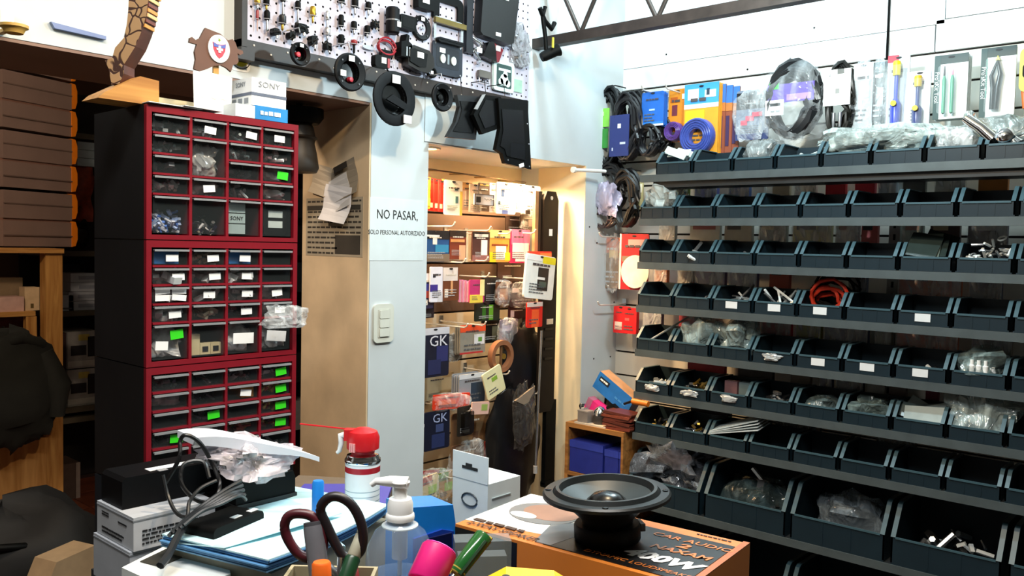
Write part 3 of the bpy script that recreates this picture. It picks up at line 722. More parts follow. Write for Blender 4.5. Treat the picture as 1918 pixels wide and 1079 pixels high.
for u in range(3):
    z0, z1 = KZ[2 - u], KZ[3 - u]
    H = z1 - z0 - 0.002
    cab = thing('drawer_cabinet', 'red-framed black parts cabinet with clear drawers, %s of the stack of three' % UN[u], 'cabinet', (KX, KY, z0), group='stacked red drawer cabinets')
    MB().box(0, 0.004, 0.006, KD, 0, H).box(KW - 0.004, KW, 0.006, KD, 0, H).box(0.004, KW - 0.004, 0.006, KD, 0, 0.004).box(0.004, KW - 0.004, 0.006, KD, H - 0.004, H).box(0.004, KW - 0.004, KD - 0.004, KD, 0.004, H - 0.004).build('body', side_m, cab)
    ft, fb, fs_ = 0.013, 0.009, 0.010
    fr = MB().box(0, KW, -0.004, 0.006, H - ft, H).box(0, KW, -0.004, 0.006, 0, fb).box(0, fs_, -0.004, 0.006, fb, H - ft).box(KW - fs_, KW, -0.004, 0.006, fb, H - ft)
    iw = KW - 2 * fs_; cw = iw / 4
    ih = H - ft - fb; unit = ih / 6.0
    for c in range(1, 4): fr.box(fs_ + c * cw - 0.003, fs_ + c * cw + 0.003, -0.003, KD - 0.01, fb, H - ft)
    tops = [H - ft - k * unit for k in range(5)] + [fb]
    for r in range(1, 5):
        for c in range(4):
            if u == 0 and c == 1 and r == 2: continue
            fr.box(fs_ + c * cw + 0.003, fs_ + (c + 1) * cw - 0.003, -0.003, KD - 0.01, tops[r] - 0.0015, tops[r] + 0.0025)
    fr.build('frame', red_m, cab)
    for r in range(5):
        for c in range(4):
            if u == 0 and c == 1 and r == 2: continue
            zt = tops[r] - 0.002; zb = tops[r + 1] + 0.003
            if u == 0 and c == 1 and r == 1: zb = tops[3] + 0.003
            xa = fs_ + c * cw + 0.0045; xb = fs_ + (c + 1) * cw - 0.0045
            w = xb - xa; h = zt - zb
            dr = MB().box(-w/2, w/2, 0, 0.0018, 0, h).box(-w/2, w/2, 0.0018, KD - 0.03, 0, 0.0015).box(-w/2, -w/2 + 0.0012, 0.0018, KD - 0.03, 0.0015, h * 0.8).box(w/2 - 0.0012, w/2, 0.0018, KD - 0.03, 0.0015, h * 0.8).build('drawer', front_m, cab, loc=((xa + xb) / 2, 0.0, zb))
            MB().box(-w/2, w/2, -0.008, 0.0, h - 0.0035, h - 0.0015).box(-w/2, w/2, -0.008, -0.0065, h - 0.0055, h - 0.0035).build('pull_lip', lipd_m, dr)
            cd = CD[u].get((r, c), '')
            rnd = random.Random(u * 100 + r * 10 + c)
            def card(cx, cz, cw_, ch, mm, lab):
                MB().box(-cw_/2, cw_/2, -0.0012, -0.0004, -ch/2, ch/2).build('label_card', mm, dr, loc=(cx, -0.0012, cz), rot=(0, rnd.uniform(-0.13, 0.13), 0))['label'] = lab
                if u == 0 and mm is wht: scribble(dr.children[-1], -cw_*.38, cw_*.38, -ch*.22, ch*.22, -0.0013, 1, INK, c)
            if cd in ('w', 'gw', 'W', 'g'):
                if 'w' in cd: card(rnd.uniform(0.0, 0.016) if cd == 'w' else -0.018, h * (0.42 if cd == 'w' else 0.40), w * 0.36, min(h * 0.42, 0.017), wht, 'white paper label')
                if 'W' in cd: card(0, h * 0.45, w * 0.68, 0.022, wht, 'wide white paper label')
                if 'g' in cd: card(0.012 if cd == 'g' else 0.012, h * (0.42 if cd == 'g' else 0.70), w * 0.38, min(h * 0.5, 0.018), grn, 'bright green label')
            elif cd == '4':
                for ix in (-1, 1):
                    for iz in (0.3, 0.72): card(ix * w * 0.24, h * iz, w * 0.42, h * 0.36, wht, 'white paper label')
            what = CT[u][r][c]
            loc = Vector((KX + (xa + xb) / 2, KY + 0.006, z0 + zb + 0.002))
            place = 'in drawer row %s, column %s, %s cabinet' % (['one', 'two', 'three', 'four', 'five'][r], ['one', 'two', 'three', 'four'][c], UN[u])
            sd = u * 100 + r * 10 + c
            if what == 'bag':
                tag(MB().blob(w * 0.86, 0.04, h * 0.8, sd, rough=0.3).build('parts_bag', bag_in, loc=loc + Vector((0, 0.026, 0)), smooth=50), 'clear bag of parts ' + place, 'bag')
            elif what == 'bluebox':
                tag(MB().box(-w*0.42, w*0.28, 0, 0.1, 0, h*0.8).build('blue_box', mat('#1565a8', 0.5), loc=loc), 'blue carton ' + place, 'box')
            elif what == 'yellowbox':
                tag(MB().box(0.0, w*0.42, 0, 0.1, 0, h*0.8).build('yellow_box', mat('#c78a1c', 0.5), loc=loc), 'orange-yellow carton ' + place, 'box')
            elif what == 'carton':
                t = thing('small_carton', 'pale grey small carton ' + place, 'box', loc)
                for k in range(3):
                    MB().box(-w*0.46, w*0.1, 0, 0.09, 0.001 + k*h*0.3, (k+1)*h*0.3 - 0.001).build('carton_layer', mat('#9fb3b3', 0.6), t)
                text('SONY', 0.011, INK, t, (-w*0.18, -0.0006, h*0.45))
            elif what == 'blackbox':
                t = thing('black_case', 'black case with two pale labels ' + place, 'case', loc)
                MB().prism(rrect(w*0.8, h*0.85, 0.008, cz=h*0.43), 0.0, 0.09).build('shell', BLACK, t)
                for k in range(2): MB().box(-w*0.25, w*0.25, -0.001, 0, h*(0.22+0.3*k), h*(0.42+0.3*k)).build('label_card', mat('#c3d0cc', 0.6), t)
            elif what == 'sockets':
                for k in range(3):
                    t = MB()
                    hh = h * (0.62 if k == 0 else 0.34)
                    t.box(-0.011, 0.011, 0, 0.02, 0, hh, 0)
                    if k: t.box(-0.006, 0.006, -0.001, 0.0, hh*0.25, hh*0.7, 1)
                    tag(t.build('network_socket', [mat('#cfc39a', 0.5), INK], loc=loc + Vector((-w*0.33 + k*w*0.33, 0.004, 0))), 'beige wall socket, %s, %s' % (['tall left one', 'middle one', 'right one'][k], place), 'socket')
            elif what:
                mb, ms = contents(what, w, h, sd)
                tag(mb.build('loose_components', ms, loc=loc + Vector((0, 0.022, 0))), TXT[what] + ' ' + place, 'components', kind='stuff')
# bag corners poking out of the middle cabinet
p = at_y(535, 597, KY - 0.02)
tag(MB().blob(0.10, 0.03, 0.045, 77, rough=0.35).build('plastic_bag', FILM, loc=(p.x, KY - 0.022, p.z - 0.02), smooth=50), 'crumpled clear bag poking out at the right of the middle cabinet', 'bag')

# -------------------------------------------------- things on top of the cabinets
KT = KZ[3]
# carved wooden sculpture on a wedge base
bx = at_y(180, 200, KY + 0.10)
wd = mat('#b98a48', 0.45, var=0.25, scale=14)
sc = thing('wood_sculpture', 'carved wooden totem with crackle grooves on a wedge base', 'sculpture', (0, 0, 0))
ww = wood('#c08a44', '#9a6528', 5, 0)
yb = KY + 0.02
a = at_y(183, 207, yb); b_ = at_y(297, 186, yb); c_ = at_y(297, 148, yb); d_ = at_y(262, 143, yb)
zb_ = KT
MB().prism([(a.x, zb_), (b_.x, zb_), (b_.x, c_.z - 0.004), (d_.x, d_.z), (a.x + 0.012, zb_ + 0.012)], yb - 0.002, yb + 0.07).build('wedge_base', ww, sc)
cF = at_y(238, 100, yb + 0.03)
fig_px = [(221, 158), (217, 128), (212, 112), (222, 108), (226, 90), (238, 74), (242, 50), (244, 25), (246, -30), (274, -30), (271, 10), (268, 40), (262, 66), (254, 92), (244, 112), (238, 124), (238, 140), (232, 158)]
pts = [((at_y(x, y, yb + 0.03).x - cF.x) * 1.4, at_y(x, y, yb + 0.03).z - cF.z) for x, y in fig_px]
def crackle():
    m = bpy.data.materials.new('crackled_wood'); m.use_nodes = True; nt = m.node_tree; b = nt.nodes['Principled BSDF']
    tc = nt.nodes.new('ShaderNodeTexCoord'); v = nt.nodes.new('ShaderNodeTexVoronoi'); v.feature = 'DISTANCE_TO_EDGE'; v.inputs['Scale'].default_value = 34
    nz = nt.nodes.new('ShaderNodeTexNoise'); nz.inputs['Scale'].default_value = 18
    r = nt.nodes.new('ShaderNodeValToRGB'); r.color_ramp.elements[0].position = 0.04; r.color_ramp.elements[1].position = 0.075
    r.color_ramp.elements[0].color = lin('#3a1f14') + (1,); r.color_ramp.elements[1].color = lin('#a5825a') + (1,)
    mx = nt.nodes.new('ShaderNodeMixRGB'); mx.inputs[0].default_value = 0.06
    nt.links.new(tc.outputs['Object'], nz.inputs['Vector']); nt.links.new(tc.outputs['Object'], mx.inputs[1]); nt.links.new(nz.outputs['Color'], mx.inputs[2])
    nt.links.new(mx.outputs[0], v.inputs['Vector']); nt.links.new(v.outputs['Distance'], r.inputs['Fac']); nt.links.new(r.outputs['Color'], b.inputs['Base Color'])
    bp = nt.nodes.new('ShaderNodeBump'); bp.inputs['Distance'].default_value = 0.003; nt.links.new(r.outputs['Color'], bp.inputs['Height']); nt.links.new(bp.outputs['Normal'], b.inputs['Normal'])
    b.inputs['Roughness'].default_value = 0.6
    return m
fg = MB().prism(pts, -0.012, 0.028, 0, None, 1).build('carved_figure', [crackle(), mat('#4a2416', 0.6, var=0.3, scale=30)], sc, loc=cF, rot=(0, 0, math.radians(-52)))
rr = random.Random(4)
for k in range(9, 24):                        # stepped layers along the right edge
    zz = cF.z - 0.035 + k * 0.0095
    e0 = None
    for (xa, za), (xb, zb2) in zip(pts[9:], pts[10:]):
        if min(za, zb2) <= zz - cF.z <= max(za, zb2) and abs(za - zb2) > 1e-6: e0 = xa + (xb - xa) * ((zz - cF.z) - za) / (zb2 - za)
    if e0 is None: continue
    MB().box(e0 - 0.004, e0 + rr.uniform(0.001, 0.005), -0.010, 0.027, zz - cF.z - 0.0035, zz - cF.z + 0.0030).build('layer', [mat('#c98a3c', 0.5), mat('#6a2f1c', 0.5), mat('#d9b27a', 0.5)][k % 3], fg)
# loose papers
def flat_sheet(name, label, corners, z, col, th=0.0012, cat='paper', wav=0.0):
    b = MB(); n = len(corners)
    b.prism_z(corners, 0, th)
    o = b.build(name, mat(col, 0.7, var=0.04), loc=(0, 0, z))
    return tag(o, label, cat)
flat_sheet('paper_sheet', 'loose white paper on the front edge of the top cabinet', [(KX + 0.0, KY - 0.012), (KX + 0.11, KY - 0.006), (KX + 0.10, KY + 0.05), (KX + 0.005, KY + 0.06)], KT + 0.001, '#e2e6e4')
flat_sheet('paper_sheet', 'second loose paper overlapping beside the wooden wedge', [(KX + 0.07, KY - 0.014), (KX + 0.155, KY - 0.002), (KX + 0.15, KY + 0.07), (KX + 0.06, KY + 0.05)], KT + 0.003, '#ccd2d0')
r = (at_y(296, 180, KY + 0.12), at_y(368, 185, KY + 0.12))
tag(MB().box(0, r[1].x - r[0].x, 0, 0.06, 0, 0.034).build('cream_box', mat('#d8cba6', 0.6), loc=(r[0].x, KY + 0.12, KT)), 'flat cream box lying behind the papers on the cabinet', 'box')
# tall white sheet standing at the back
x, z, w, h = rect_y(364, 134, 432, 212, KY + 0.05)
ws = thing('white_card', 'tall white card standing on the top cabinet', 'card', (x, KY + 0.05, KT + 0.0))
MB().prism([(-w/2, 0), (w/2, 0), (w/2 + 0.003, h), (w * 0.2, h * 1.03), (-w * 0.25, h * 1.03), (-w/2 - 0.003, h)], -0.001, 0.001).build('sheet', PAPER, ws)
text('~ ~ ~', 0.03, mat('#d3d6d6', 0.7), ws, (0, -0.0014, h * 0.45))
MB().box(-w*0.4, w*0.4, -0.012, 0.012, 0, 0.003).build('foot', BLACK, ws)
# map-shaped plaque with a crest, standing above
Yq = KY + 0.056
pq_px = [(353, 72), (357, 70), (364, 76), (372, 72), (377, 62), (382, 53), (410, 64), (417, 70), (424, 76), (433, 74), (438, 80), (442, 92), (452, 96), (453, 101), (447, 104), (442, 100), (444, 116), (441, 121), (434, 122), (430, 135), (422, 128), (412, 123), (398, 124), (385, 130), (373, 134), (361, 130), (364, 112), (362, 98), (366, 84), (352, 80)]
cx, cz = at_y(405, 92, Yq).x, at_y(405, 92, Yq).z
pq = thing('crest_plaque', 'brown map-shaped plaque with a white round crest above the cabinet', 'plaque', (cx, Yq, cz))
MB().prism([(at_y(x, y, Yq).x - cx, at_y(x, y, Yq).z - cz) for x, y in pq_px], -0.006, 0.0).build('board', mat('#5c3d30', 0.6, var=0.12), pq)
rx, rz = (at_y(427, 92, Yq).x - at_y(387, 92, Yq).x) / 2, (at_y(405, 67, Yq).z - at_y(405, 119, Yq).z) / 2
MB().prism(circle(1, 32, 0.002, 0, rx, rz), -0.0085, -0.006).build('crest_disc', PAPER, pq)
shd = [(-0.62, 0.42), (-0.2, 0.3), (0.2, 0.3), (0.62, 0.42), (0.55, -0.1), (0.3, -0.5), (0, -0.72), (-0.3, -0.5), (-0.55, -0.1)]
MB().prism([(x * rx + 0.002, z * rz) for x, z in shd], -0.0095, -0.0085).build('crest_shield', mat('#c23a4e', 0.5), pq)
MB().prism([(x * rx + 0.002, z * rz) for x, z in [(-0.58, 0.38), (-0.2, 0.26), (0.2, 0.26), (0.58, 0.38), (0.54, 0.08), (-0.54, 0.08)]], -0.0102, -0.0095).build('crest_field', mat('#4a5ca8', 0.5), pq)
MB().prism([(x * rx + 0.002, z * rz) for x, z in [(-0.1, 0.2), (0.1, 0.2), (0.12, -0.3), (-0.12, -0.3)]], -0.0108, -0.0102).prism([(x * rx + 0.002, z * rz) for x, z in [(-0.3, 0.02), (0.3, 0.02), (0.28, -0.14), (-0.28, -0.14)]], -0.0107, -0.0102).build('crest_cross', PAPER, pq)
MB().prism([(0.002 + 0.14 * rx * (1 if i % 2 else 0.45) * math.sin(i * 0.6283), 0.62 * rz + 0.14 * rz * (1 if i % 2 else 0.45) * math.cos(i * 0.6283)) for i in range(10)], -0.0095, -0.0085).build('crest_star', mat('#7a9a2c', 0.5), pq)
MB().box(-0.006, 0.006, 0.0, 0.004, KT + 0.003 - cz, -0.02).build('support_stick', wd, pq)
# smiley sticker on the beam
x, z, w, h = rect_y(432, 82, 468, 134, WALLY)
sm = thing('smiley_sticker', 'white square sticker with a yellow smiling face on the beam', 'sticker', (x, WALLY, z))
MB().prism(rrect(w, h, 0.012), -0.0015, 0).build('backing', PAPER, sm)
MB().prism(circle(min(w, h) * 0.42, 28), -0.0022, -0.0015).build('face', mat('#f2e21c', 0.5), sm)
MB().tube([(0.03 * math.cos(q), -0.0026, 0.03 * math.sin(q)) for q in [math.radians(200 + 14 * i) for i in range(11)]], 0.0012, 5).build('smile', INK, sm)
# blue-grey slot on the beam at far left
p = at_y(92, 42, WALLY); q = at_y(195, 66, WALLY)
ds = thing('wall_strip', 'narrow blue-grey strip fixed on the bright white beam', 'strip', (p.x, WALLY, p.z))
MB().prism([(0, 0), (q.x - p.x, q.z - p.z - 0.004), (q.x - p.x, q.z - p.z - 0.012), (0.008, -0.013)], -0.012, 0).build('rail', mat('#7486b4', 0.5, var=0.06), ds)
# round lamp holder at the far left edge
p = at_y(26, 52, WALLY - 0.08)
lh = thing('wall_lamp', 'small wall lamp with a tan disc base and glowing bulb at left edge', 'lamp', (p.x, WALLY - 0.08, p.z))
MB().lathe([(0.0, -0.012), (0.018, -0.012), (0.022, -0.003), (0.028, 0.0), (0.028, 0.006), (0.0, 0.006)], 24).build('disc_base', mat('#c9a050', 0.5), lh, smooth=40)
MB().tube([(-0.012, 0, 0.006), (-0.012, 0, 0.09)], 0.012, 12).build('glow_tube', mat('#fff2b0', 0.4, emit=3.0), lh, smooth=40)
MB().box(-0.006, 0.006, 0.0, 0.08, -0.002, 0.006).build('arm', mat('#c9a050', 0.5), lh)
# cartons at the right end of the cabinet top
x, z, w, h = rect_y(468, 200, 528, 234, KY + 0.0)
bb = thing('blue_carton', 'small blue and white carton at the front edge of the top cabinet', 'box', (KX + 0.231, KY + 0.003, KT))
MB().box(0.0, 0.078, 0, 0.10, 0, 0.028).build('sleeve', mat('#1c7fc4', 0.5), bb)
MB().box(-0.045, -0.0005, 0.0, 0.10, 0, 0.026).build('tray', mat('#cfd8da', 0.5), bb)
scribble(bb, 0.012, 0.066, 0.009, 0.020, -0.0006, 1, PAPER, 4, fill=0.8)
def sony(loc, w, d, h, label, rot=0.0):
    t = thing('audio_carton', label, 'box', loc, rot, 'white audio cartons on the cabinet')
    MB().box(0, w, 0, d, 0, h).build('carton', mat('#dfe3e6', 0.55, var=0.03), t)
    MB().box(-0.0006, w + 0.0006, -0.0006, d, h * 0.36, h * 0.47).build('stripe', mat('#5a6478', 0.5), t)
    text('SONY', 0.017, mat('#8a8f96', 0.6), t, (w * 0.5, -0.001, h * 0.78), sx=1.15)
    text('SONY', 0.014, mat('#70757c', 0.6), t, (-0.001, d * 0.5, h * 0.78), rot=(math.pi / 2, 0, -math.pi / 2))
    for k in range(3): MB().box(-0.0008, 0, d * (0.15 + 0.28 * k), d * (0.33 + 0.28 * k), h * 0.08, h * 0.28).build('icon', mat('#7d848c', 0.6), t)
    return t
sony((KX + 0.227, KY + 0.010, KT + 0.0285), 0.082, 0.084, 0.057, 'white audio carton with grey stripe on the blue carton')
# ================================================================== pegboard over the passage
PY = 2.065
PX0, PX1 = at_y(462, 40, PY).x, at_y(990, 150, PY).x
PZ0, PZ1 = 1.985, 2.62
peg = thing('pegboard', 'white perforated pegboard in a dark brown frame', 'pegboard', (PX0, PY, PZ0))
W, H = PX1 - PX0, PZ1 - PZ0
pitch = 0.0254; nx = int(W / pitch); nz = int(H / pitch)
sx, sz = W / nx, H / nz
b = MB()
for i in range(nx):
    for j in range(nz):
        cx, cz = (i + 0.5) * sx, (j + 0.5) * sz
        vs = []
        for q in range(8):
            a = math.pi / 8 + q * math.pi / 4
            vs.append((cx + 0.0035 * math.cos(a), 0, cz + 0.0035 * math.sin(a)))
        vs += [(cx + sx / 2, 0, cz + sz / 2), (cx - sx / 2, 0, cz + sz / 2), (cx - sx / 2, 0, cz - sz / 2), (cx + sx / 2, 0, cz - sz / 2)]
        fs = []
        for k in range(4):
            c0 = 8 + k; c1 = 8 + (k + 1) % 4
            fs.append((c0, (2 * k) % 8, (2 * k + 1) % 8)); fs.append((c0, (2 * k + 1) % 8, (2 * k + 2) % 8, c1))
        b.add(vs, [f[::-1] for f in fs])
o = b.build('perforated_sheet', mat('#b9b5c4', 0.55, var=0.04, scale=6), peg)
MB().box(0, W, 0.004, 0.008, 0, H).build('backing', mat('#161418', 0.8), peg)
fm = mat('#22160f', 0.5, var=0.25, scale=18)
MB().box(-0.016, 0, -0.004, 0.035, -0.02, H).build('frame_side', fm, peg)
MB().box(-0.016, W, -0.002, 0.035, -0.042, 0).build('frame_bottom', fm, peg)
MB().box(-0.03, 0.02, -0.008, 0.035, -0.055, -0.03).build('bracket', fm, peg)
MB().box(W - 0.004, W, 0.009, 0.035, 0, H).build('frame_end', WHITE, peg)

for k in range(22): MB().lathe([(0, 0.0025), (0.0028, 0.0015), (0.003, 0)], 6).build('screw', mat('#cfcac0', 0.4), peg, loc=((k + 0.4) * W / 22, -0.002, -0.012 - 0.016 * (k % 2)), rot=(math.pi / 2, 0, 0))
def on_peg(px, py, dy=0.0): p = at_y(px, py, PY - dy); return Vector((p.x, PY - dy, p.z))
def pscale(px): return (at_y(px + 1, 100, PY).x - at_y(px, 100, PY).x), (at_y(px, 100, PY).z - at_y(px, 101, PY).z)
blk = BLACK; grip = mat('#1d1e22', 0.4, var=0.2)
def plug(px, py, hpx, col, tipcol, label, rpx=5.0, pin=0.45):
    sxp, szp = pscale(px); h = hpx * szp; r = rpx * sxp
    t = thing('audio_plug', label, 'plug', on_peg(px, py, r + 0.004), group='plugs on the pegboard')
    zt = h / 2; zc = zt - h * (1 - pin)
    MB().lathe([(0.0, zt), (r * 0.7, zt), (r, zt - h * 0.08), (r, zc + h * 0.1), (r * 0.75, zc), (0, zc)][::-1], 12).build('sleeve', col, t, smooth=40)
    MB().lathe([(0, -h / 2), (r * 0.25, -h / 2 + 0.002), (r * 0.38, -h / 2 + 0.006), (r * 0.38, zc), (0, zc)], 10).build('pin', tipcol, t, smooth=40)
    MB().tube([(-r * 1.5, -r * 0.2, zc + h * 0.05), (0, -r * 1.05, zc + h * 0.05), (r * 1.5, -r * 0.2, zc + h * 0.05)], 0.0012, 5).build('tie', mat('#9a9aa0', 0.4), t)
    return t
redm = mat('#8e2024', 0.4); gold = mat('#a98b2e', 0.35, 0.7)
PLUGS = [
 (482, 6, 26, BRASS, STEEL, 'brass plug cut by the top of the picture, far left', 5, .4), (499, 8, 24, blk, BRASS, 'black plug beside the far left brass one, top row', 5, .4),
 (482, 38, 42, redm, mat('#b08a80', 0.4), 'slim dull red plug, lowest at the far left', 2.4, .5), (500, 40, 40, blk, STEEL, 'black plug with a long pin next to the slim red one', 5, .55),
 (530, 8, 46, blk, STEEL, 'black plug with a long pale pin, third column top', 5, .6), (529, 43, 30, grip, BRASS, 'dark short plug below the long-pinned one, third column', 6, .4),
 (558, 22, 40, blk, STEEL, 'black long-pin plug above the black clip cluster', 4.5, .6), (586, 28, 32, gold, BRASS, 'gold-coloured plug in the middle of the left plugs', 4.5, .4),
 (613, 38, 34, STEEL, STEEL, 'slim bright silver plug right of the gold one', 3.4, .5), (613, 64, 26, mat('#b8b8bc', 0.3, 0.8), STEEL, 'silver cone-shaped plug below the slim silver one', 4.5, .4),
 (640, 4, 24, blk, STEEL, 'black plug at the top, fourth column from right', 4.5, .4), (665, 11, 36, blk, STEEL, 'tall black plug at the top, third column from right', 5, .4), (690, 17, 26, blk, STEEL, 'short black plug at the top, second column from right', 4.5, .45),
 (639, 43, 30, blk, STEEL, 'black bullet plug, middle of the fourth column from right', 4.2, .25), (663, 53, 26, blk, STEEL, 'black ribbed plug, middle of the third column from right', 4.5, .4), (688, 60, 24, blk, STEEL, 'black short plug, lower in the second column from right', 4.5, .35),
 (639, 77, 24, blk, DARKM, 'stubby black plug, bottom of the fourth column from right', 5, .2), (663, 88, 26, redm, blk, 'plug with a red top and black body, bottom of its column', 5, .65)]
for a in PLUGS: plug(*a[:6], rpx=a[6], pin=a[7])
def clip(px, py, w, h, seed, label, name='cable_clip'):
    sxp, szp = pscale(px); rnd = random.Random(seed)
    t = thing(name, label, 'clip', on_peg(px, py, 0.012))
    W_, H_ = w * sxp, h * szp
    MB().prism(rrect(W_ * 0.6, H_ * 0.6, W_ * 0.12), -0.012, 0.008).build('body', blk, t, smooth=40)
    for k in range(3):
        a = rnd.uniform(0, 3.1)
        MB().tube([(-W_ * 0.5 * math.cos(a), -0.006, -H_ * 0.5 * math.sin(a)), (W_ * 0.1, -0.014, 0), (W_ * 0.5 * math.cos(a), -0.004, H_ * 0.5 * math.sin(a))], 0.0032, 6).build('spring_arm', [blk, DARKM, grip][k], t, smooth=50)
    MB().lathe([(0, 0), (0.004, 0), (0.004, 0.012), (0, 0.012)], 8).build('metal_tip', STEEL, t, loc=(W_ * 0.15, -0.006, -H_ * 0.55), smooth=40)
clip(563, 53, 28, 24, 1, 'cluster of black clips in the middle of the pegboard\'s lower left'); clip(514, 60, 18, 20, 2, 'black clip at the lower left corner of the pegboard')
clip(544, 67, 18, 18, 3, 'black clip with a bright tip above the small disc'); clip(585, 76, 18, 26, 4, 'black clip with pale legs right of the small disc')
clip(612, 87, 16, 20, 5, 'black clip with two bright feet under the silver plugs'); clip(701, 46, 14, 18, 6, 'small spidery metal connector by the black tube', 'wire_connector')

def rounded(px0, py0, px1, py1, name, label, cat, m, r=0.2, d0=0.006, d1=0.03):
    x, z, w, h = rect_y(px0, py0, px1, py1, PY - d0)
    t = thing(name, label, cat, (x, PY - d0, z))
    return t, w, h
# black tube grip
t, w, h = rounded(717, 16, 737, 66, 'rubber_grip', 'black rubber grip tube hanging upright on the pegboard', 'grip', blk)
MB().lathe([(0, -h/2), (w*0.4, -h/2), (w*0.5, -h*0.44), (w*0.5, h*0.44), (w*0.4, h/2), (0, h/2)], 16).build('tube', RUBBER, t, loc=(0, -w*0.5, 0), smooth=40)
MB().lathe([(w*0.51, -0.002), (w*0.52, 0.002)], 16).build('band', mat('#77787c', 0.4), t, loc=(0, -w*0.5, 0))
MB().box(0, w*0.35, -w-0.001, -w*0.9, -0.02, -0.004).build('price_tag', PAPER, t)
# small square tweeter + round cup
t, w, h = rounded(742, 31, 771, 57, 'square_tweeter', 'small black square tweeter beside the round cup', 'tweeter', blk)
MB().prism(rrect(w, h, 0.006), -0.022, 0).build('case', blk, t, smooth=30); MB().prism(rrect(w*0.75, h*0.72, 0.004), -0.0225, -0.018).build('grille', BLACKG, t)
def cup(px0, py0, px1, py1, label, tagc=True, name='speaker_cup', centre=None, Yp=None, tilt=0.0, holes=True):
    Yp = Yp or PY - 0.006
    x, z, w, h = rect_y(px0, py0, px1, py1, Yp); R = h / 2
    t = thing(name, label, 'speaker part', (x, Yp, z), rot=(0, tilt, 0))
    MB().lathe([(R*0.55, -0.008), (R*0.6, 0.0), (R*0.92, 0.004), (R, 0.002), (R, -0.004), (R*0.55, -0.008)], 32, caps=False).build('flange', RUBBER, t, rot=(math.pi/2, 0, 0), smooth=35)
    MB().lathe([(0, -0.02), (R*0.5, -0.018), (R*0.6, 0.001)], 28, caps=False).build('bowl', BLACKG, t, rot=(math.pi/2, 0, 0), smooth=35)
    if centre: MB().lathe([(0, -0.006), (R*0.22, -0.008), (R*0.25, -0.018)], 16).build('centre_dome', centre, t, rot=(math.pi/2, 0, 0), smooth=40)
    if holes:
        for k in range(4):
            a = math.pi/4 + k*math.pi/2
            MB().lathe([(0, 0.0045), (R*0.05, 0.0045), (R*0.05, 0.0)], 8).build('screw_hole', mat('#4a4c50', 0.5), t, loc=(R*0.78*math.cos(a), 0, R*0.78*math.sin(a)), rot=(math.pi/2, 0, 0))
    if tagc: MB().box(-R*0.18, R*0.2, -0.0065, -0.006, R*0.55, R*0.85).build('price_tag', PAPER, t)
    return t, R
t, R = cup(770, 29, 809, 76, 'round black terminal cup in the upper middle of the pegboard')
for s in (-1, 1): MB().lathe([(0, 0), (0.004, 0), (0.004, 0.012), (0, 0.012)], 8).build('terminal_post', STEEL, t, loc=(s*R*0.15, 0.006, 0), rot=(math.pi/2, 0, 0))
# red ring
t, w, h = rounded(702, 73, 737, 105, 'coiled_red_wire', 'ring of dark red wire with a black plug', 'wire', blk)
MB().tube(coil_path(w*0.46, h*0.45, 3, 2, 0.003, 0.008), 0.003, 6).build('wire_ring', mat('#9a2430', 0.4), t, loc=(0, -0.012, 0), smooth=50)
MB().box(-w*0.3, w*0.3, -0.016, -0.002, -h*0.55, -h*0.2).build('plug_body', blk, t)
# silver key ring piece
t, w, h = rounded(670, 68, 702, 98, 'wire_loop', 'small wire loop with a grey oval tag', 'tag', blk)
MB().tube([(0.006*math.cos(q)-w*0.3, -0.004, 0.01*math.sin(q)+h*0.25) for q in [i*0.52 for i in range(12)]], 0.0013, 5, closed=True).build('loop', STEEL, t)
MB().prism(circle(1, 18, w*0.1, -h*0.18, w*0.36, h*0.13), -0.004, -0.002).build('oval_tag', mat('#9a9ca2', 0.4, 0.3), t)
# dark mic clip
t, w, h = rounded(740, 66, 760, 109, 'microphone_clip', 'black microphone clip with a forked top', 'clip', blk)
MB().prism([(-w*.5,-h*.5),(w*.5,-h*.5),(w*.5,h*.1),(w*.2,h*.2),(w*.25,h*.45),(0,h*.5),(-w*.1,h*.2),(-w*.5,h*.12)], -0.03, 0).build('body', blk, t)
for s in (0.0, 0.25): MB().box(w*s-0.002, w*s+0.003, -0.031, -0.03, -h*.45, -h*.05).build('bright_bar', STEEL, t)
# tapered tweeter box with octagonal side
t, w, h = rounded(753, 90, 802, 136, 'horn_tweeter', 'black boxy horn tweeter with a white price tag', 'tweeter', blk)
MB().prism([(-w*.5,-h*.35),(-w*.05,-h*.5),(w*.28,-h*.5),(w*.5,-h*.2),(w*.48,h*.15),(w*.3,h*.42),(-w*.3,h*.5),(-w*.5,h*.4)], -0.03, 0).build('case', mat('#161310', 0.3), t)
MB().prism([(-w*.46,-h*.2),(-w*.1,-h*.35),(w*.15,-h*.3),(w*.2,h*.25),(-w*.3,h*.36),(-w*.46,h*.3)], -0.034, -0.03).build('horn_mouth', BLACKG, t)
MB().box(-w*.2, w*.04, -0.0355, -0.034, h*.02, h*.25).build('price_tag', PAPER, t)
t, w, h = rounded(795, 126, 815, 146, 'black_ring', 'small black ring hanging on the pegboard edge', 'ring', blk)
MB().tube([(w*.4*math.cos(q), -0.008, h*.4*math.sin(q)) for q in [i*0.39 for i in range(16)]], 0.005, 8, closed=True).build('ring', blk, t, smooth=50)
MB().box(-0.006, 0.005, -0.012, -0.009, -0.006, 0.004).build('price_tag', PAPER, t)
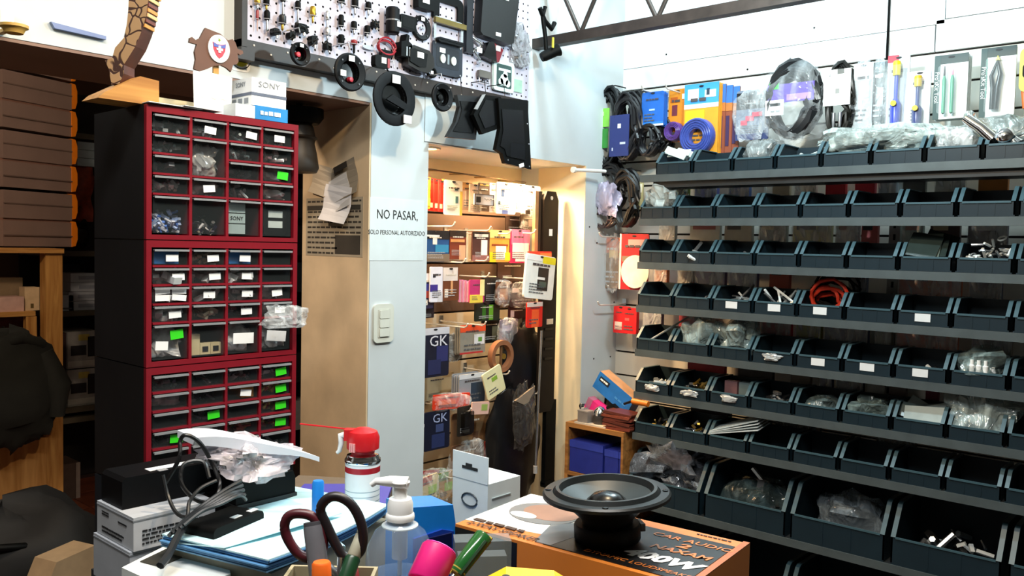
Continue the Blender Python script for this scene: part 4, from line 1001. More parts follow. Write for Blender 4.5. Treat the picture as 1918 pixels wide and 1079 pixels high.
# frame plate, strap handle, terminal plate
def ring_plate(b, W_, H_, r, iw, ih, ir, y0, y1, cz=0):
    o = rrect(W_, H_, r, 4); i_ = rrect(iw, ih, ir, 4, cz=cz); n = len(o)
    vs = [(x, y0, z) for x, z in o] + [(x, y0, z) for x, z in i_] + [(x, y1, z) for x, z in o] + [(x, y1, z) for x, z in i_]
    fs = []
    for k in range(n):
        j = (k + 1) % n
        fs += [(k, n + k, n + j, j)[::-1], (2*n+k, 2*n+j, 3*n+j, 3*n+k)[::-1], (k, j, 2*n+j, 2*n+k)[::-1], (n+k, 3*n+k, 3*n+j, n+j)[::-1]]
    b.add(vs, fs); return b
t, w, h = rounded(810, -6, 866, 50, 'cover_frame', 'black rounded cover frame with an open middle', 'frame', blk)
ring_plate(MB(), w, h, 0.022, w*0.62, h*0.62, 0.008, -0.006, 0.0, -h*0.06).build('frame', blk, t, smooth=30)
t, w, h = rounded(808, 34, 866, 88, 'strap_handle', 'metal-ended black strap handle below the cover frame', 'handle', blk)
ring_plate(MB(), w*0.95, h*0.9, 0.012, w*0.8, h*0.72, 0.008, -0.008, 0.0).build('frame', STEEL, t, smooth=30)
MB().box(-w*.5, w*.5, -0.02, -0.008, h*.2, h*.38).build('hinge_bar', mat('#7a6a3c', 0.35, 0.7), t)
MB().prism(rrect(w*.84, h*.16, 0.008, cz=-h*.36), -0.022, -0.008).build('grip', RUBBER, t, smooth=30)
t, w, h = rounded(808, 81, 864, 142, 'terminal_plate', 'dark blue-grey speaker terminal plate with two pale sockets', 'plate', blk)
tpm = mat('#1d2430', 0.4)
MB().prism(rrect(w, h, 0.014), -0.006, 0).build('plate', tpm, t, smooth=30); MB().prism(rrect(w*.78, h*.62, 0.01, cz=h*.02), -0.0065, -0.003).build('recess', mat('#161b24', 0.35), t)
for s in (-1, 1): MB().prism(circle(w*.085, 16, s*w*.18, -h*.02, 1, 1.25), -0.010, -0.006).build('socket', mat('#c3d0cc', 0.4), t)
MB().box(-w*.03, w*.03, -0.009, -0.0062, -h*.16, h*.14).build('divider', mat('#8a949a', 0.3, 0.5), t); MB().box(-w*.28, -w*.1, -0.008, -0.0062, h*.16, h*.3).build('price_tag', PAPER, t)
for sx_ in (-1, 1):
    for sz_ in (-1, 1): MB().prism(circle(0.003, 8, sx_*w*.42, sz_*h*.42), -0.0072, -0.006).build('screw', STEEL, t)
# upright rail
t, w, h = rounded(869, -20, 882, 100, 'rack_rail', 'long narrow dark rail standing upright on the pegboard', 'rail', blk)
MB().box(-w*.5, w*.4, -0.014, 0, -h*.5, h*.5).box(w*.4, w*.6, -0.012, 0, -h*.5, -h*.32).build('rail', mat('#14171f', 0.35), t)
# big dark panel
x, z, w, h = rect_y(890, -30, 966, 79, PY - 0.02)
t = thing('speaker_grille', 'large tapering black panel hung at the right of the pegboard', 'panel', (x, PY - 0.02, z))
MB().prism([(-w*.46,-h*.42),(-w*.40,-h*.47),(w*.28,-h*.5),(w*.36,-h*.46),(w*.5,h*.5),(-w*.40,h*.5)], -0.02, 0.014).build('panel', mat('#0b0c0d', 0.5, var=0.2, scale=120), t)
MB().box(-w*.1, w*.02, -0.022, -0.02, -h*.42, -h*.36).build('price_tag', PAPER, t); MB().box(w*.06, w*.2, -0.022, -0.02, h*.24, h*.3).build('price_tag', PAPER, t)
MB().tube([(-w*.42, -0.005, h*.18), (-w*.6, -0.008, h*.2), (-w*.62, -0.008, h*.16), (-w*.44, -0.005, h*.13)], 0.003, 6).build('side_loop', blk, t)
# silver twisted handle, red and black box, latch, framed plate, clear bags
t, w, h = rounded(880, 72, 899, 118, 'chain_piece', 'silver twisted chain piece in a small bag', 'chain', blk)
MB().tube([(w*.4*math.sin(i*0.9), -0.01-0.004*math.cos(i*1.3), -h/2+h*i/12) for i in range(13)], 0.0055, 8).build('links', STEEL, t, smooth=50); MB().box(-w*.2, w*.3, -0.02, -0.018, -h*.1, h*.1).build('price_tag', PAPER, t)
t, w, h = rounded(896, 80, 935, 117, 'fuse_box', 'tilted black box with a dark red side', 'box', blk)
MB().prism([(-w*.5,-h*.35),(w*.15,-h*.5),(w*.1,h*.1),(w*.0,h*.5),(-w*.25,h*.42)], -0.024, 0).build('case', BLACKG, t); MB().prism([(w*.15,-h*.5),(w*.3,-h*.45),(w*.5,h*.25),(w*.0,h*.5)], -0.02, -0.002).build('side', mat('#6a1420', 0.4), t); MB().box(w*.12, w*.32, -0.023, -0.02, h*.1, h*.36).build('price_tag', PAPER, t)
t, w, h = rounded(893, 132, 915, 158, 'draw_latch', 'small grey metal latch low on the pegboard', 'latch', blk)
MB().prism(rrect(w, h*.5, 0.004, cz=h*.2), -0.012, 0).build('body', mat('#6f6a64', 0.35, 0.7), t, smooth=30); MB().tube([(-w*.45, -0.006, 0.0), (-w*.4, -0.008, -h*.4), (w*.4, -0.008, -h*.4), (w*.45, -0.006, 0)], 0.0022, 6).build('bail', STEEL, t)
t, w, h = rounded(921, 115, 959, 172, 'framed_switch_plate', 'white-edged plate with a dark green middle and white marks', 'plate', blk)
MB().prism(rrect(w, h, 0.012), -0.010, 0).build('border', mat('#cfe6e2', 0.3), t, smooth=30); MB().prism(rrect(w*.74, h*.76, 0.007), -0.0108, -0.008).build('panel', mat('#1c3a36', 0.3), t)
for k, (cx, cz, r_) in enumerate(((0, -.12, .20), (-.16, -.2, .12), (.18, -.22, .12), (.05, .06, .11))): MB().prism(circle(w*r_, 12, w*cx, h*cz), -0.0118, -0.0108).build('white_mark', mat('#dff0ee', 0.4), t)
MB().box(-w*.28, w*.3, -0.0118, -0.0108, h*.16, h*.24).build('white_bar', mat('#dff0ee', 0.4), t)
tag(MB().box(0, 0.06, -0.003, 0, 0, 0.045).build('green_card', mat('#8fae9c', 0.6), loc=on_peg(956, 170)), 'small pale green card at the pegboard\'s lower right', 'card')
for k, (px, py, w, h) in enumerate(((968, 72, 40, 52), (972, 108, 28, 36))):
    sxp, szp = pscale(px)
    bg = MB().blob(w*sxp, 0.02, h*szp, 80+k, rough=0.3); o = bg.build('parts_bag', crinkle('#9b9ba0', 0.6, 0.15), loc=on_peg(px, py + h/2, 0.012), smooth=50)
    tag(o, ['larger clear bag of clips at the pegboard\'s right edge', 'smaller clear bag of clips under the larger one'][k], 'bag')
    ms = [STEEL, DARKM, mat('#77706a', 0.5)]
    tag(_pile(90+k, w*sxp*0.6, 0.014, h*szp*0.55, 10, ms, 0.006, 0.012).build('bagged_clips', ms, loc=on_peg(px, py + h*0.3, 0.012)), ['metal clips in the larger clear bag', 'metal clips in the smaller clear bag'][k], 'clips', kind='stuff')
t, w, h = rounded(774, -16, 805, 20, 'relay_box', 'small black box with a white tag at the top edge', 'box', blk)
MB().prism(rrect(w, h, 0.004), -0.025, 0).build('case', blk, t); MB().box(-w*.25, w*.15, -0.0265, -0.025, -h*.2, h*.12).build('price_tag', PAPER, t)
# row of discs and corner pieces hanging below the board
DY = 1.978
def drop(t, z):   # thin hook up to the board
    MB().tube([(0, 0.003, z * 0.8), (0, 0.008, z), (0, PY - DY + 0.002, z)], 0.0016, 5).build('hook', STEEL, t)
DY = 1.978
t, R = cup(542, 79, 583, 123, 'smallest hanging tweeter disc with a red centre', True, 'tweeter_disc', mat('#b02a38', 0.4), DY, holes=True); drop(t, R + 0.04)
t, R = cup(628, 99, 683, 171, 'medium tweeter disc with red dome and two white tags', True, 'tweeter_disc', None, DY); drop(t, R + 0.03)
MB().lathe([(0, -0.002), (R*.13, -0.004), (R*.15, -0.016)], 14).build('centre_dome', mat('#a02030', 0.4), t, loc=(R*.15, 0, -R*.35), rot=(math.pi/2, 0, 0), smooth=40)
MB().box(-R*.75, -R*.4, -0.010, -0.0085, -R*.3, R*.0).build('price_tag', PAPER, t)
t, R = cup(694, 133, 782, 236, 'largest hanging disc, a black bass port cup', True, 'bass_port', None, DY - 0.01, 0.0, False); drop(t, R + 0.03)
MB().prism([(-R*.5,-R*.1),(R*.4,-R*.38),(R*.62,-R*.2),(-R*.2,R*.12)], -0.012, -0.004).build('inner_ridge', RUBBER, t)
MB().box(R*.35, R*.72, -0.012, -0.0075, -R*.85, -R*.55).build('price_tag', mat('#c9ccd2', 0.6), t)
t, R = cup(806, 155, 851, 209, 'round black cup hanging beside the corner pieces', False, 'speaker_cup', BLACKG, DY); drop(t, R + 0.03)
x, z, w, h = rect_y(712, 108, 735, 135, DY)
t = thing('cable_plug', 'dark red and black cable plug beside the largest disc', 'plug', (x - 0.03, DY, z + 0.002))
MB().prism(rrect(0.055, 0.035, 0.008), -0.02, 0.0).build('body', blk, t, smooth=30); MB().box(-0.005, 0.012, -0.022, -0.02, -0.005, 0.012).build('price_tag', PAPER, t); MB().tube([(0.02, -0.01, -0.01), (0.035, -0.01, -0.03), (0.02, 0.0, -0.055), (-0.01, 0.005, -0.075)], 0.003, 6).build('cable', BLACK, t, smooth=50)
MB().box(0.018, 0.026, -0.021, -0.004, -0.015, 0.012).build('red_band', redm, t)
def corner(pxs, label, Yc, name='corner_piece', tagat=None, m=None):
    c = at_y(sum(p[0] for p in pxs)/len(pxs), sum(p[1] for p in pxs)/len(pxs), Yc)
    t = thing(name, label, 'speaker part', (c.x, Yc, c.z))
    pts = [(at_y(x, y, Yc).x - c.x, at_y(x, y, Yc).z - c.z) for x, y in pxs]
    MB().prism(pts, -0.008, 0.008).build('shell', m or BLACK, t)
    inn = [(x*0.72, z*0.72) for x, z in pts]
    MB().prism(inn, -0.011, -0.008).build('raised_panel', BLACKG, t)
    top = max(p[1] for p in pts)
    MB().tube([(0, 0.008, top*0.7), (0, 0.02, max(top, PZ0 + 0.02 - c.z)), (0, PY - Yc, max(top, PZ0 + 0.02 - c.z))], 0.002, 5).build('hook', DARKM, t)
    if tagat:
        p = at_y(tagat[0], tagat[1], Yc); MB().box(-0.012, 0.012, -0.013, -0.011, -0.006, 0.006).build('price_tag', PAPER, t, loc=(p.x - c.x, 0, p.z - c.z), rot=(0, -0.3, 0))
    return t
corner([(853, 178), (905, 182), (893, 222), (888, 262), (835, 257), (850, 230), (858, 200)], 'black curved corner piece, leftmost below the pegboard', DY + 0.03, m=mat('#17181b', 0.5))
corner([(902, 178), (935, 182), (950, 235), (900, 252), (884, 215)], 'black triangular corner piece in the middle, hanging askew', DY + 0.005, tagat=(933, 243))
t = corner([(930, 184), (985, 188), (992, 318), (943, 306), (938, 288), (926, 280), (934, 240)], 'tall black cut-out speaker panel at the pegboard\'s lower right corner', DY - 0.01, 'speaker_baffle', tagat=(972, 310))
p = at_y(965, 283, DY - 0.01)
MB().prism(rrect(0.075, 0.05, 0.004), -0.0115, -0.0105).build('recess', RUBBER, t, loc=(p.x - t.location.x, 0, p.z - t.location.z))
for px, py in ((948, 300), (988, 312), (987, 270), (984, 232)):
    p = at_y(px, py, DY - 0.01); MB().prism(circle(0.003, 8), -0.0095, -0.008).build('screw', STEEL, t, loc=(p.x - t.location.x, 0, p.z - t.location.z))
# grey tape strip crossing
p = at_y(906, 178, DY - 0.004); q = at_y(892, 205, DY - 0.004)
tag(MB().prism([(-0.008, 0), (0.008, 0.004), (0.004 + q.x - p.x, q.z - p.z), (-0.012 + q.x - p.x, q.z - p.z)], -0.002, 0.0).build('grey_strap', mat('#8a8b8c', 0.4), loc=(p.x, DY - 0.004, p.z)), 'short grey strap hanging over the middle corner piece', 'strap')
# ================================================================== hanging merchandise
def hang(wall, px0, py0, px1, py1, plane):
    if wall == 'y':
        x, z, w, h = rect_y(px0, py0, px1, py1, plane); return Vector((x, plane, z)), w, h, 0.0
    y, z, w, h = rect_x(px0, py0, px1, py1, plane); return Vector((plane, y, z)), w, h, RX
def pack(wall, rect, plane, name, label, cat, base, patches=(), th=0.006, blister=None, words=(), stack=0, group=None, tilt=0.0, film=False, stack_lab=None, tab=True, shape=None, gloss=0.5):
    loc, w, h, rz = hang(wall, *rect, plane)
    t = thing(name, label, cat, loc, rz, group)
    if tilt: t.rotation_euler.rotate_axis('Y', tilt)
    outline = [(x*w, z*h) for x, z in shape] if shape else rrect(w, h, min(w, h)*0.06, 2)
    MB().prism(outline, 0.0, th).build('card', mat(base, gloss, var=0.06), t)
    k = 0
    for (u0, v0, u1, v1, c) in patches:
        k += 1
        MB().box((u0-.5)*w, (u1-.5)*w, -0.0004*k-0.0003, 0.001, (v0-.5)*h, (v1-.5)*h).build('print', mat(c, gloss, var=0.05), t)
    if w > 0.045 and h > 0.05 and not words:
        sd = int(rect[0] * 7 + rect[1])
        rr = random.Random(sd); c0 = lin(base); dark = sum(c0) > 0.5
        k += 1; scribble(t, -w*.36, w*rr.uniform(.0, .36), -h*rr.uniform(.36, .42), -h*rr.uniform(.1, .22), -0.0004*k-0.0006, rr.choice((2, 3, 4)), mat('#55585c' if dark else '#a9acb0', 0.6), sd, fill=0.38)
        scribble(t, -w*.3, w*.3, h*.24, h*.32, -0.0004*k-0.0006, 1, mat('#4a4446' if dark else '#c9c5bd', 0.6), sd + 1, fill=0.6)
    if tab: MB().prism(circle(0.006, 10, 0, h*0.46, 1.6, 0.6), -0.0005-0.0004*k, 0.0005).build('hang_hole', INK, t)
    if blister:
        u0, v0, u1, v1, dpt, mm = blister
        bw, bh = (u1-u0)*w, (v1-v0)*h
        MB().prism(rrect(bw, bh, min(bw, bh)*0.15, 3, cx=((u0+u1)/2-.5)*w, cz=((v0+v1)/2-.5)*h), -dpt, 0.0).build('blister', mm, t, smooth=30)
    if film:
        MB().blob(w*1.08, 0.035, h*1.06, int(w*9999) % 97, rough=0.14, nu=24, nv=16, flat=False).build('film_sleeve', FILM, t, loc=(0, th*.5, -h*.53), smooth=50)
    for (s, u, v, size, c, *ex) in words:
        text(s, size, mat(c, 0.5, var=0.02), t, ((u-.5)*w, -0.0012-0.0004*k, (v-.5)*h), sx=ex[0] if ex else 1.0, rot=(math.pi/2, ex[1] if len(ex) > 1 else 0, 0))
    for i in range(stack):
        d = Vector((0, 0.012*(i+1), 0)); d.rotate(Matrix.Rotation(rz, 3, 'Z'))
        o = thing(name, '%s, %s one back' % (stack_lab, ORD[i]), cat, loc + d + Vector((0, 0, -0.003*(i % 2))), rz, group or (stack_lab or label))
        MB().prism(outline, 0.0, th).build('card', mat(base, gloss, var=0.06), o)
    return t, w, h
def peg_hook(wall, px, py, plane, depth, label, m=None):
    loc, w, h, rz = hang(wall, px-5, py-5, px+5, py+5, plane)
    t = thing('display_hook', label, 'hook', loc, rz, 'metal display hooks')
    MB().tube([(0, depth, 0.012), (0, depth-0.004, 0), (0, 0.012, 0), (0, 0.0, 0.005), (0, -0.006, 0.016)], 0.003, 8).build('prong', m or mat('#e6e2da', 0.25, 0.3, var=0.05), t, smooth=50)
    MB().box(-0.009, 0.009, depth-0.004, depth, -0.004, 0.022).build('back_plate', STEEL, t)
    return t
YN = 2.30
P = pack
# --- row A, bright packs under the downlights
P('y', (796, 332, 806, 391), YN, 'string_pack', 'narrow orange and yellow pack at the left end of top niche row', 'pack', '#e0a020', [(0,.6,1,1,'#e06a1c'),(0,.1,1,.35,'#f0d040')])
for k in range(3):
    P('y', (804+9*k, 334+2*k, 815+9*k, 395+k), YN+0.02-0.012*k, 'string_pack', 'slim bright red pack, %s from left in the top niche row' % ORD[k], 'pack', '#c81c14', [(0,.88,1,1,'#8a0f10'),(.2,.1,.6,.25,'#e8b0a0')], group='red packs in the niche')
P('y', (828, 336, 840, 396), YN+0.01, 'string_pack', 'pack with yellow-green top and red bottom in the top niche row', 'pack', '#c9281c', [(0,.5,1,1,'#cfd650')])
P('y', (833, 338, 866, 403), YN-0.02, 'accessory_pack', 'large white pack with a dark curl and yellow edge, top niche row', 'pack', '#f2f4f0', [(.86,0,1,.7,'#d8b84a'),(.55,.72,.75,.78,'#3a5a5c'),(.6,.35,.75,.55,'#3c6a70')])
P('y', (866, 342, 884, 393), YN, 'reed_pack', 'peach-coloured clear pack right of the large white one', 'pack', '#dcb496', [(0,.75,1,1,'#c99a5c'),(.3,.1,.45,.7,'#e8d0c0')], blister=(.1,.05,.9,.7,.012,CLEARP))
P('y', (880, 345, 900, 398), YN-0.015, 'reed_pack', 'second peach clear pack left of the brown card', 'pack', '#e6cdbc', [(.2,.1,.35,.8,'#cfa890')], blister=(.1,.05,.9,.75,.012,CLEARP))
t, w, h = P('y', (897, 343, 917, 396), YN-0.02, 'pick_card', 'dark brown hanging card behind the small framed brand sign', 'card', '#4f3f32', [(.1,.9,.9,.96,'#caa04a')])
t, w, h = P('y', (889, 364, 925, 385), YN-0.05, 'brand_sign', 'small framed white sign with a black mark and dark lettering', 'sign', '#e6dcd4', [(0,0,1,.06,'#4a3a34'),(0,.94,1,1,'#4a3a34'),(0,0,.03,1,'#4a3a34'),(.97,0,1,1,'#4a3a34'),(.08,.25,.3,.75,'#1c1818')], tab=False)
MB().tube([(-w*.06 + w*.5*k/14, -0.006, h*.05 + h*.07*math.sin(k*1.5)) for k in range(15)], 0.0011, 5).build('script_mark', mat('#5a4c44', 0.5), t)
P('y', (917, 343, 932, 398), YN, 'reed_pack', 'pale pink narrow pack right of the brown card', 'pack', '#ead6cc', [(.1,.8,.9,.9,'#b8998a')])
P('y', (930, 342, 966, 401), YN-0.03, 'accessory_pack', 'broad white pack with a blue fleck and blue foot tag', 'pack', '#f4f6f6', [(.25,.55,.4,.8,'#2c4a78'),(.3,0,.6,.12,'#5a6fae'),(.1,.3,.2,.4,'#3a5a6a')])
P('y', (964, 345, 985, 398), YN, 'accessory_pack', 'plain white pack next to the broad white one', 'pack', '#f6f4ea', [(.1,.1,.25,.4,'#d8c890')])
P('y', (983, 348, 1012, 402), YN-0.03, 'accessory_pack', 'white pack with a black clip at its foot, right end of top row', 'pack', '#f8f8f6', [(.05,.0,.35,.14,'#2a2420'),(.3,.7,.7,.9,'#c3c9c4')])
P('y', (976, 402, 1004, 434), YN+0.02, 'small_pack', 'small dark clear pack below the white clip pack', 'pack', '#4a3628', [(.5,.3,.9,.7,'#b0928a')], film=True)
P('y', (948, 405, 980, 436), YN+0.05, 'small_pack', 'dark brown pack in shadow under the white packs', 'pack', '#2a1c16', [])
# --- row B
P('y', (793, 432, 842, 490), YN-0.02, 'string_pack', 'blue string pack with dark header in the second niche row', 'pack', '#20508a', [(0,.72,1,1,'#12161e'),(.1,.8,.6,.86,'#cfd6dc'),(.1,0,1,.25,'#7a6a5a'),(.45,.3,.95,.55,'#2c86b8'),(.35,.55,.5,.8,'#dfe6e8')], stack=3, stack_lab='blue string pack hung behind the front blue one', group='blue string packs')
P('y', (841, 432, 873, 486), YN-0.02, 'string_pack', 'rust-brown string pack with a pale guitar print', 'pack', '#7a3420', [(0,.78,1,1,'#2a1a14'),(.1,.6,.9,.7,'#d8985c'),(.6,.0,.95,.5,'#e0a880')])
for k in range(3):
    P('y', (872+5*k, 438+2*k, 877+5*k, 491), YN-0.01+0.01*k, 'pack_edge', 'thin cream pack seen edge-on beside the rust pack, %s from left' % ORD[k], 'pack', '#d8c4a0', [], group='cream packs edge-on', tab=False)
P('y', (885, 434, 917, 489), YN-0.03, 'string_pack', 'black and white pack with a pale figure in second niche row', 'pack', '#4a2a26', [(0,.78,1,1,'#1e1614'),(.1,.82,.9,.92,'#d8ccc0'),(.5,.2,.85,.72,'#efe9e0'),(0,.0,1,.2,'#8a5a56')])
P('y', (917, 431, 955, 491), YN-0.03, 'string_pack', 'yellow and orange string pack with white figures', 'pack', '#e0a040', [(0,.75,1,1,'#f0c87a'),(.1,.5,.9,.56,'#8a3a1c'),(.3,.08,.8,.5,'#f4efe2'),(0,.0,.3,.3,'#f2d218'),(.75,.05,1,.3,'#f0d828')])
P('y', (954, 430, 992, 493), YN-0.03, 'string_pack', 'pink and white string pack at the right of second niche row', 'pack', '#c82858', [(.1,.55,1,1,'#e0749a'),(.15,.15,.95,.6,'#f4e6e2'),(.3,.05,.8,.15,'#fdf6ea')])
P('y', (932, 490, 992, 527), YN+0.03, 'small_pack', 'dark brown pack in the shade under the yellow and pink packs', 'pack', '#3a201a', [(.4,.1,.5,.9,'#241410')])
# --- row C
P('y', (789, 512, 812, 578), YN-0.02, 'string_pack', 'blue, red and white patterned pack at left of third niche row', 'pack', '#2c2a4a', [(0,.75,1,1,'#e6e6f0'),(0,.5,1,.7,'#3a3c96'),(.2,.3,.9,.5,'#a03c34'),(0,.1,.5,.25,'#e6e0d8')], tab=False)
P('y', (806, 500, 829, 566), YN-0.035, 'string_pack', 'white and violet crinkled pack in the third niche row', 'pack', '#e4e4f2', [(0,.3,.6,.5,'#3c2c8a'),(.6,0,1,.3,'#cfcfd8'),(.2,.7,.4,.8,'#2a2a3a')], tab=False)
P('y', (828, 501, 860, 563), YN-0.02, 'string_pack', 'glossy brown foil pack with pale streaks', 'pack', '#6a3c24', [(.05,.6,.9,1,'#e0d8d4'),(.15,.1,.35,.35,'#e8dcd0'),(.5,.2,.62,.6,'#c89468')])
for k in range(4):
    P('y', (860+6*k, 524+k, 868+6*k, 566), YN-0.0-0.01*k, 'straw_pack', 'slim pink and white striped pack, %s from left in third niche row' % ORD[k], 'pack', '#d888a4', [(.3,0,.7,.95,'#f4e6ea')], group='pink striped packs', tab=False)
P('y', (880, 524, 907, 567), YN-0.045, 'string_pack', 'magenta and yellow folded pack beside the pink stripes', 'pack', '#c0306c', [(.0,.0,.9,.35,'#e6c84a'),(.7,.3,1,1,'#f0e29a')], tab=False)
P('y', (906, 520, 936, 570), YN, 'small_pack', 'black pack in the middle of third niche row', 'pack', '#101014', [])
P('y', (930, 528, 960, 570), YN-0.02, 'small_pack', 'clear brown pack with amber parts', 'pack', '#5a3420', [(.2,.2,.7,.7,'#9a6434')], film=True)
P('y', (957, 530, 1004, 574), YN-0.04, 'small_pack', 'dark clear pack with a white tag and grey parts', 'pack', '#33262a', [(.05,.6,.3,.8,'#d8d0d0'),(.4,.1,.85,.6,'#4a4450')], film=True)
t, w, h = P('y', (984, 478, 1038, 560), 2.155, 'tuner_card', 'large white card with a black device and yellow top band', 'card', '#efeee6', [(.55,.82,1,.98,'#f2e01c'),(0,.86,.5,.98,'#f4f2ee'),(.42,.2,.78,.72,'#20221f'),(.47,.28,.72,.4,'#4a5a50'),(.4,.44,.66,.5,'#f0eee8')], th=0.01, tilt=0.10)
P('y', (990, 471, 1033, 486), 2.175, 'red_card', 'bright red card edge above the white tuner card', 'card', '#e02818', [(.5,.2,1,.8,'#e86a30')], tab=False)
P('y', (890, 568, 936, 601), YN-0.0, 'small_pack', 'dark pack with bright green marks in the fourth niche row', 'pack', '#12241a', [(.28,.1,.42,.85,'#2c6a1c'),(.55,.05,.72,.9,'#5a9a24')])
P('y', (953, 572, 985, 614), YN-0.02, 'small_pack', 'dark red-brown pack with small white bits', 'pack', '#3a1418', [(.1,.5,.3,.8,'#d8d0d8'),(.3,.1,.5,.35,'#c9bfc9')])
P('y', (987, 566, 1016, 613), 2.16, 'small_pack', 'glowing red and orange pack with a white header', 'pack', '#d82418', [(0,.82,1,1,'#d8c4b8'),(.3,0,.75,.7,'#ee5a28')])
P('y', (937, 598, 970, 642), YN-0.05, 'small_pack', 'small silver-grey bag above the ring of tape', 'bag', '#77707e', [(.1,.5,.8,.8,'#b0a8b8'),(.3,.2,.9,.45,'#4c4652')], film=True)
# --- row D
t, w, h = P('y', (788, 614, 841, 706), YN-0.05, 'string_pack', 'large dark blue pack lettered GK, upper one', 'pack', '#15182c', [(0,.86,1,1,'#c9c9d2'),(.55,.3,.95,.62,'#2c3064'),(.25,.05,.7,.35,'#242a52')], words=[('GK', .6, .72, .055, '#cfd0dc', 1.2)], th=0.012, group='packs lettered GK')
P('y', (862, 608, 909, 662), YN-0.03, 'small_pack', 'clear grey pack with orange-red header hung on a hook', 'pack', '#8a8478', [(0,.75,1,1,'#d84a24'),(0,.0,.9,.06,'#b02c2c'),(.55,.3,.95,.65,'#d0d0d4'),(.7,.4,.85,.55,'#5a8a3a')], stack=2, stack_lab='clear grey pack hidden behind the orange-headed one', group='orange-headed packs')
loc, w, h, rz = hang('y', 908, 637, 967, 697, YN-0.06)
t = thing('tape_ring', 'brown ring-shaped tape roll hanging in the niche', 'tape', loc)
MB().lathe([(h*.5, -0.012), (h*.5, 0.012), (h*.36, 0.012), (h*.36, -0.012), (h*.5, -0.012)], 32, caps=False).build('ring', mat('#8a5a3c', 0.5), t, rot=(math.pi/2, 0, 0), smooth=40)
MB().box(-0.004, 0.004, -0.004, 0.004, -h*.37, h*.37).build('cross_strip', mat('#6a4a2c', 0.5), t); MB().prism(circle(h*.09, 12, h*.12, -h*.02), -0.004, 0.004).build('tag', BRASS, t)
P('y', (838, 626, 866, 674), YN+0.02, 'small_pack', 'brown-grey clear pack left of the orange-headed one', 'pack', '#6f6556', [(.1,.1,.4,.6,'#4c463c')], film=True)
P('y', (788, 566, 813, 596), YN-0.0, 'small_pack', 'dark pouch below the patterned pack at the niche left', 'pouch', '#241c22', [(.2,.6,.8,.8,'#4a4450')])
P('y', (903, 598, 940, 642), YN+0.03, 'small_pack', 'black pouch under the green-marked pack', 'pouch', '#14120f', [(.5,.1,.9,.7,'#5a5a48')])
P('y', (968, 606, 1000, 650), YN-0.02, 'small_pack', 'black clear pouch under the red and orange pack', 'pouch', '#17151a', [(.2,.3,.7,.6,'#3a3440')], film=True)
P('y', (795, 700, 850, 748), YN+0.08, 'cardboard_card', 'pale cardboard sheet behind the upper GK pack', 'card', '#b9a684', [], tab=False)
P('y', (846, 830, 905, 890), YN-0.02, 'small_pack', 'tan clear packet hanging below the cardboard board', 'pack', '#7a5c44', [(.2,.5,.7,.8,'#a88a6a')], film=True)
# --- row E / F
P('y', (860, 700, 908, 757), YN-0.04, 'small_pack', 'silver metallic pack stack with a dark blue face', 'pack', '#8f9298', [(.45,.05,1,.7,'#2c3a4a'),(0,.85,1,1,'#d0d2d6')], stack=3, stack_lab='silver metallic pack behind the dark blue faced one', group='silver packs')
P('y', (908, 690, 943, 742), YN-0.08, 'paper_tag', 'cream paper tag with a green mark over the silver packs', 'tag', '#e8dfae', [(.4,.55,.7,.7,'#8aae3a')], tilt=-0.35, tab=False)
P('y', (812, 738, 880, 766), YN-0.05, 'red_bag', 'bright red-orange crumpled bag below the silver packs', 'bag', '#d8381c', [(.1,.3,.6,.6,'#f06a3c')], tilt=0.06, tab=False, film=True)
P('y', (884, 753, 916, 776), YN-0.09, 'paper_tag', 'pinkish tag with a green mark beside the red bag', 'tag', '#e0b4a4', [(.55,.3,.9,.8,'#9aae5a')], tilt=0.1, tab=False)
t, w, h = P('y', (794, 770, 842, 842), YN-0.05, 'string_pack', 'dark blue pack lettered GK, lower one', 'pack', '#10152a', [(.3,.05,.8,.4,'#25305a'),(.45,.45,.75,.65,'#3a4670')], words=[('GK', .6, .8, .045, '#9aa6cc', 1.2)], group='packs lettered GK')
P('y', (779, 796, 794, 855), YN-0.06, 'white_tube', 'white tube standing beside the lower GK pack', 'tube', '#b9bcbc', [(0,.9,1,1,'#f2f2f2')], tab=False, th=0.02)
P('y', (858, 761, 885, 816), YN-0.07, 'capo_pack', 'dark blister pack with a silver clip', 'pack', '#1e1a14', [(.3,.1,.8,.2,'#c9c4b8')], blister=(.2,.1,.85,.85,.02,mat('#151412', 0.15, alpha=0.8)))
P('y', (846, 770, 916, 850), YN-0.0, 'cardboard_strip', 'tan cardboard backing board low in the niche', 'card', '#8a6a4a', [(.55,.1,.7,.5,'#6a4c38')], tab=False)
P('y', (908, 824, 938, 884), YN-0.03, 'string_pack', 'red and white speckled bag hanging low in the niche', 'bag', '#8a2c24', [(.1,.6,.6,.75,'#d8c4bc'),(.3,.1,.9,.35,'#c9c2bc'),(.2,.4,.8,.5,'#e0d0c8')], film=True)
for k, (r_, c1, c2, lab) in enumerate((((782, 892, 822, 942), '#c9b88a', '#a02c28', 'cream pack with red top, front left at the niche foot'), ((815, 885, 850, 935), '#b08a5a', '#6a8a4a', 'tan pack with green mark at the niche foot'), ((790, 880, 835, 905), '#5a7a4c', '#a83030', 'green and red pack behind, at the niche foot'))):
    P('y', r_, YN-0.08+0.03*k, 'food_pack', lab, 'pack', c1, [(0,.7,.7,1,c2),(.5,.3,.9,.6,'#9ab84a' if k < 2 else '#d8c8a0')], tab=False, tilt=0.1*(k-1), film=True)
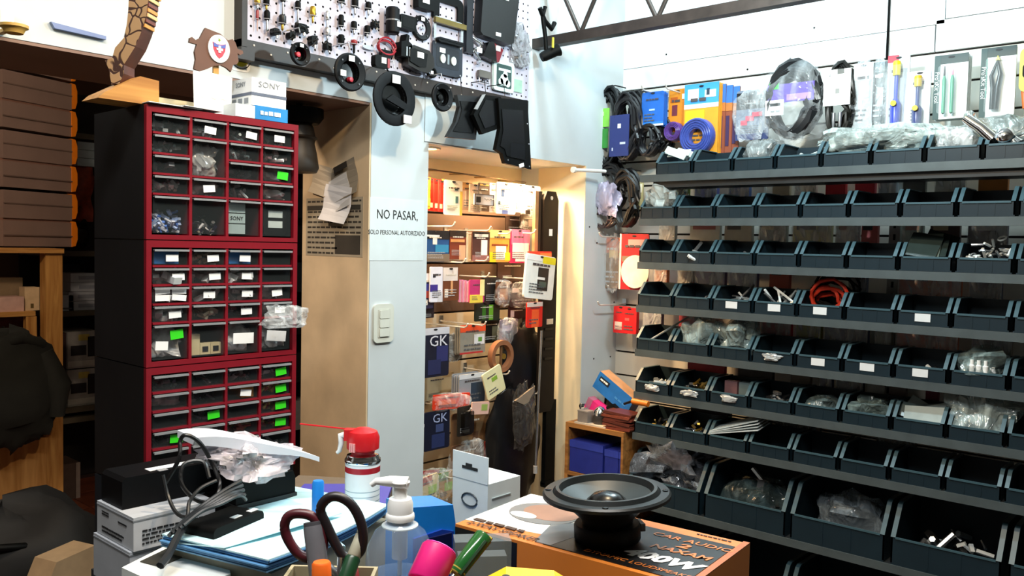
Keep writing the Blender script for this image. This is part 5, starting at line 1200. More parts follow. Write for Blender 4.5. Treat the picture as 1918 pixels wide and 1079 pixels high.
# long black bags and straps on the right of the niche
loc, w, h, rz = hang('y', 1015, 358, 1042, 770, 2.20)
t = thing('guitar_strap', 'long wide black strap hanging at the right of the niche', 'strap', loc)
MB().prism([(-w*.3,h*.5),(w*.3,h*.5),(w*.5,h*.46),(w*.5,-h*.46),(w*.3,-h*.5),(-w*.5,-h*.5),(-w*.5,h*.46)], 0, 0.02).build('webbing', mat('#16110e', 0.5, var=0.15, spec=0.2), t)
for k in range(4): MB().box(-w*.28, w*.28, -0.004, 0.0, -h*(.12+.045*k)-0.006, -h*(.12+.045*k)+0.004).build('buckle_bar', BLACKG, t)
MB().box(-w*.2, w*.25, -0.005, 0, -h*.1, -h*.075).build('metal_buckle', STEEL, t); MB().box(-w*.12, w*.1, -0.001, 0, h*.3, h*.33).build('white_mark', PAPER, t)
MB().lathe([(0, -.004), (0.008, -.004), (0.008, 0.002)], 10).build('end_button', mat('#d8cfc0', 0.5), t, loc=(0, 0, h*.47), rot=(math.pi/2, 0, 0))
loc, w, h, rz = hang('y', 1002, 358, 1014, 500, 2.215)
t = thing('tan_strap', 'narrow tan-edged strap beside the wide black strap', 'strap', loc)
MB().box(-w*.5, w*.0, 0, 0.014, -h*.5, h*.5).build('edge', mat('#b98a5c', 0.5), t); MB().box(w*.0, w*.5, 0, 0.014, -h*.5, h*.5).build('webbing', mat('#4a3828', 0.5), t)
loc, w, h, rz = hang('y', 1022, 750, 1040, 905, 2.205)
tag(MB().box(-w*.5, w*.5, 0, 0.02, -h*.5, h*.5).prism(rrect(w*1.0, 0.03, 0.01, cz=-h*.5), -0.002, 0.024).build('black_strap', BLACK, loc=loc), 'lower black strap end hanging to the niche foot', 'strap')
loc, w, h, rz = hang('y', 1003, 620, 1013, 885, 2.17)
t = thing('metal_pole', 'thin silver pole standing in the niche\'s right corner', 'pole', loc)
MB().tube([(0.01, 0, h*.5), (0, 0, 0.0), (-0.008, 0, -h*.5)], 0.005, 10).build('shaft', STEEL, t, smooth=50); MB().lathe([(0, 0), (0.009, 0), (0.009, 0.03), (0, 0.03)], 12).build('foot', mat('#a8a4a0', 0.4), t, loc=(-0.008, 0, -h*.5), smooth=40)
for k, (r_, dy, sd, lab) in enumerate((((938, 605, 1012, 760), 0.0, 3, 'upper big black soft bag hanging in the niche corner'), ((915, 735, 1000, 945), -0.05, 5, 'lower big black soft bag with a grey sheen'))):
    loc, w, h, rz = hang('y', *r_, YN - 0.03 + dy*0.6)
    o = MB().blob(w, 0.075, h, sd, rough=0.12, nu=24, nv=16, flat=False).build('soft_bag', mat('#0c0c0e', 0.38, var=0.3, scale=8, bump=0.5), loc=loc - Vector((0, 0, h/2)), smooth=60)
    tag(o, lab, 'bag')
loc, w, h, rz = hang('y', 960, 725, 1000, 870, YN-0.13)
t = thing('clear_sleeve', 'crumpled clear sleeve with a tan foot over the lower black bag', 'sleeve', loc)
MB().blob(w*.9, 0.03, h*.75, 9, rough=0.3, flat=False).build('film', crinkle('#4a4642', 0.7, 0.15), t, loc=(0, 0, -h*.25), smooth=50); MB().prism([(-w*.5, h*.35), (w*.1, h*.45), (w*.4, h*.5), (w*.3, h*.32), (-w*.1, h*.28)], -0.012, -0.004).build('header', mat('#8a7a68', 0.4), t)
for k, (px, py, lab) in enumerate(((850, 424, 'above the blue string pack'), (917, 432, 'above the pale-figure pack'), (955, 438, 'above the yellow string pack'), (1001, 437, 'right end of the second row'), (870, 492, 'under the rust-brown pack'), (912, 489, 'under the pale-figure pack'), (914, 519, 'above the black pack'), (985, 522, 'above the dark clear pack'), (874, 614, 'over the upper GK pack'), (908, 610, 'over the orange-headed pack'), (1020, 628, 'over the wide black strap'), (952, 702, 'over the silver packs'), (1006, 739, 'beside the lower soft bag'), (880, 772, 'over the lower GK pack'), (962, 830, 'over the lower black bag'), (850, 897, 'at the niche foot'))):
    peg_hook('y', px, py, YN - 0.09, BACK_Y - YN + 0.09, 'chrome display hook in the niche, ' + lab)
# thin hanging rod at the top row
a = at_y(797, 316, YN + 0.06); b_ = at_y(985, 342, YN + 0.06)
t = thing('hanging_rod', 'thin dark rod along the top row of the niche', 'rod', a)
MB().tube([(0, 0, 0), tuple(b_ - a)], 0.003, 6).build('rod', mat('#4a3c2c', 0.4), t)
for k in range(4):
    q = (b_ - a) * (0.12 + 0.25*k)
    MB().tube([(q.x, 0, q.z), (q.x, 0.09, q.z + 0.004)], 0.003, 6).build('bracket', mat('#8a7444', 0.4, 0.5), t)

# ------------------------------------------------------------------ right wall, above and beside the bin rack
XW = 2.95
def coil_item(rect, plane, name, label, cat, col, rw=0.0045, turns=7, card=None, extra=None, sq=1.0, group=None):
    loc, w, h, rz = hang('x', *rect, plane)
    t = thing(name, label, cat, loc, rz, group)
    MB().tube(coil_path(w*.40, h*.42*sq, turns + 4, len(label) % 17, 0.010, 0.04), rw*1.25, 6).build('coil', mat(col, 0.4, var=0.2), t, smooth=50)
    MB().tube([(w*.1, -0.01, h*.38), (0, -0.004, h*.46), (-0.02, 0.01, h*.5), (0, 0.03, h*.51), (0.004, 0.1, h*.51)], 0.003, 6).build('hanging_loop', mat(col, 0.4, var=0.2), t, smooth=50)
    if card:
        u0, v0, u1, v1, c = card[:5]
        MB().box((u0-.5)*w, (u1-.5)*w, -0.03, -0.027, (v0-.5)*h, (v1-.5)*h).build('sleeve_card', mat(c, 0.4, var=0.05), t)
        for (a0, b0, a1, b1, c2) in (extra or ()): MB().box((a0-.5)*w, (a1-.5)*w, -0.031, -0.029, (b0-.5)*h, (b1-.5)*h).build('print', mat(c2, 0.4), t)
    return t, w, h
coil_item((1121, 160, 1165, 318), XW, 'cable_coil', 'black cable coil with bright green labels, leftmost on the right wall', 'cable', '#111214', 0.006, 8, (.05,.5,.62,.72,'#7ec84a'), [(.08,.25,.6,.48,'#2f8a34'),(.1,.63,.4,.68,'#c9e8b0')])
coil_item((1150, 172, 1200, 310), XW-0.03, 'cable_coil', 'black cable coil with a dark indigo card', 'cable', '#131216', 0.006, 8, (.0,.12,.72,.68,'#23306e'), [(.1,.2,.14,.24,'#cfd6e8'),(.3,.5,.42,.56,'#dfe6f2'),(.4,.28,.6,.31,'#c3cbe0')])
coil_item((1180, 170, 1205, 300), XW+0.03, 'cable_coil', 'dark cable coil tucked behind the indigo card', 'cable', '#0e0e10', 0.006, 6)
coil_item((1117, 305, 1170, 400), XW+0.0, 'cable_coil', 'lower black cable coil beside the white rod', 'cable', '#0d0d10', 0.007, 8)
coil_item((1150, 318, 1195, 432), XW-0.02, 'cable_coil', 'lowest black cable coil left of the bins', 'cable', '#0b0b0d', 0.007, 8)
coil_item((1116, 385, 1150, 430), XW-0.03, 'cable_coil', 'small brown-grey cable loop under the violet bag', 'cable', '#4a3a38', 0.003, 3)
loc, w, h, rz = hang('x', 1117, 345, 1158, 402, XW-0.05)
tag(MB().blob(w, 0.04, h, 33, rough=0.22, flat=False).build('plastic_bag', crinkle('#c3bedd', 0.85, 0.2), loc=loc - Vector((0, 0, h/2)), rot=(0, 0, RX), smooth=50), 'violet-white plastic bag hanging among the lower black cables', 'bag')
for k, (r_, c, lab) in enumerate((((1180, 335, 1187, 390), '#c98a4c', 'narrow orange strip pack left of the second shelf bins'), ((1187, 340, 1204, 392), '#b9b486', 'pale yellow pack left of the second shelf bins'))):
    P('x', r_, XW-0.02, 'small_pack', lab, 'pack', c, [(.1,.6,.9,.9,'#e6e0c8')], tab=False)
t, w, h = P('x', (1202, 172, 1243, 236), XW-0.03, 'cable_pack', 'bright blue card over a black cable coil', 'pack', '#1c63c0', [(0,0,1,.06,'#dfe8f2'),(.0,.06,1,.12,'#2a7ad8'),(.35,.45,.6,.5,'#a9c8ee')], stack=2, stack_lab='blue card behind the front blue cable card', group='blue cable cards')
coil_item((1196, 228, 1234, 296), XW-0.01, 'cable_coil', 'black oval coil under the bright blue card', 'cable', '#15161a', 0.006, 6)
coil_item((1228, 225, 1256, 290), XW+0.02, 'cable_coil', 'second black coil behind, right of the blue card', 'cable', '#0f1013', 0.006, 6)
def wire_pack(rect, label, colour, top, coilc, behind=0, plane=XW):
    t, w, h = P('x', rect, plane, 'wire_pack', label, 'pack', top[0], top[1], stack=behind, stack_lab='wire pack edge seen behind the big light-blue one', group='wire packs on the right wall', th=0.005)
    R = min(w*.48, h*.28)
    MB().lathe([(R*.42, -0.03), (R*.95, -0.034), (R, -0.028), (R, -0.004), (R*.42, -0.004), (R*.42, -0.03)], 32, caps=False).build('wire_spool', mat(coilc, 0.3, var=0.15, scale=60), t, loc=(-w*.02, 0, -h*.5 + R*1.02), rot=(-math.pi/2, math.pi, 0), smooth=40)
    for k in range(4): MB().tube([((R*(.5+.13*k))*math.cos(q), -0.035, (R*(.5+.13*k))*math.sin(q)) for q in [i*0.314 for i in range(20)]], 0.0016, 5, closed=True).build('wire_turn', mat(coilc, 0.25, var=0.2), t, loc=(-w*.02, 0, -h*.5 + R*1.02), smooth=50)
    return t, w, h
wire_pack((1252, 167, 1285, 266), 'orange wire pack with a purple coil', None, ('#d8861c', [(.1,.75,.5,.85,'#b0560f'),(.2,.5,.5,.7,'#6a2c3a'),(.75,.8,1,.9,'#f0e6d8')]), '#5a3c8a', plane=XW+0.01)
wire_pack((1281, 156, 1345, 292), 'large wire pack, light blue and yellow card with a blue coil', None, ('#e09a2a', [(0,.72,1,1,'#3f9adf'),(0,.66,1,.72,'#f4f4ee'),(.1,.78,.42,.93,'#d8e4ea'),(.6,.8,.92,.9,'#e8eef0'),(.65,.83,.74,.92,'#2a3a4a'),(.05,.46,.6,.63,'#f2d020'),(.1,.42,.5,.46,'#f7f3df')]), '#3d4f9e', behind=4, plane=XW-0.03)
for k in range(3):
    P('x', (1342+13*k, 158+2*k, 1358+13*k, 291-5*k), XW+0.0+0.004*k, 'wire_pack', 'edge of a blue and rust wire pack, %s right of the large one' % ORD[k], 'pack', '#8a4a34', [(0,.74,1,1,'#3a72c0'),(0,.62,1,.74,'#b9743a'),(.3,.1,.7,.55,'#3a2a50')], tab=False)
t, w, h = P('x', (1379, 168, 1440, 262), XW-0.02, 'bagged_cable', 'clear bag with black header and red print', 'bag', '#6f7a8c', [(0,.62,1,.95,'#101114'),(.25,.72,.6,.8,'#9a9a9a'),(.15,.3,.35,.4,'#c03050'),(.3,.38,.55,.48,'#c83a58'),(.5,.46,.8,.55,'#c03050'),(0,0,1,.12,'#33416e')], film=True)
t, w, h = coil_item((1436, 118, 1536, 262), XW-0.05, 'bagged_cable', 'large clear bag with a thick black cable coil and purple label', 'bag', '#101114', 0.0135, 8, (.08,.48,.95,.72,'#5a469c'), [(.05,.32,.40,.52,'#eef0f0'),(.14,.44,.34,.48,'#7a8a80'),(.12,.66,.3,.74,'#3ac04c'),(.45,.5,.9,.58,'#9a7ac0')])
scribble(t, (.16-.5)*w, (.34-.5)*w, (.35-.5)*h, (.40-.5)*h, -0.0322, 1, mat('#8a9090', 0.5), 3)
MB().blob(w*1.06, 0.10, h*1.06, 44, rough=0.14, nu=30, nv=20, flat=False).build('film_sleeve', crinkle('#eef4f6', 0.15, 0.08, 30), t, loc=(0, 0, -h*.53), smooth=50)
t, w, h = coil_item((1548, 118, 1598, 266), XW-0.02, 'cable_coil', 'black cable coil on a white card with two silver plugs', 'cable', '#15140f', 0.0055, 9, (.0,.45,1,.9,'#eef0ee'), [(.5,.84,.75,.9,'#6a6a66'),(.45,.6,.6,.66,'#8a8a86')])
for s in (-.08, .16): MB().lathe([(0, -0.03), (0.004, -0.028), (0.006, -0.005), (0.006, 0.02), (0, 0.022)], 10).build('plug', STEEL, t, loc=(w*s, -0.03, -h*.22), smooth=40)
P('x', (1598, 118, 1634, 243), XW-0.02, 'clear_pack', 'tall pale grey clear pack right of the white cable card', 'pack', '#a8b0b4', [(0,.75,1,1,'#e4eae8'),(.3,.1,.5,.7,'#cfd6da')], film=True)
P('x', (1633, 116, 1660, 236), XW-0.01, 'clear_pack', 'narrow clear pack with dark cables beside the hanging wire', 'pack', '#5d6668', [(.05,.2,.25,.9,'#22262a'),(.4,.3,.8,.6,'#aab4b4')], film=True)
def sucker(rect, label, big):
    t, w, h = P('x', rect, XW-0.02, 'solder_sucker_pack', label, 'pack', '#d5dde6', [(0,.9,.5,1,'#d83a4a')] if big else [(.1,.82,.7,.95,'#e8c4cc')], blister=(.08,.0,.92,.84,.03,CLEARP))
    b = mat('#2c3fae' if big else '#22306a', 0.35); yl = mat('#ead21c' if big else '#c9a81c', 0.4)
    cx = 0.0
    MB().lathe([(0, -h*.48), (w*.22, -h*.48), (w*.24, -h*.2), (w*.09, -h*.12), (w*.09, h*.26), (0, h*.26)], 14).build('barrel', b, t, loc=(cx, -0.016, 0), smooth=40)
    MB().lathe([(0, h*.2), (w*.17, h*.2), (w*.19, h*.36), (w*.15, h*.4), (0, h*.4)], 14).build('plunger_cap', yl, t, loc=(cx, -0.016, 0), smooth=40)
    MB().lathe([(0, 0), (w*.13, 0), (w*.13, 0.006), (0, 0.006)], 14).build('release_button', yl, t, loc=(cx, -0.034, -h*.2), rot=(math.pi/2, 0, 0), smooth=40)
sucker((1661, 103, 1702, 236), 'blister with a bright blue and yellow desoldering pump', True)
sucker((1701, 133, 1742, 236), 'blister with a darker blue and ochre desoldering pump', False)
def kit(rect, label, stack=0):
    t, w, h = P('x', rect, XW-0.03, 'tool_blister', label, 'pack', '#dfe6e4', [(0,.86,1,1,'#18302e'),(0,0,.18,1,'#163a38'),(.32,.8,.85,.85,'#cfd8d6')], words=[("Pro'sKit Tool", .09, .5, .018, '#dfeeea', 1.0, math.pi/2)], stack=stack, stack_lab='tool blister hung behind the green pens blister', group='tool blisters')
    return t, w, h
t, w, h = kit((1749, 102, 1812, 222), 'tool blister with two green pen-like tools', 3)
for k in range(2):
    MB().lathe([(0, -h*.42), (w*.055, -h*.40), (w*.06, h*.12), (w*.03, h*.18), (w*.03, h*.28), (0, h*.3)], 12).build('green_pen', mat('#2f8a6a', 0.35), t, loc=(-w*.14 + k*w*.24, -0.018, -h*.02), smooth=40)
    MB().lathe([(0, h*.18), (w*.034, h*.18), (w*.02, h*.33), (0, h*.33)], 10).build('pen_tip', [INK, mat('#d86a88', 0.4)][k], t, loc=(-w*.14 + k*w*.24, -0.019, -h*.02), smooth=40)
MB().prism(rrect(w*.74, h*.74, 0.008, cx=w*.06, cz=-h*.06), -0.03, -0.002).build('blister', CLEARP, t)
t, w, h = kit((1836, 88, 1902, 218), 'tool blister with dark long-nose pliers and green writing')
MB().tube([(-w*.12, -0.012, -h*.4), (-w*.1, -0.012, -h*.1), (-w*.16, -0.012, h*.08), (-w*.04, -0.012, h*.24), (0.0, -0.012, h*.3)], [.006, .007, .006, .004, .002], 8).build('plier_arm', mat('#33393c', 0.3, 0.6), t, smooth=50)
MB().tube([(w*.0, -0.014, -h*.4), (w*.02, -0.014, -h*.1), (w*.09, -0.014, h*.1), (w*.03, -0.014, h*.24), (0.0, -0.014, h*.3)], [.006, .007, .006, .004, .002], 8).build('plier_arm', mat('#33393c', 0.3, 0.6), t, smooth=50)
MB().prism([(-.006, h*.3), (.006, h*.3), (0, h*.37)], -0.012, -0.004).build('tip_cap', mat('#d8c81c', 0.4), t)
scribble(t, -h*.34, h*.28, -w*.36, -w*.28, 0, 1, mat('#2a7a6a', 0.5), 9, Matrix.Translation((0, -0.002, 0)) @ Matrix.Rotation(math.pi/2, 4, 'Y'))
MB().prism(rrect(w*.74, h*.78, 0.008, cx=w*.06, cz=-h*.06), -0.024, -0.002).build('blister', CLEARP, t)
loc, w, h, rz = hang('x', 1906, 86, 1950, 205, XW-0.02)
t = thing('caulk_tool', 'yellow and black tool at the right edge of the picture', 'tool', loc, rz)
MB().prism(rrect(w*.8, h*.7, 0.02, cz=h*.12), -0.012, 0.012).build('yellow_body', mat('#b8b41c', 0.4), t, smooth=30); MB().prism(rrect(w*.5, h*.22, 0.01, cz=h*.1), -0.016, 0.014).build('black_band', BLACK, t, smooth=30); MB().tube([(-w*.2, 0, -h*.2), (-w*.1, 0, -h*.48)], .008, 8).build('orange_grip', mat('#c9662c', 0.4), t, smooth=50)
# packs beside the rack on the left of the slatwall
P('x', (1131, 445, 1164, 540), XW+0.02, 'string_pack', 'tan and gold crinkled pack left of the red pack', 'pack', '#8a6f52', [(0,.7,1,1,'#c9785a'),(.3,.6,.8,.75,'#d8b87a')], film=True)
P('x', (1160, 438, 1214, 543), XW-0.02, 'string_pack', 'red pack with a big white round patch left of the third shelf', 'pack', '#c01420', [(.0,0,.06,1,'#f0d8cc'),(.3,.78,.9,.9,'#d89a94'),(.1,.5,.9,.6,'#7a6a58')])
loc, w, h, rz = hang('x', 1168, 478, 1212, 540, XW-0.03)
tag(MB().prism(circle(h*.5, 28), -0.004, 0.0).build('white_disc', mat('#e6dfd2', 0.4), loc=loc, rot=(0, 0, RX)), 'white round disc hanging in front of the red pack', 'disc')
for k in range(2):
    P('x', (1149+16*k, 574+3*k, 1176+16*k, 624+k), XW-0.01*k, 'red_pack', ['left bright red pack with a white label on the lower hook', 'right bright red pack on the lower hook'][k], 'pack', '#c4141e', [(.1,.12,.6,.42,'#e8c8c4')] if k == 0 else [(.2,.5,.5,.6,'#e05a5a')], th=0.02, group='red packs by the slatwall')
for k, (px, py, lab) in enumerate(((1124, 443, 'over the tan pack'), (1121, 572, 'over the bright red packs'), (1112, 180, 'at the leftmost cable coil'), (1203, 168, 'beside the blue card'), (1248, 166, 'left of the orange wire pack'))):
    peg_hook('x', px, py, 2.86, 0.19, 'chrome display hook on the right wall, ' + lab)
# goods on the slatwall seen between the shelves
rnd = random.Random(11)
GAPS = [
 (1, 350, [(1258,1290,'#7a9a4a','pale green'),(1300,1345,'#5a64b0','blue-violet'),(1365,1405,'#3a62a8','blue'),(1412,1432,'#c9d2d6','white'),(1446,1480,'#b8b09a','cream'),(1488,1530,'#d8d8d0','pale grey'),(1545,1585,'#c02030','red'),(1600,1640,'#d03040','bright red'),(1645,1680,'#a9c0d8','light blue'),(1690,1735,'#5c6264','grey'),(1750,1810,'#aeb4b0','silver'),(1830,1890,'#b5742c','orange-brown')]),
 (2, 438, [(1235,1265,'#b9b4ac','grey-white'),(1290,1350,'#c6c9c2','pale cream'),(1355,1410,'#b4b6ac','dull cream'),(1420,1475,'#9aa2a2','silver grey'),(1482,1560,'#b7b98c','yellow-green'),(1565,1610,'#c8ccd2','white'),(1612,1645,'#b05a5c','pinkish red'),(1690,1730,'#8aa09e','grey-green'),(1740,1800,'#5a4a4c','maroon'),(1810,1890,'#3a3550','dark violet')]),
 (3, 518, [(1225,1250,'#b0623a','rust'),(1270,1300,'#8a7a72','taupe'),(1300,1360,'#5a4a78','violet'),(1365,1420,'#4c4468','dull violet'),(1440,1480,'#9a3a28','brick red'),(1590,1625,'#6a7288','grey-blue'),(1680,1806,'#c4612e','orange'),(1815,1880,'#33405c','navy')]),
 (4, 605, [(1205,1240,'#66607c','grey-violet'),(1270,1310,'#b04450','pinkish'),(1380,1420,'#a08a86','tan'),(1426,1484,'#b01c34','crimson'),(1490,1540,'#a9a41c','yellow'),(1542,1630,'#34406e','navy and white'),(1640,1672,'#8a9688','grey-green'),(1676,1800,'#b04e2e','orange'),(1820,1900,'#5a5450','brown-grey')]),
 (5, 690, [(1285,1360,'#b0202c','red'),(1380,1450,'#3c3838','charcoal'),(1480,1520,'#7a746a','stone grey'),(1536,1560,'#38406a','navy'),(1566,1620,'#252a40','dark navy'),(1625,1660,'#a9b0ae','white'),(1666,1700,'#6a605c','tan-grey'),(1735,1760,'#7a2440','wine red'),(1790,1840,'#6c7472','grey')]),
 (6, 780, [(1290,1370,'#2a2424','black-brown'),(1450,1540,'#20242a','charcoal blue'),(1640,1720,'#33302e','dark grey')])]
for (r, py, items) in GAPS:
    for (x0, x1, c, cn) in items:
        zc = (LIP[r] + 0.115 + LIP[r-1] - 0.02) / 2 + 0.015
        a = at_x(x0, py, 2.925); b_ = at_x(x1, py, 2.925); w = (a.y - b_.y) * 0.92
        h = 0.13
        t = thing('hanging_pack', '%s pack on the slatwall, seen between %s and %s' % (cn, ROWN[r-1], ROWN[r]), 'pack', (2.925, (a.y + b_.y)/2, zc - 0.01), RX, 'goods behind the bins')
        MB().prism(rrect(w, h, 0.006, 2), 0, 0.02).build('card', mat(c, 0.5, var=0.15, scale=18), t)
        MB().box(-w*.4, w*rnd.uniform(-.1, .4), -0.0012, 0.0, h*.05, h*rnd.uniform(.2, .4)).build('print', mat(rnd.choice(['#d8dcdc', '#22262c', '#c9c2a4', '#8a2430', '#41506e']), 0.35), t)
        if rnd.random() < 0.5: MB().prism(rrect(w*1.02, h*1.02, 0.008, 2), -0.008, -0.002).build('film', FILM, t)
# framed clear window of the orange pack
# ================================================================== side stand under the slatwall corner
ZT = 0.752
st = thing('side_stand', 'low wooden stand with open shelves in the corner', 'stand', (2.70, 0, 0))
sw_ = wood('#a5733c', '#7d5226', 6, 1)
MB().box(0, 0.33, 1.806, 2.085, ZT - 0.018, ZT).build('top', sw_, st)
MB().box(0.0, 0.33, 2.07, 2.085, 0, ZT - 0.018).build('side', sw_, st); MB().box(0.0, 0.33, 1.806, 1.816, 0, ZT - 0.018).build('side', sw_, st)
for z in (0.555, 0.36, 0.06): MB().box(0.0, 0.33, 1.816, 2.07, z - 0.014, z).build('shelf', sw_, st)
blu = mat('#1f2c86', 0.5, var=0.1)
def sbox(y0, y1, z0, h, label):
    t = thing('blue_box', label, 'box', (2.708, (y0 + y1)/2, z0 + 0.002), RX, 'blue boxes in the stand')
    w = abs(y1 - y0)
    MB().box(-w/2, w/2, 0, 0.25, 0, h).build('body', blu, t); MB().box(-w/2 - 0.001, w/2 + 0.001, -0.0015, 0.0, h*0.78, h).build('lid_edge', mat('#2a3a9c', 0.5), t)
ya = at_x(1073, 850, 2.705).y; yb2 = at_x(1128, 850, 2.705).y; yc = at_x(1132, 850, 2.705).y; yd = at_x(1158, 850, 2.705).y; ye = at_x(1182, 850, 2.705).y
sbox(2.066, yb2, 0.555, 0.125, 'left dark blue box on the stand\'s upper shelf'); sbox(yc, yd + 0.002, 0.555, 0.115, 'middle dark blue box on the stand\'s upper shelf'); sbox(yd - 0.002, 1.820, 0.555, 0.115, 'right dark blue box on the stand\'s upper shelf')
sbox(2.062, at_x(1122, 880, 2.705).y, 0.36, 0.12, 'dark blue box on the stand\'s lower shelf')
# on the stand
tag(MB().box(-0.075, 0.075, 0, 0.12, 0, 0.006).build('card_tray', mat('#b9b0a0', 0.6), loc=(2.705, at_x(1104, 795, 2.705).y, ZT), rot=(0, 0, RX)), 'flat pale tray on the wooden stand', 'tray')
YS = lambda px: at_x(px, 780, 2.74).y
t = thing('grey_tub', 'small grey tub on the pale tray', 'tub', (2.735, YS(1098), ZT + 0.006), RX)
MB().box(-0.024, 0.024, -0.02, 0.02, 0, 0.045).build('tub', mat('#7a7470', 0.5), t); MB().box(-0.025, 0.025, -0.021, 0.021, 0.042, 0.047).build('rim', mat('#8f8a84', 0.5), t)
t = thing('steel_pot', 'shiny round steel pot with a domed lid on the tray', 'pot', (2.75, YS(1121), ZT + 0.006), RX)
MB().lathe([(0, 0), (0.026, 0), (0.03, 0.02), (0.028, 0.035)], 20).build('bowl', mat('#4a4644', 0.4, 0.5), t, smooth=40); MB().lathe([(0.029, 0.034), (0.026, 0.05), (0.014, 0.064), (0, 0.07)], 20).build('domed_lid', CHROME, t, smooth=50)
tag(MB().lathe([(0, 0), (0.011, 0.002), (0.015, 0.013), (0.011, 0.024), (0, 0.026)], 14).build('steel_ball', CHROME, loc=(2.745, YS(1089), ZT + 0.052), smooth=50), 'small shiny ball on the grey tub', 'ball')
t = thing('pink_box', 'bright pink box leaning on the stand', 'box', (2.80, YS(1101), ZT + 0.052), RX); t.rotation_euler.rotate_axis('Y', 0.45)
MB().box(-0.045, 0.05, -0.02, 0.02, -0.014, 0.028).build('carton', mat('#d22a7c', 0.45), t); MB().box(-0.045, -0.02, -0.0205, 0.0205, -0.0145, 0.0285).build('end_band', mat('#a8688a', 0.5), t)
t = thing('blue_carton', 'blue carton tipped on its corner over the stand', 'box', (2.80, at_x(1148, 735, 2.80).y, ZT + 0.125), RX); t.rotation_euler.rotate_axis('Y', 0.52)
MB().box(-0.095, 0.095, 0.0, 0.06, -0.038, 0.038).build('carton', mat('#1e6ab8', 0.45), t)
MB().box(-0.095, 0.095, 0.001, 0.061, 0.037, 0.0388).build('top_face', mat('#b08a6a', 0.5), t); MB().box(-0.082, -0.03, -0.001, 0.0, 0.004, 0.024).build('dark_patch', mat('#15202e', 0.5), t)
scribble(t, -0.077, -0.036, 0.009, 0.019, -0.0012, 1, PAPER, 2, fill=0.8); scribble(t, 0.015, 0.08, -0.014, -0.002, -0.0006, 1, mat('#3a86cc', 0.5), 5, fill=0.7)
t = thing('grey_case', 'grey case behind the pink box on the stand', 'case', (2.88, YS(1112), ZT), RX)
MB().prism([(-0.05, 0), (0.06, 0), (0.06, 0.07), (0.0, 0.14), (-0.04, 0.12)], 0, 0.03).build('body', mat('#54585c', 0.5), t)
MB().tube([(-0.05, -0.002, 0.02), (-0.035, -0.004, 0.13)], 0.004, 6).build('edge_bar', BLACK, t)
t = thing('black_gadget', 'black gadget with a silver stripe on the stand', 'gadget', (2.78, YS(1143), ZT), RX)
MB().prism([(-0.03, 0), (0.05, 0), (0.05, 0.04), (-0.02, 0.085), (-0.05, 0.07)], 0, 0.03).build('body', BLACK, t); MB().prism([(-0.03, 0.055), (0.01, 0.03), (0.014, 0.04), (-0.024, 0.066)], -0.002, 0.0).build('stripe', STEEL, t)
for k in range(6):
    o = MB().prism(rrect(0.125, 0.010, 0.004), -0.035, 0.05).build('leather_wallet', mat(['#6a3024', '#7a3c2c', '#58281e'][k % 3], 0.4, var=0.2), loc=(2.745 + 0.004*(k % 2), at_x(1164, 790, 2.745).y + 0.003*((k*5) % 3), ZT + 0.006 + k*0.0115), rot=(0, 0.05*((k % 3) - 1), RX + 0.05*(k % 2)))
    tag(o, 'reddish-brown flat wallet, %s from the bottom of its stack' % ORD[k], 'wallet', 'stack of brown wallets')
a = at_x(1182, 748, 2.70); b_ = at_x(1222, 757, 2.70)
t = thing('orange_handle', 'orange cylinder handle sticking out beside the sixth shelf', 'handle', (2.71, a.y, a.z - 0.008))
MB().tube([(0, 0, 0), (0.0, -0.07, -0.002)], 0.011, 14).build('grip', mat('#d8731c', 0.45), t, smooth=50); MB().tube([(0, 0.0, 0), (0.02, 0.05, -0.02)], 0.005, 8).build('shaft', DARKM, t, smooth=50)

# ================================================================== back room through the passage
def bx3(name, label, cat, p, w, d, h, m, rz=0.0, group=None, parts=()):
    t = thing(name, label, cat, p, rz, group)
    MB().box(-w/2, w/2, 0, d, 0, h).build('carton', m, t)
    for (u0, v0, u1, v1, c) in parts: MB().box((u0-.5)*w, (u1-.5)*w, -0.002, 0.0, v0*h, v1*h).build('print', mat(c, 0.6), t)
    return t
# pine bench frame
D1 = 4.05
pp = at_d(96, 740, D1); base = Vector((pp.x, pp.y, 0))
rzp = 0.0
fr = thing('pine_frame', 'rough pine shelf frame in the back room', 'shelf frame', base)
MB().box(-0.03, 0.045, -0.02, 0.05, 0, 1.372).build('post', PINE, fr)
MB().box(-0.95, -0.88, -0.02, 0.05, 0, 1.372).build('post', PINE, fr)
MB().box(-0.95, 0.045, -0.04, 0.5, 1.372, 1.394).build('top_board', PINEX, fr)
zsh = at_d(35, 585, D1).z
MB().box(-0.95, -0.06, 0.02, 0.5, zsh - 0.01, zsh + 0.012).build('shelf', PINEX, fr)
MB().box(-0.10, -0.055, 0.02, 0.06, zsh - 0.11, zsh - 0.012).build('shelf_block', PINE, fr)
zp0, zp1 = at_d(40, 952, D1).z, at_d(40, 815, D1).z
MB().box(-0.95, -0.032, -0.025, -0.004, zp0, zp1).build('wide_board', wood('#d09a58', '#b07a3c', 4, 2), fr)
MB().box(-0.95, 0.0, 0.0, 0.45, zp0 - 0.03, zp0 - 0.005).build('lower_shelf', PINEX, fr)
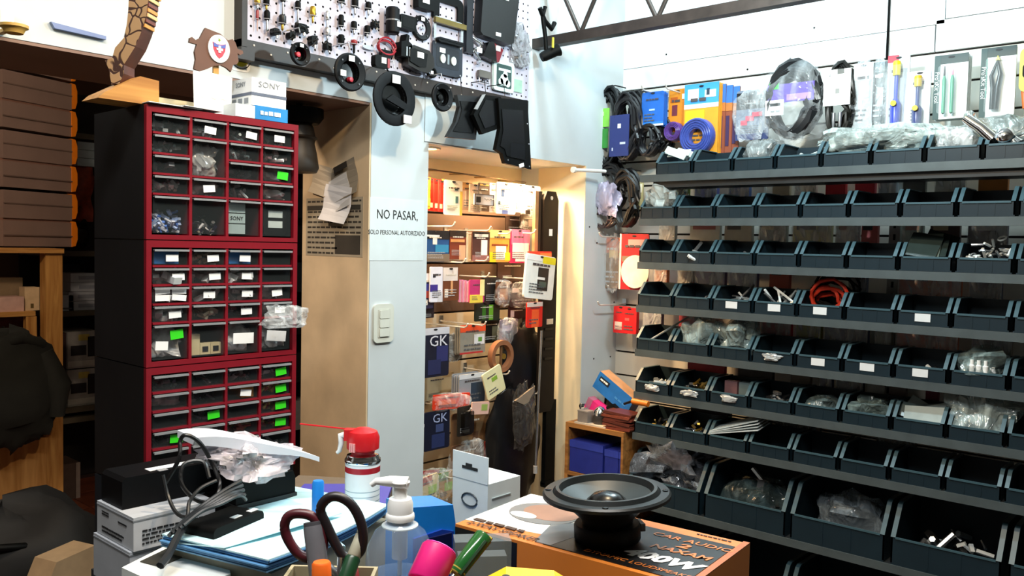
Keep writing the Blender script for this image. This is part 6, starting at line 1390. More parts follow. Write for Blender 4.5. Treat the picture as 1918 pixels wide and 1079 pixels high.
# cases stacked on the frame
ribm = mat('#8c746b', 0.5, var=0.08, scale=8); org = mat('#ff8a1c', 0.4, var=0.05)
RC_ = math.radians(20.5)
pL = at_d(6, 462, 3.98); dL = Vector((math.cos(RC_), math.sin(RC_), 0)); r2 = ray(134, 468)
den = dL.x * r2.y - dL.y * r2.x; cwid = ((EYE.x - pL.x) * r2.y - (EYE.y - pL.y) * r2.x) / den
ch = 0.277
for k in range(4):
    t = thing('ribbed_case', 'brown ribbed case with an orange front, %s of the stack' % ['lowest', 'second from bottom', 'third from bottom', 'topmost'][k], 'case', (pL.x, pL.y, 1.394 + k*ch), RC_, group='stacked ribbed cases')
    MB().box(0, cwid, 0, 0.34, 0.006, ch*0.46).build('lower_shell', ribm, t)
    MB().box(0.003, cwid - 0.003, 0.006, 0.34, ch*0.46, ch*0.5).build('seam', mat('#8a6456', 0.5), t)
    MB().box(0, cwid, -0.004, 0.34, ch*0.5, ch - 0.008).build('upper_shell', ribm, t)
    for z in (0.2, 0.74): MB().box(0, cwid, -0.008, -0.003, ch*z, ch*z + 0.006).build('rib', mat('#6f5a51', 0.5), t)
    for j in range(2):
        MB().prism([(cwid, ch*0.5*j + 0.006), (cwid + 0.022, ch*0.5*j + 0.010), (cwid + 0.034, ch*(0.5*j + 0.16)), (cwid + 0.034, ch*(0.5*j + 0.36)), (cwid + 0.022, ch*0.5*(j + 1) - 0.006), (cwid, ch*0.5*(j + 1) - 0.004)], -0.004, 0.33).build('front', org, t)
# on the pine shelf
bx3('small_carton', 'pinkish carton on the pine shelf', 'box', (at_y(16, 545, base.y + 0.04).x, base.y + 0.04, zsh + 0.012), 0.13, 0.1, 0.068, mat('#c9a296', 0.6))
bx3('small_carton', 'cream upright carton beside the pine post', 'box', (at_y(60, 540, base.y + 0.06).x, base.y + 0.06, zsh + 0.012), 0.065, 0.07, 0.11, mat('#cdb28c', 0.6), parts=[(.4, .1, .6, .3, '#5a4a20')])
bx3('small_carton', 'dim tan carton behind on the pine shelf', 'box', (at_y(10, 520, base.y + 0.2).x, base.y + 0.2, zsh + 0.012), 0.15, 0.1, 0.15, mat('#8a7458', 0.6))
# jacket hanging
loc = at_d(35, 735, D1 - 0.3)
jk = thing('dark_jacket', 'dark green-black jacket hanging on the pine frame', 'jacket', loc, 0.2)
jm = mat('#0f110d', 0.85, var=0.4, scale=14, bump=0.6)
MB().blob(0.42, 0.16, 0.47, 71, rough=0.14, nu=28, nv=18, flat=False).build('body', jm, jk, loc=(-0.04, 0, -0.22), smooth=60)
MB().tube([(0.1, -0.02, 0.17), (0.15, -0.05, 0.02), (0.14, -0.04, -0.12)], [0.04, 0.055, 0.04], 12).build('sleeve', jm, jk, smooth=60)
MB().tube([(-0.16, 0, 0.2), (-0.02, -0.04, 0.245), (0.1, 0, 0.2)], 0.03, 10).build('collar', jm, jk, smooth=60)
MB().tube([(0.0, 0.02, 0.24), (0.0, 0.12, 0.28)], 0.006, 6).build('hanger_loop', BLACK, jk)
# reddish cloth behind
tag(MB().blob(0.35, 0.08, 0.55, 72, rough=0.15, flat=False).build('maroon_cloth', mat('#5a241e', 0.85, var=0.3), loc=at_d(30, 690, D1 + 0.8) - Vector((0, 0, 0.2)), smooth=60), 'maroon cloth hanging behind the dark jacket', 'cloth')
# black bag and paper bag on the floor
pb = at_z(40, 1060, 0.12)
p = at_d(5, 1045, 2.95)
bb2 = thing('black_bag', 'slumped black fabric bag on the floor at lower left', 'bag', (p.x, p.y, 0), -0.4)
MB().blob(0.62, 0.42, 0.52, 73, rough=0.13, nu=26, nv=16).build('body', mat('#0e0f11', 0.75, var=0.4, scale=10, bump=0.5), bb2, smooth=60)
MB().tube([(-0.15, -0.12, 0.40), (-0.05, -0.2, 0.44), (0.08, -0.19, 0.43), (0.16, -0.1, 0.36)], 0.013, 8).build('handle', BLACK, bb2, smooth=50)
p = at_d(128, 1075, 2.75)
pbg = thing('paper_bag', 'folded beige paper bag on the floor beside the black bag', 'bag', (p.x, p.y, 0), 0.3)
MB().prism([(-0.11, 0), (0.13, 0), (0.12, 0.36), (0.06, 0.45), (-0.08, 0.44), (-0.12, 0.36)], -0.05, 0.05).build('body', mat('#a48a6a', 0.8, var=0.1), pbg); MB().box(-0.09, 0.07, -0.052, -0.05, 0.3, 0.304).build('fold', mat('#7a6448', 0.8), pbg)
p = at_z(70, 975, 0.02)
flat_sheet('cardboard_sheet', 'crumpled tan cardboard lying on the floor under the frame', [(p.x - 0.3, p.y - 0.1), (p.x + 0.12, p.y - 0.02), (p.x + 0.1, p.y + 0.25), (p.x - 0.25, p.y + 0.2)], 0.004, '#7a5c3c', 0.02, 'cardboard')
# dark metal shelving behind
D2 = 4.75
pm = at_d(150, 700, D2)
rk = thing('metal_shelving', 'dark metal shelving in the back room behind the cabinets', 'shelving', (0, pm.y, 0))
xa = at_y(112, 700, pm.y).x - 0.05; xb = 3.3
zs = [at_y(148, py, pm.y).z for py in (470, 582, 762)] + [0.45, 2.02]
for z in zs: MB().box(xa, xb, 0, 0.45, z - 0.03, z).build('shelf', mat('#4a4438', 0.6), rk)
for x in (xa, xa + 0.95, xa + 1.5, xb - 0.03): MB().box(x, x + 0.03, 0, 0.03, 0, 2.3).build('upright', mat('#1c1a18', 0.6), rk)
MB().box(xa, xb, 0.45, 0.46, 0, 2.3).build('back_sheet', mat('#1a1310', 0.8), rk)
wbx = mat('#9aa0aa', 0.6, var=0.08)
for k in range(4):
    bx3('white_carton', 'white carton in the back-room stack of four, %s from bottom' % ORD[k], 'box', (at_y(163, 560, pm.y).x - 0.005*(k % 2), pm.y + 0.03, zs[1] + 0.052*k), 0.17 - 0.01*k, 0.2, 0.05, wbx, group='white cartons in the back room', parts=[(.3, .3, .9, .7, '#7a808c')])
bx3('white_carton', 'low white carton left of the back-room stack', 'box', (at_y(126, 565, pm.y).x, pm.y + 0.03, zs[1]), 0.09, 0.2, 0.085, wbx, parts=[(.1, .1, .9, .2, '#4a4e58')])
bx3('dark_carton', 'dark carton behind on the back-room middle shelf', 'box', (at_y(122, 540, pm.y + 0.25).x, pm.y + 0.25, zs[1]), 0.16, 0.15, 0.25, mat('#2a2a34', 0.6))
for k in range(2):
    bx3('printed_carton', ['lower printed carton with a black device picture', 'upper printed carton with a black device picture'][k], 'box', (at_y(160, 690, pm.y).x, pm.y + 0.03, zs[2] + 0.212*k), 0.165, 0.25, 0.205, mat('#8f8f8c', 0.6), group='printed cartons in the back room', parts=[(.35, .75, .7, .92, '#b0a050'), (.1, .35, .6, .62, '#1c1c20'), (.65, .3, 1, .85, '#101014'), (.0, .05, 1, .2, '#a9a8a2')])
    bx3('dark_carton', ['lower dark carton left of the printed cartons', 'upper dark carton left of the printed cartons'][k], 'box', (at_y(124, 690, pm.y).x, pm.y + 0.05, zs[2] + 0.212*k), 0.07, 0.25, 0.2, mat('#301a1a', 0.6))
for k in range(3):
    bx3('pale_carton', 'pale blue-grey carton on the upper back-room shelf, %s from bottom' % ORD[k], 'box', (at_y(167, 300, pm.y).x, pm.y + 0.03, zs[4] - 0.0 + 0.05*k) if False else (at_y(167, 300, pm.y).x, pm.y + 0.03, at_y(167, 311, pm.y).z + 0.045*k), 0.1, 0.2, 0.043, mat('#9fb0ba', 0.6), group='pale cartons')
o = tag(MB().blob(0.14, 0.12, 0.30, 74, rough=0.25, flat=False).build('red_cloth', mat('#7a2c18', 0.7, var=0.4), loc=(at_y(163, 365, pm.y).x, pm.y + 0.1, at_y(163, 405, pm.y).z), smooth=60), 'reddish-brown bundle on the back-room shelf', 'bundle')
for k, (px, zz, hh) in enumerate(((150, zs[0] + 0.003, 0.15), (152, 0.453, 0.19), (160, 0.655, 0.09))):
    p = at_y(px, 880, pm.y)
    tag(MB().blob(0.22, 0.2, hh, 75 + k, rough=0.14).build('black_sack', mat('#0d0e10', 0.22, var=0.3, bump=0.6, scale=18), loc=(p.x, pm.y + 0.16, zz), smooth=55), ['black wrapped bundle on the top visible back-room shelf', 'shiny black sack on the lowest back-room shelf', 'black sack with pale folds above the shiny sack'][k], 'sack')
bx3('brown_carton', 'brown carton on the floor under the back-room shelving', 'box', (at_y(128, 930, pm.y).x, pm.y - 0.02, 0.0), 0.11, 0.2, 0.2, mat('#4a382e', 0.7), parts=[(.8, 0, 1, 1, '#8a7a70')])
# goods on the shelving seen in the slit beside the pillar
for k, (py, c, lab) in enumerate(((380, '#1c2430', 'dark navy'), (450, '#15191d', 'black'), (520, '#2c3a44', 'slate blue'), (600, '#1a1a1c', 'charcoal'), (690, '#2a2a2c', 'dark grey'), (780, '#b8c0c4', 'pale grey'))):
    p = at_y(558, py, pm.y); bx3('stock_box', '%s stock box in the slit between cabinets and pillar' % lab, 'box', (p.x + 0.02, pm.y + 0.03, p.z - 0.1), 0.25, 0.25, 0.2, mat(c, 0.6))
# dark horn speaker hanging under the beam beside the cabinets
loc = at_y(560, 262, 2.27)
t = thing('horn_speaker', 'dark brown horn speaker hanging under the beam beside the cabinets', 'speaker', (loc.x, 2.27, loc.z))
hm = mat('#2a2118', 0.5, var=0.2)
MB().lathe([(0.0, -0.10), (0.055, -0.10), (0.062, -0.085), (0.055, -0.04), (0.048, -0.01), (0.05, 0.0)], 24).build('bell', hm, t, smooth=40)
MB().lathe([(0.05, 0.0), (0.058, 0.006), (0.05, 0.012), (0.044, 0.04), (0.038, 0.05)], 24, caps=False).build('throat', hm, t, smooth=40)
MB().lathe([(0.0, 0.05), (0.06, 0.05), (0.075, 0.07), (0.075, 0.095), (0.0, 0.1)], 24).build('driver', BLACK, t, smooth=40)
MB().tube([(0, 0, 0.09), (0, 0, BEAM_Z - loc.z - 0.006)], 0.01, 8).build('stem', BLACK, t)
# ================================================================== counter in the foreground
CZ = 0.90
ct = thing('counter', 'dark work counter covered with clutter in the foreground', 'counter', (0.85, 0.8, 0))
MB().prism_z([(-0.50, -0.65), (0.29, -0.65), (0.29, 0.765), (-0.02, 0.765), (-0.02, 0.64), (-0.262, 0.64), (-0.262, 0.45), (-0.50, 0.45)], CZ - 0.03, CZ).build('top', mat('#2a3034', 0.45, var=0.2, scale=9), ct)
for x, y in ((-0.46, -0.6), (0.25, -0.6), (0.25, 0.72), (-0.46, 0.4)): MB().box(x - 0.025, x + 0.025, y - 0.025, y + 0.025, 0, CZ - 0.03).build('leg', DARKM, ct)
MB().box(-0.44, 0.24, -0.02, 0.0, 0.3, CZ - 0.03).build('panel', mat('#22282c', 0.6), ct)

# --- speaker box
A = at_z(853, 981, 1.055); Cc = at_z(1401, 1018, 1.055); Bb = at_z(992, 925, 1.055)
rzb = math.atan2(Cc.y - Bb.y, Cc.x - Bb.x)
L = (Cc - Bb).length; Dd = (Bb - A).length
HB = 1.055 - CZ
sb = thing('speaker_carton', 'orange and black car speaker carton lying on the counter', 'box', (A.x, A.y, CZ), rzb)
orange = mat('#c8742c', 0.42, var=0.05, scale=6); blkp = mat('#0e0d0d', 0.35, var=0.1)
MB().box(0, L, 0, Dd, 0, HB).build('carton', [orange], sb)
e = 0.0006
def top(pts, m, k, name='print'): return MB().prism_z([(u*L, v*Dd) for u, v in pts], HB, HB + e*k).build(name, m, sb)
top([(0.0, .12), (.0, 1), (.42, 1), (.36, .22)], mat('#f0ece4', 0.4, var=0.03), 1)
top([(.36, .13), (.52, 1), (.40, 1), (.36, .5)], mat('#b98a4c', 0.4), 1.3)
top([(.40, .045), (.97, .045), (.97, .86), (.40, .86)], blkp, 2)
top([(.36, .05), (.43, .05), (.47, .5), (.40, .62), (.30, .45)], mat('#7c7e80', 0.4), 2.4)
MB().prism_z([(0.205*L + 0.055*math.cos(q), 0.62*Dd + 0.048*math.sin(q)) for q in [i*0.26 for i in range(24)]], HB, HB + e*2.6).build('print', mat('#6d7072', 0.4), sb)
MB().prism_z([(0.225*L + 0.044*math.cos(q), 0.66*Dd + 0.036*math.sin(q)) for q in [i*0.26 for i in range(24)]], HB, HB + e*3).build('print', mat('#8f6a58', 0.4), sb)
MB().prism_z([(0.15*L + 0.022*math.cos(q), 0.48*Dd + 0.012*math.sin(q)) for q in [i*0.26 for i in range(24)]], HB, HB + e*3.4).build('print', mat('#e6e4e0', 0.4), sb)
top([(.975, 0), (1, 0), (1, 1), (.975, 1)], mat('#a85a22', 0.4), 3)
MB().box(-0.0006, 0, Dd*0.0, Dd, 0, HB - 0.004).build('side_print', blkp, sb)
MB().box(0.0, L*0.30, -0.0006, 0, 0, HB - 0.004).build('side_print', blkp, sb)
txo = mat('#c8702c', 0.4); dko = mat('#3a2010', 0.5)
def lab(s, u, v, size, m, sx=1.0, shear=0.0, bold=0.0): text(s, size, m, sb, (u*L, v*Dd, HB + e*3.2), rot=(0, 0, 0), sx=sx, shear=shear, extrude=0.0001, bold=bold)
scribble(sb, .03*L, .27*L, .13*Dd, .20*Dd, 0, 1, dko, 6, Matrix.Translation((0, 0, HB + e*3.2)) @ Matrix.Rotation(-math.pi/2, 4, 'X'), fill=0.7); lab('2-WAY SPEAKER', .20, .075, .0165, dko, 1.0, .2, .0003)
lab('CAR AUDIO', .825, .74, .0185, txo, 1.15, .15, .0002); lab('NAXAM', .835, .50, .021, txo, 1.1, .2, .0005); lab('2', .82, .62, .022, txo, 1.5, .2, .0008)
lab('400W', .81, .29, .037, mat('#f4f2ee', 0.4), 1.05, .25, .0018); lab('DYNAMIC LOUDSPEAKER', .77, .12, .013, txo, 1.05, .2)
scribble(sb, .80*L, .97*L, .93*Dd, .96*Dd, 0, 1, dko, 7, Matrix.Translation((0, 0, HB + e*1.5)) @ Matrix.Rotation(-math.pi/2, 4, 'X'))
# --- loudspeaker on the carton
sp = at_d(1140, 930, 1.155); spx, spy = sp.x, sp.y
ls = thing('loudspeaker', 'round black car loudspeaker standing on the orange carton', 'speaker', (spx, spy, 1.0575), rot=(math.radians(-2), math.radians(-2), 0))
RS = 0.0865
MB().lathe([(0, 0), (0.043, 0), (0.045, 0.003), (0.045, 0.02), (0.043, 0.023), (0, 0.023)], 36).build('magnet', BLACK, ls, smooth=35)
MB().lathe([(0.034, 0.023), (0.036, 0.030), (0.05, 0.044), (0.07, 0.056), (RS*0.93, 0.060)], 36, caps=False).build('basket', mat('#0b0c0d', 0.4), ls, smooth=40)
MB().lathe([(RS*0.93, 0.060), (RS, 0.060), (RS, 0.064), (RS*0.97, 0.0665), (RS*0.84, 0.0665), (RS*0.82, 0.063)], 48, caps=False).build('rim', mat('#101314', 0.4, var=0.1, spec=0.35), ls, smooth=40)
MB().lathe([(RS*0.83, 0.0645), (RS*0.79, 0.0715), (RS*0.74, 0.0715), (RS*0.70, 0.063)], 48, caps=False).build('surround', mat('#161b1d', 0.45, spec=0.4), ls, smooth=50)
MB().lathe([(RS*0.70, 0.063), (RS*0.5, 0.052), (RS*0.28, 0.042)], 48, caps=False).build('cone', mat('#2a3336', 0.45, var=0.05, spec=0.4), ls, smooth=50)
MB().lathe([(RS*0.34, 0.044), (RS*0.31, 0.054), (RS*0.20, 0.062), (0, 0.066)], 36, caps=False).build('dust_cap', BLACKG, ls, smooth=60)
for k in range(4):
    q = 0.6 + k*math.pi/2
    MB().lathe([(0, 0), (0.004, 0), (0.004, 0.0015), (0, 0.002)], 8).build('screw_hole', BLACKG, ls, loc=(RS*0.91*math.cos(q), RS*0.91*math.sin(q), 0.0662))
MB().box(-0.012, 0.012, -0.050, -0.044, 0.01, 0.02).build('terminal', mat('#3a3c3e', 0.4, 0.4), ls, rot=(0, 0, 0.9))
# --- white carton with hanging tab
wc = at_d(914, 908, 1.42)
cx0, cy0 = wc.x, wc.y
cmat = mat('#d9e6ea', 0.55, var=0.04)
t = thing('tabbed_carton', 'white hang-tab carton standing behind the orange carton', 'box', (cx0, cy0, CZ))
dX, dY, zt = 0.082, 0.083, wc.z - CZ
MB().box(0, dX, 0, dY, 0, zt).build('carton', cmat, t)
tabz = at_x(914, 858, cx0).z - CZ
tb = MB()
tb.box(-0.0008, 0.0012, 0, dY, zt - 0.001, tabz)
tb.build('hang_tab', cmat, t)
MB().prism_z([(0, 0), (0, 0), (0, 0)], 0, 0) if False else None
hk = MB().box(-0.0016, -0.0008, dY*.28, dY*.72, tabz - 0.027, tabz - 0.022).box(-0.0016, -0.0008, dY*.44, dY*.62, tabz - 0.022, tabz - 0.017).build('euro_slot', INK, t)
for k in range(10): MB().box(-0.0014, -0.0002, dY*.08, dY*(.5 + .04*((k*7) % 10)), zt*(.08 + .05*k) - 0.001, zt*(.08 + .05*k) + 0.0006).build('print_line', mat('#8aa2ac', 0.6), t) if k not in (5, 6) else None
MB().tube([(-0.001, dY*.5 + 0.018*math.cos(q), zt*.78 + 0.011*math.sin(q)) for q in [i*0.42 for i in range(15)]], 0.0014, 5, closed=True).build('oval_mark', mat('#2c3a44', 0.5), t)
MB().box(-0.0014, -0.0002, dY*.05, dY*.95, zt*.40, zt*.46).build('print_line', mat('#3a4a5c', 0.6), t)
for k in range(5): MB().box(dX*.12, dX*(.55 + .07*((k*3) % 5)), -0.0014, -0.0002, zt*(.35 + .12*k), zt*(.35 + .12*k) + 0.0014).build('print_line', mat('#9fb0b6', 0.6), t)
scribble(t, dX*.3, dX*.85, zt*.60, zt*.66, -0.001, 1, mat('#7a8a92', 0.6), 8)
# --- blue plastic case
b1 = at_d(795, 985, 1.27)
t = thing('blue_case', 'bright blue plastic case behind the pump bottle', 'case', (b1.x, b1.y, CZ), -0.15)
bm1 = mat('#1c7fd8', 0.32, var=0.05); bm2 = mat('#173a9a', 0.35)
MB().prism([(-0.03, 0), (0.062, 0), (0.062, 0.10), (0.052, 0.155), (-0.03, 0.165)], -0.0, 0.06).build('shell', bm1, t)
MB().prism([(-0.02, 0.004), (0.054, 0.004), (0.052, 0.115), (0.03, 0.122), (-0.02, 0.118)], -0.004, 0.0).build('front_panel', bm2, t)
MB().box(0.0, 0.045, -0.008, -0.004, 0.09, 0.115).build('dark_slot', mat('#0d1440', 0.4), t)
# --- pump bottle
bp = at_d(749, 1000, 1.09)
t = thing('pump_bottle', 'clear sanitizer bottle with a white pump on the counter', 'bottle', (bp.x, bp.y, CZ))
clear = mat('#8fa6c6', 0.05, var=0.03, alpha=0.22, spec=0.9)
RB = 0.043
MB().lathe([(0, 0), (RB*.9, 0), (RB, 0.006), (RB, 0.150), (RB*.95, 0.166), (RB*.75, 0.184), (RB*.40, 0.196), (RB*.33, 0.199), (RB*.33, 0.206)], 36).build('bottle', clear, t, smooth=50)
MB().lathe([(0, 0.004), (RB*.93, 0.004), (RB*.95, 0.10), (RB*.95, 0.128), (0, 0.128)], 32).build('liquid', mat('#6f92c8', 0.05, var=0.03, alpha=0.28), t, smooth=50)
MB().lathe([(RB*1.008, 0.03), (RB*1.008, 0.108)], 36, caps=False).build('label', mat('#2c4a9c', 0.45), t, smooth=50)
MB().lathe([(RB*.34, 0.199), (RB*.42, 0.200), (RB*.43, 0.203), (RB*.42, 0.207), (RB*.38, 0.209), (RB*.38, 0.220), (RB*.33, 0.227), (0, 0.228)], 28).build('collar', mat('#eef0f0', 0.4, var=0.03), t, smooth=40)
MB().tube([(RB*.95*math.cos(q), RB*.95*math.sin(q), 0.211 + 0.008*math.cos(q - 2.4)) for q in [i*0.2618 for i in range(24)]], 0.0012, 6, closed=True).build('neck_ring', mat('#d8e2e6', 0.3), t, smooth=50) if False else MB().lathe([(RB*.40, 0.1935), (RB*.54, 0.1915), (RB*.54, 0.1930), (RB*.40, 0.1950)], 28).build('neck_ring', mat('#c9d6dc', 0.2, alpha=0.6), t, smooth=40)
MB().lathe([(0, 0.226), (0.0085, 0.226), (0.0085, 0.242), (0.011, 0.244), (0.012, 0.248), (0.010, 0.251), (0, 0.252)], 20).build('pump_stem', mat('#eef0f0', 0.4, var=0.03), t, smooth=40)
dr_ = (R0 * -1.0 + F0 * 0.1).normalized()
MB().tube([tuple(Vector((0, 0, 0.247)) - dr_*0.010), tuple(Vector((0, 0, 0.248)) + dr_*0.013), tuple(Vector((0, 0, 0.247)) + dr_*0.032), tuple(Vector((0, 0, 0.242)) + dr_*0.038)], [0.008, 0.007, 0.0045, 0.0035], 12).build('nozzle', mat('#eef0f0', 0.4, var=0.03), t, smooth=50)
MB().tube([(0, 0, 0.199), (0.002, 0, 0.02)], 0.003, 8).build('dip_tube', mat('#dfe6ea', 0.3, alpha=0.7), t, smooth=50)
MB().lathe([(0.010, 0.150), (0.010, 0.199)], 16, caps=False).build('pump_chamber', mat('#dfe6ea', 0.3, alpha=0.7), t, smooth=50)
# --- compressed air can
cp = at_d(679, 900, 1.50)
t = thing('air_duster_can', 'white aerosol duster can with a red trigger cap', 'can', (cp.x, cp.y, CZ))
RC = 0.0305
MB().lathe([(0, 0), (RC*.96, 0), (RC, 0.004), (RC, 0.166), (RC*.98, 0.168)], 32, caps=False).build('can_body', mat('#dfe8ee', 0.3, var=0.03), t, smooth=40)
MB().lathe([(RC*1.003, 0.152), (RC*1.003, 0.162)], 32, caps=False).build('red_band', mat('#a8202c', 0.3), t, smooth=40)
MB().lathe([(RC*.98, 0.167), (RC*1.03, 0.169), (RC*1.03, 0.173), (RC*.95, 0.176), (RC*.9, 0.181), (RC*.6, 0.184)], 32, caps=False).build('steel_rim', CHROME, t, smooth=40)
lm2 = MB()
for k in range(11): lm2.lathe([(RC*1.004, 0.03 + k*0.009), (RC*1.004, 0.0312 + k*0.009)], 32, caps=False)
lm2.build('printed_lines', mat('#8ea4b4', 0.5), t)
MB().lathe([(RC*1.006, 0.058), (RC*1.006, 0.064)], 32, caps=False).build('dark_band', mat('#3a4a62', 0.4), t, smooth=40)
rd = mat('#c41a22', 0.35, var=0.05)
MB().lathe([(RC*.66, 0.181), (RC*.68, 0.188), (RC*.92, 0.192), (RC*.94, 0.212), (RC*.80, 0.222), (RC*.4, 0.227), (0, 0.228)], 28).build('cap', rd, t, smooth=40)
rr_ = R0.normalized(); al = math.atan2(-rr_.y, -rr_.x)
MB().box(RC*.2, RC*1.05, -0.010, 0.010, 0.206, 0.225).build('nozzle_block', rd, t, rot=(0, 0, al))
MB().tube([(RC*.95, 0, 0.215), (RC*1.28, 0, 0.213), (RC*1.25, 0, 0.200), (RC*1.35, 0, 0.186), (RC*1.5, 0, 0.182)], [0.006, 0.006, 0.005, 0.004, 0.003], 10).build('trigger', mat('#e8ecee', 0.4), t, rot=(0, 0, al), smooth=50)
for k in range(3): MB().box(-0.0015, 0.0015, -RC*1.02, -RC*.9, 0.19, 0.205).build('vent_mark', mat('#e8a0a0', 0.4), t, rot=(0, 0, al + math.pi/2 - 0.5 + 1.57 + (k - 1)*0.14))
MB().tube([(RC*1.0, 0, 0.224), (0.115, 0, 0.229)], 0.0014, 6).build('straw', rd, t, rot=(0, 0, al - 0.12))
# --- folder and cardboard behind
p = at_z(600, 932, 0.955)
def block(name, label, cat, corners, z0, z1, m, loc=(0, 0, 0)):
    return tag(MB().prism_z(corners, z0, z1).build(name, m, loc=loc), label, cat)
def cz(pts, z): return [(at_z(x, y, z).x, at_z(x, y, z).y) for x, y in pts]
block('cardboard_box', 'brown carton under the purple folder behind the paper', 'box', cz([(500, 935), (560, 890), (735, 900), (720, 945)], 0.945), CZ, 0.945, mat('#6b5a48', 0.7, var=0.1))
block('purple_folder', 'purple folder lying under the aerosol can', 'folder', cz([(548, 930), (570, 908), (735, 908), (722, 946)], 0.951), 0.9455, 0.953, mat('#4a45a0', 0.45, var=0.06))
# the can stands on the folder
t.location.z = CZ
# --- paper stack on cartons
P1 = at_z(500, 1056, 1.0); P2 = at_z(728, 953, 1.0)
u = (P2 - P1); u.z = 0; ang = math.atan2(u.y, u.x); 
block('flat_carton', 'flat pale carton under the stack of blue-white paper', 'box', [(0.0, 0), (0.285, 0), (0.285, 0.2), (0.0, 0.2)], CZ, 0.978, mat('#8a8674', 0.6), loc=(0, 0, 0))
o = bpy.data.objects['flat_carton']; o.location = (P1.x + 0.015, P1.y + 0.012, 0); o.rotation_euler = (0, 0, ang)
ps = thing('paper_stack', 'thick stack of pale blue paper in the foreground', 'paper', (P1.x, P1.y, 0.980), ang)
pcol = [mat('#7db2d6', 0.6, var=0.03), mat('#5f97c8', 0.6, var=0.03), mat('#bfe6ee', 0.6, var=0.02)]
rnd = random.Random(5)
for k in range(7):
    b = MB(); n = 10; vs = []; fs = []; dz = 0.003*k; o1 = rnd.uniform(-.004, .004); o2 = rnd.uniform(-.004, .004)
    for i in range(n + 1):
        for j in range(2):
            uu = i/n
            sag = -0.006*math.sin(math.pi*uu)*(1 - j*0.6) + (0.006*(uu - .8)/.2 if uu > .8 else 0) * (1 - k*0.1)
            for dzz in (0, 0.0022): vs.append((uu*0.29 + o1, j*0.21 + o2, dz + sag + dzz + 0.006))
    for i in range(n):
        a = i*4
        fs += [(a+1, a+5, a+7, a+3), (a, a+2, a+6, a+4), (a, a+4, a+5, a+1), (a+2, a+3, a+7, a+6)]
    fs += [(0, 1, 3, 2), (n*4, n*4+2, n*4+3, n*4+1)]
    b.add(vs, fs).build('sheet_bundle', pcol[2] if k == 6 else pcol[k % 2], ps, smooth=30)
# loose wide sheet sticking out to the left
c4 = [(328, 1010), (480, 962), (640, 968), (420, 1034)]
pts = [at_z(x, y, 1.003) for x, y in c4]
b = MB(); vs = []; n = 8
for i in range(n + 1):
    for j in range(n + 1):
        s, q = i/n, j/n
        v = (pts[0]*(1-s) + pts[1]*s)*(1-q) + (pts[3]*(1-s) + pts[2]*s)*q
        vs.append((v.x, v.y, v.z + 0.005 - 0.012*(1-s)*(1-q) + 0.004*math.sin(s*5)*q*(1-q)))
fs = [(i*(n+1)+j, (i+1)*(n+1)+j, (i+1)*(n+1)+j+1, i*(n+1)+j+1) for i in range(n) for j in range(n)]
o = b.add(vs, fs).build('loose_sheet', pcol[2], smooth=60); md = o.modifiers.new('thickness', 'SOLIDIFY'); md.thickness = 0.0012
tag(o, 'loose pale blue sheet sticking out left from the paper stack', 'paper')
# open white envelope below left
c5 = [(228, 1063), (318, 1018), (420, 1028), (432, 1075), (330, 1110)]
block('white_envelope', 'open white envelope carton under the loose blue sheet', 'envelope', cz(c5, 0.968), 0.93, 0.968, mat('#dfe4e2', 0.6, var=0.04))
block('low_carton', 'low brown carton supporting the white envelope', 'box', cz([(250, 1085), (330, 1040), (430, 1045), (425, 1085)], 0.93), CZ, 0.9295, mat('#5a5244', 0.7))
q = cz([(262, 1052), (325, 1022), (372, 1030), (300, 1062)], 0.969)
block('envelope_flap', 'dark opening of the white envelope', 'flap', q, 0.9685, 0.9695, mat('#2e2c24', 0.7))
# white cartons at left
n0 = at_z(250, 971, 1.023)
for k, (dx, dy, z0, z1, lab_) in enumerate(((0, 0, 0.9705, 1.023, 'upper white carton with printed lettering below the drawer cabinet'), (-0.004, 0.004, CZ, 0.9695, 'lower plain grey-white carton below the printed one'))):
    t = thing('white_carton', lab_, 'box', (n0.x + dx, n0.y + dy, z0))
    wx, wy, hh = 0.135, 0.13, z1 - z0
    MB().box(0, wx, 0, wy, 0, hh).build('carton', mat('#a9aeb6' if k else '#b4b8be', 0.6, var=0.05), t)
    MB().box(-0.0008, wx, -0.0008, wy, hh - 0.006, hh - 0.004).build('flap_edge', mat('#7d8288', 0.6), t)
    if k == 0:
        scribble(t, wx*.1, wx*.95, hh*.12, hh*.62, -0.0006, 4, INK, 12)
        ML = Matrix.Translation((-0.0006, 0, 0)) @ Matrix.Rotation(-math.pi/2, 4, 'Z')
        scribble(t, -wy*.85, -wy*.6, hh*.64, hh*.80, 0, 2, INK, 13, ML); scribble(t, -wy*.4, -wy*.15, hh*.62, hh*.72, 0, 1, INK, 14, ML); scribble(t, -wy*.85, -wy*.25, hh*.1, hh*.34, 0, 2, INK, 15, ML)
# black adapter box on the carton
a0 = at_z(232, 912, 1.072)
t = thing('power_supply', 'long black power supply box on the white carton', 'power supply', (n0.x + 0.005, n0.y + 0.05, 1.0235))
MB().prism([(0, 0), (0.185, 0), (0.185, 0.044), (0.178, 0.05), (0.006, 0.05), (0, 0.044)], 0, 0.075).build('case', mat('#08080a', 0.5, spec=0.15), t)
MB().box(0.05, 0.125, 0.012, 0.03, 0.05, 0.0508).build('rating_label', PAPER, t); MB().box(0.06, 0.075, 0.0, 0.012, 0.0502, 0.0512).build('rating_label', mat('#9a9ca0', 0.5), t)
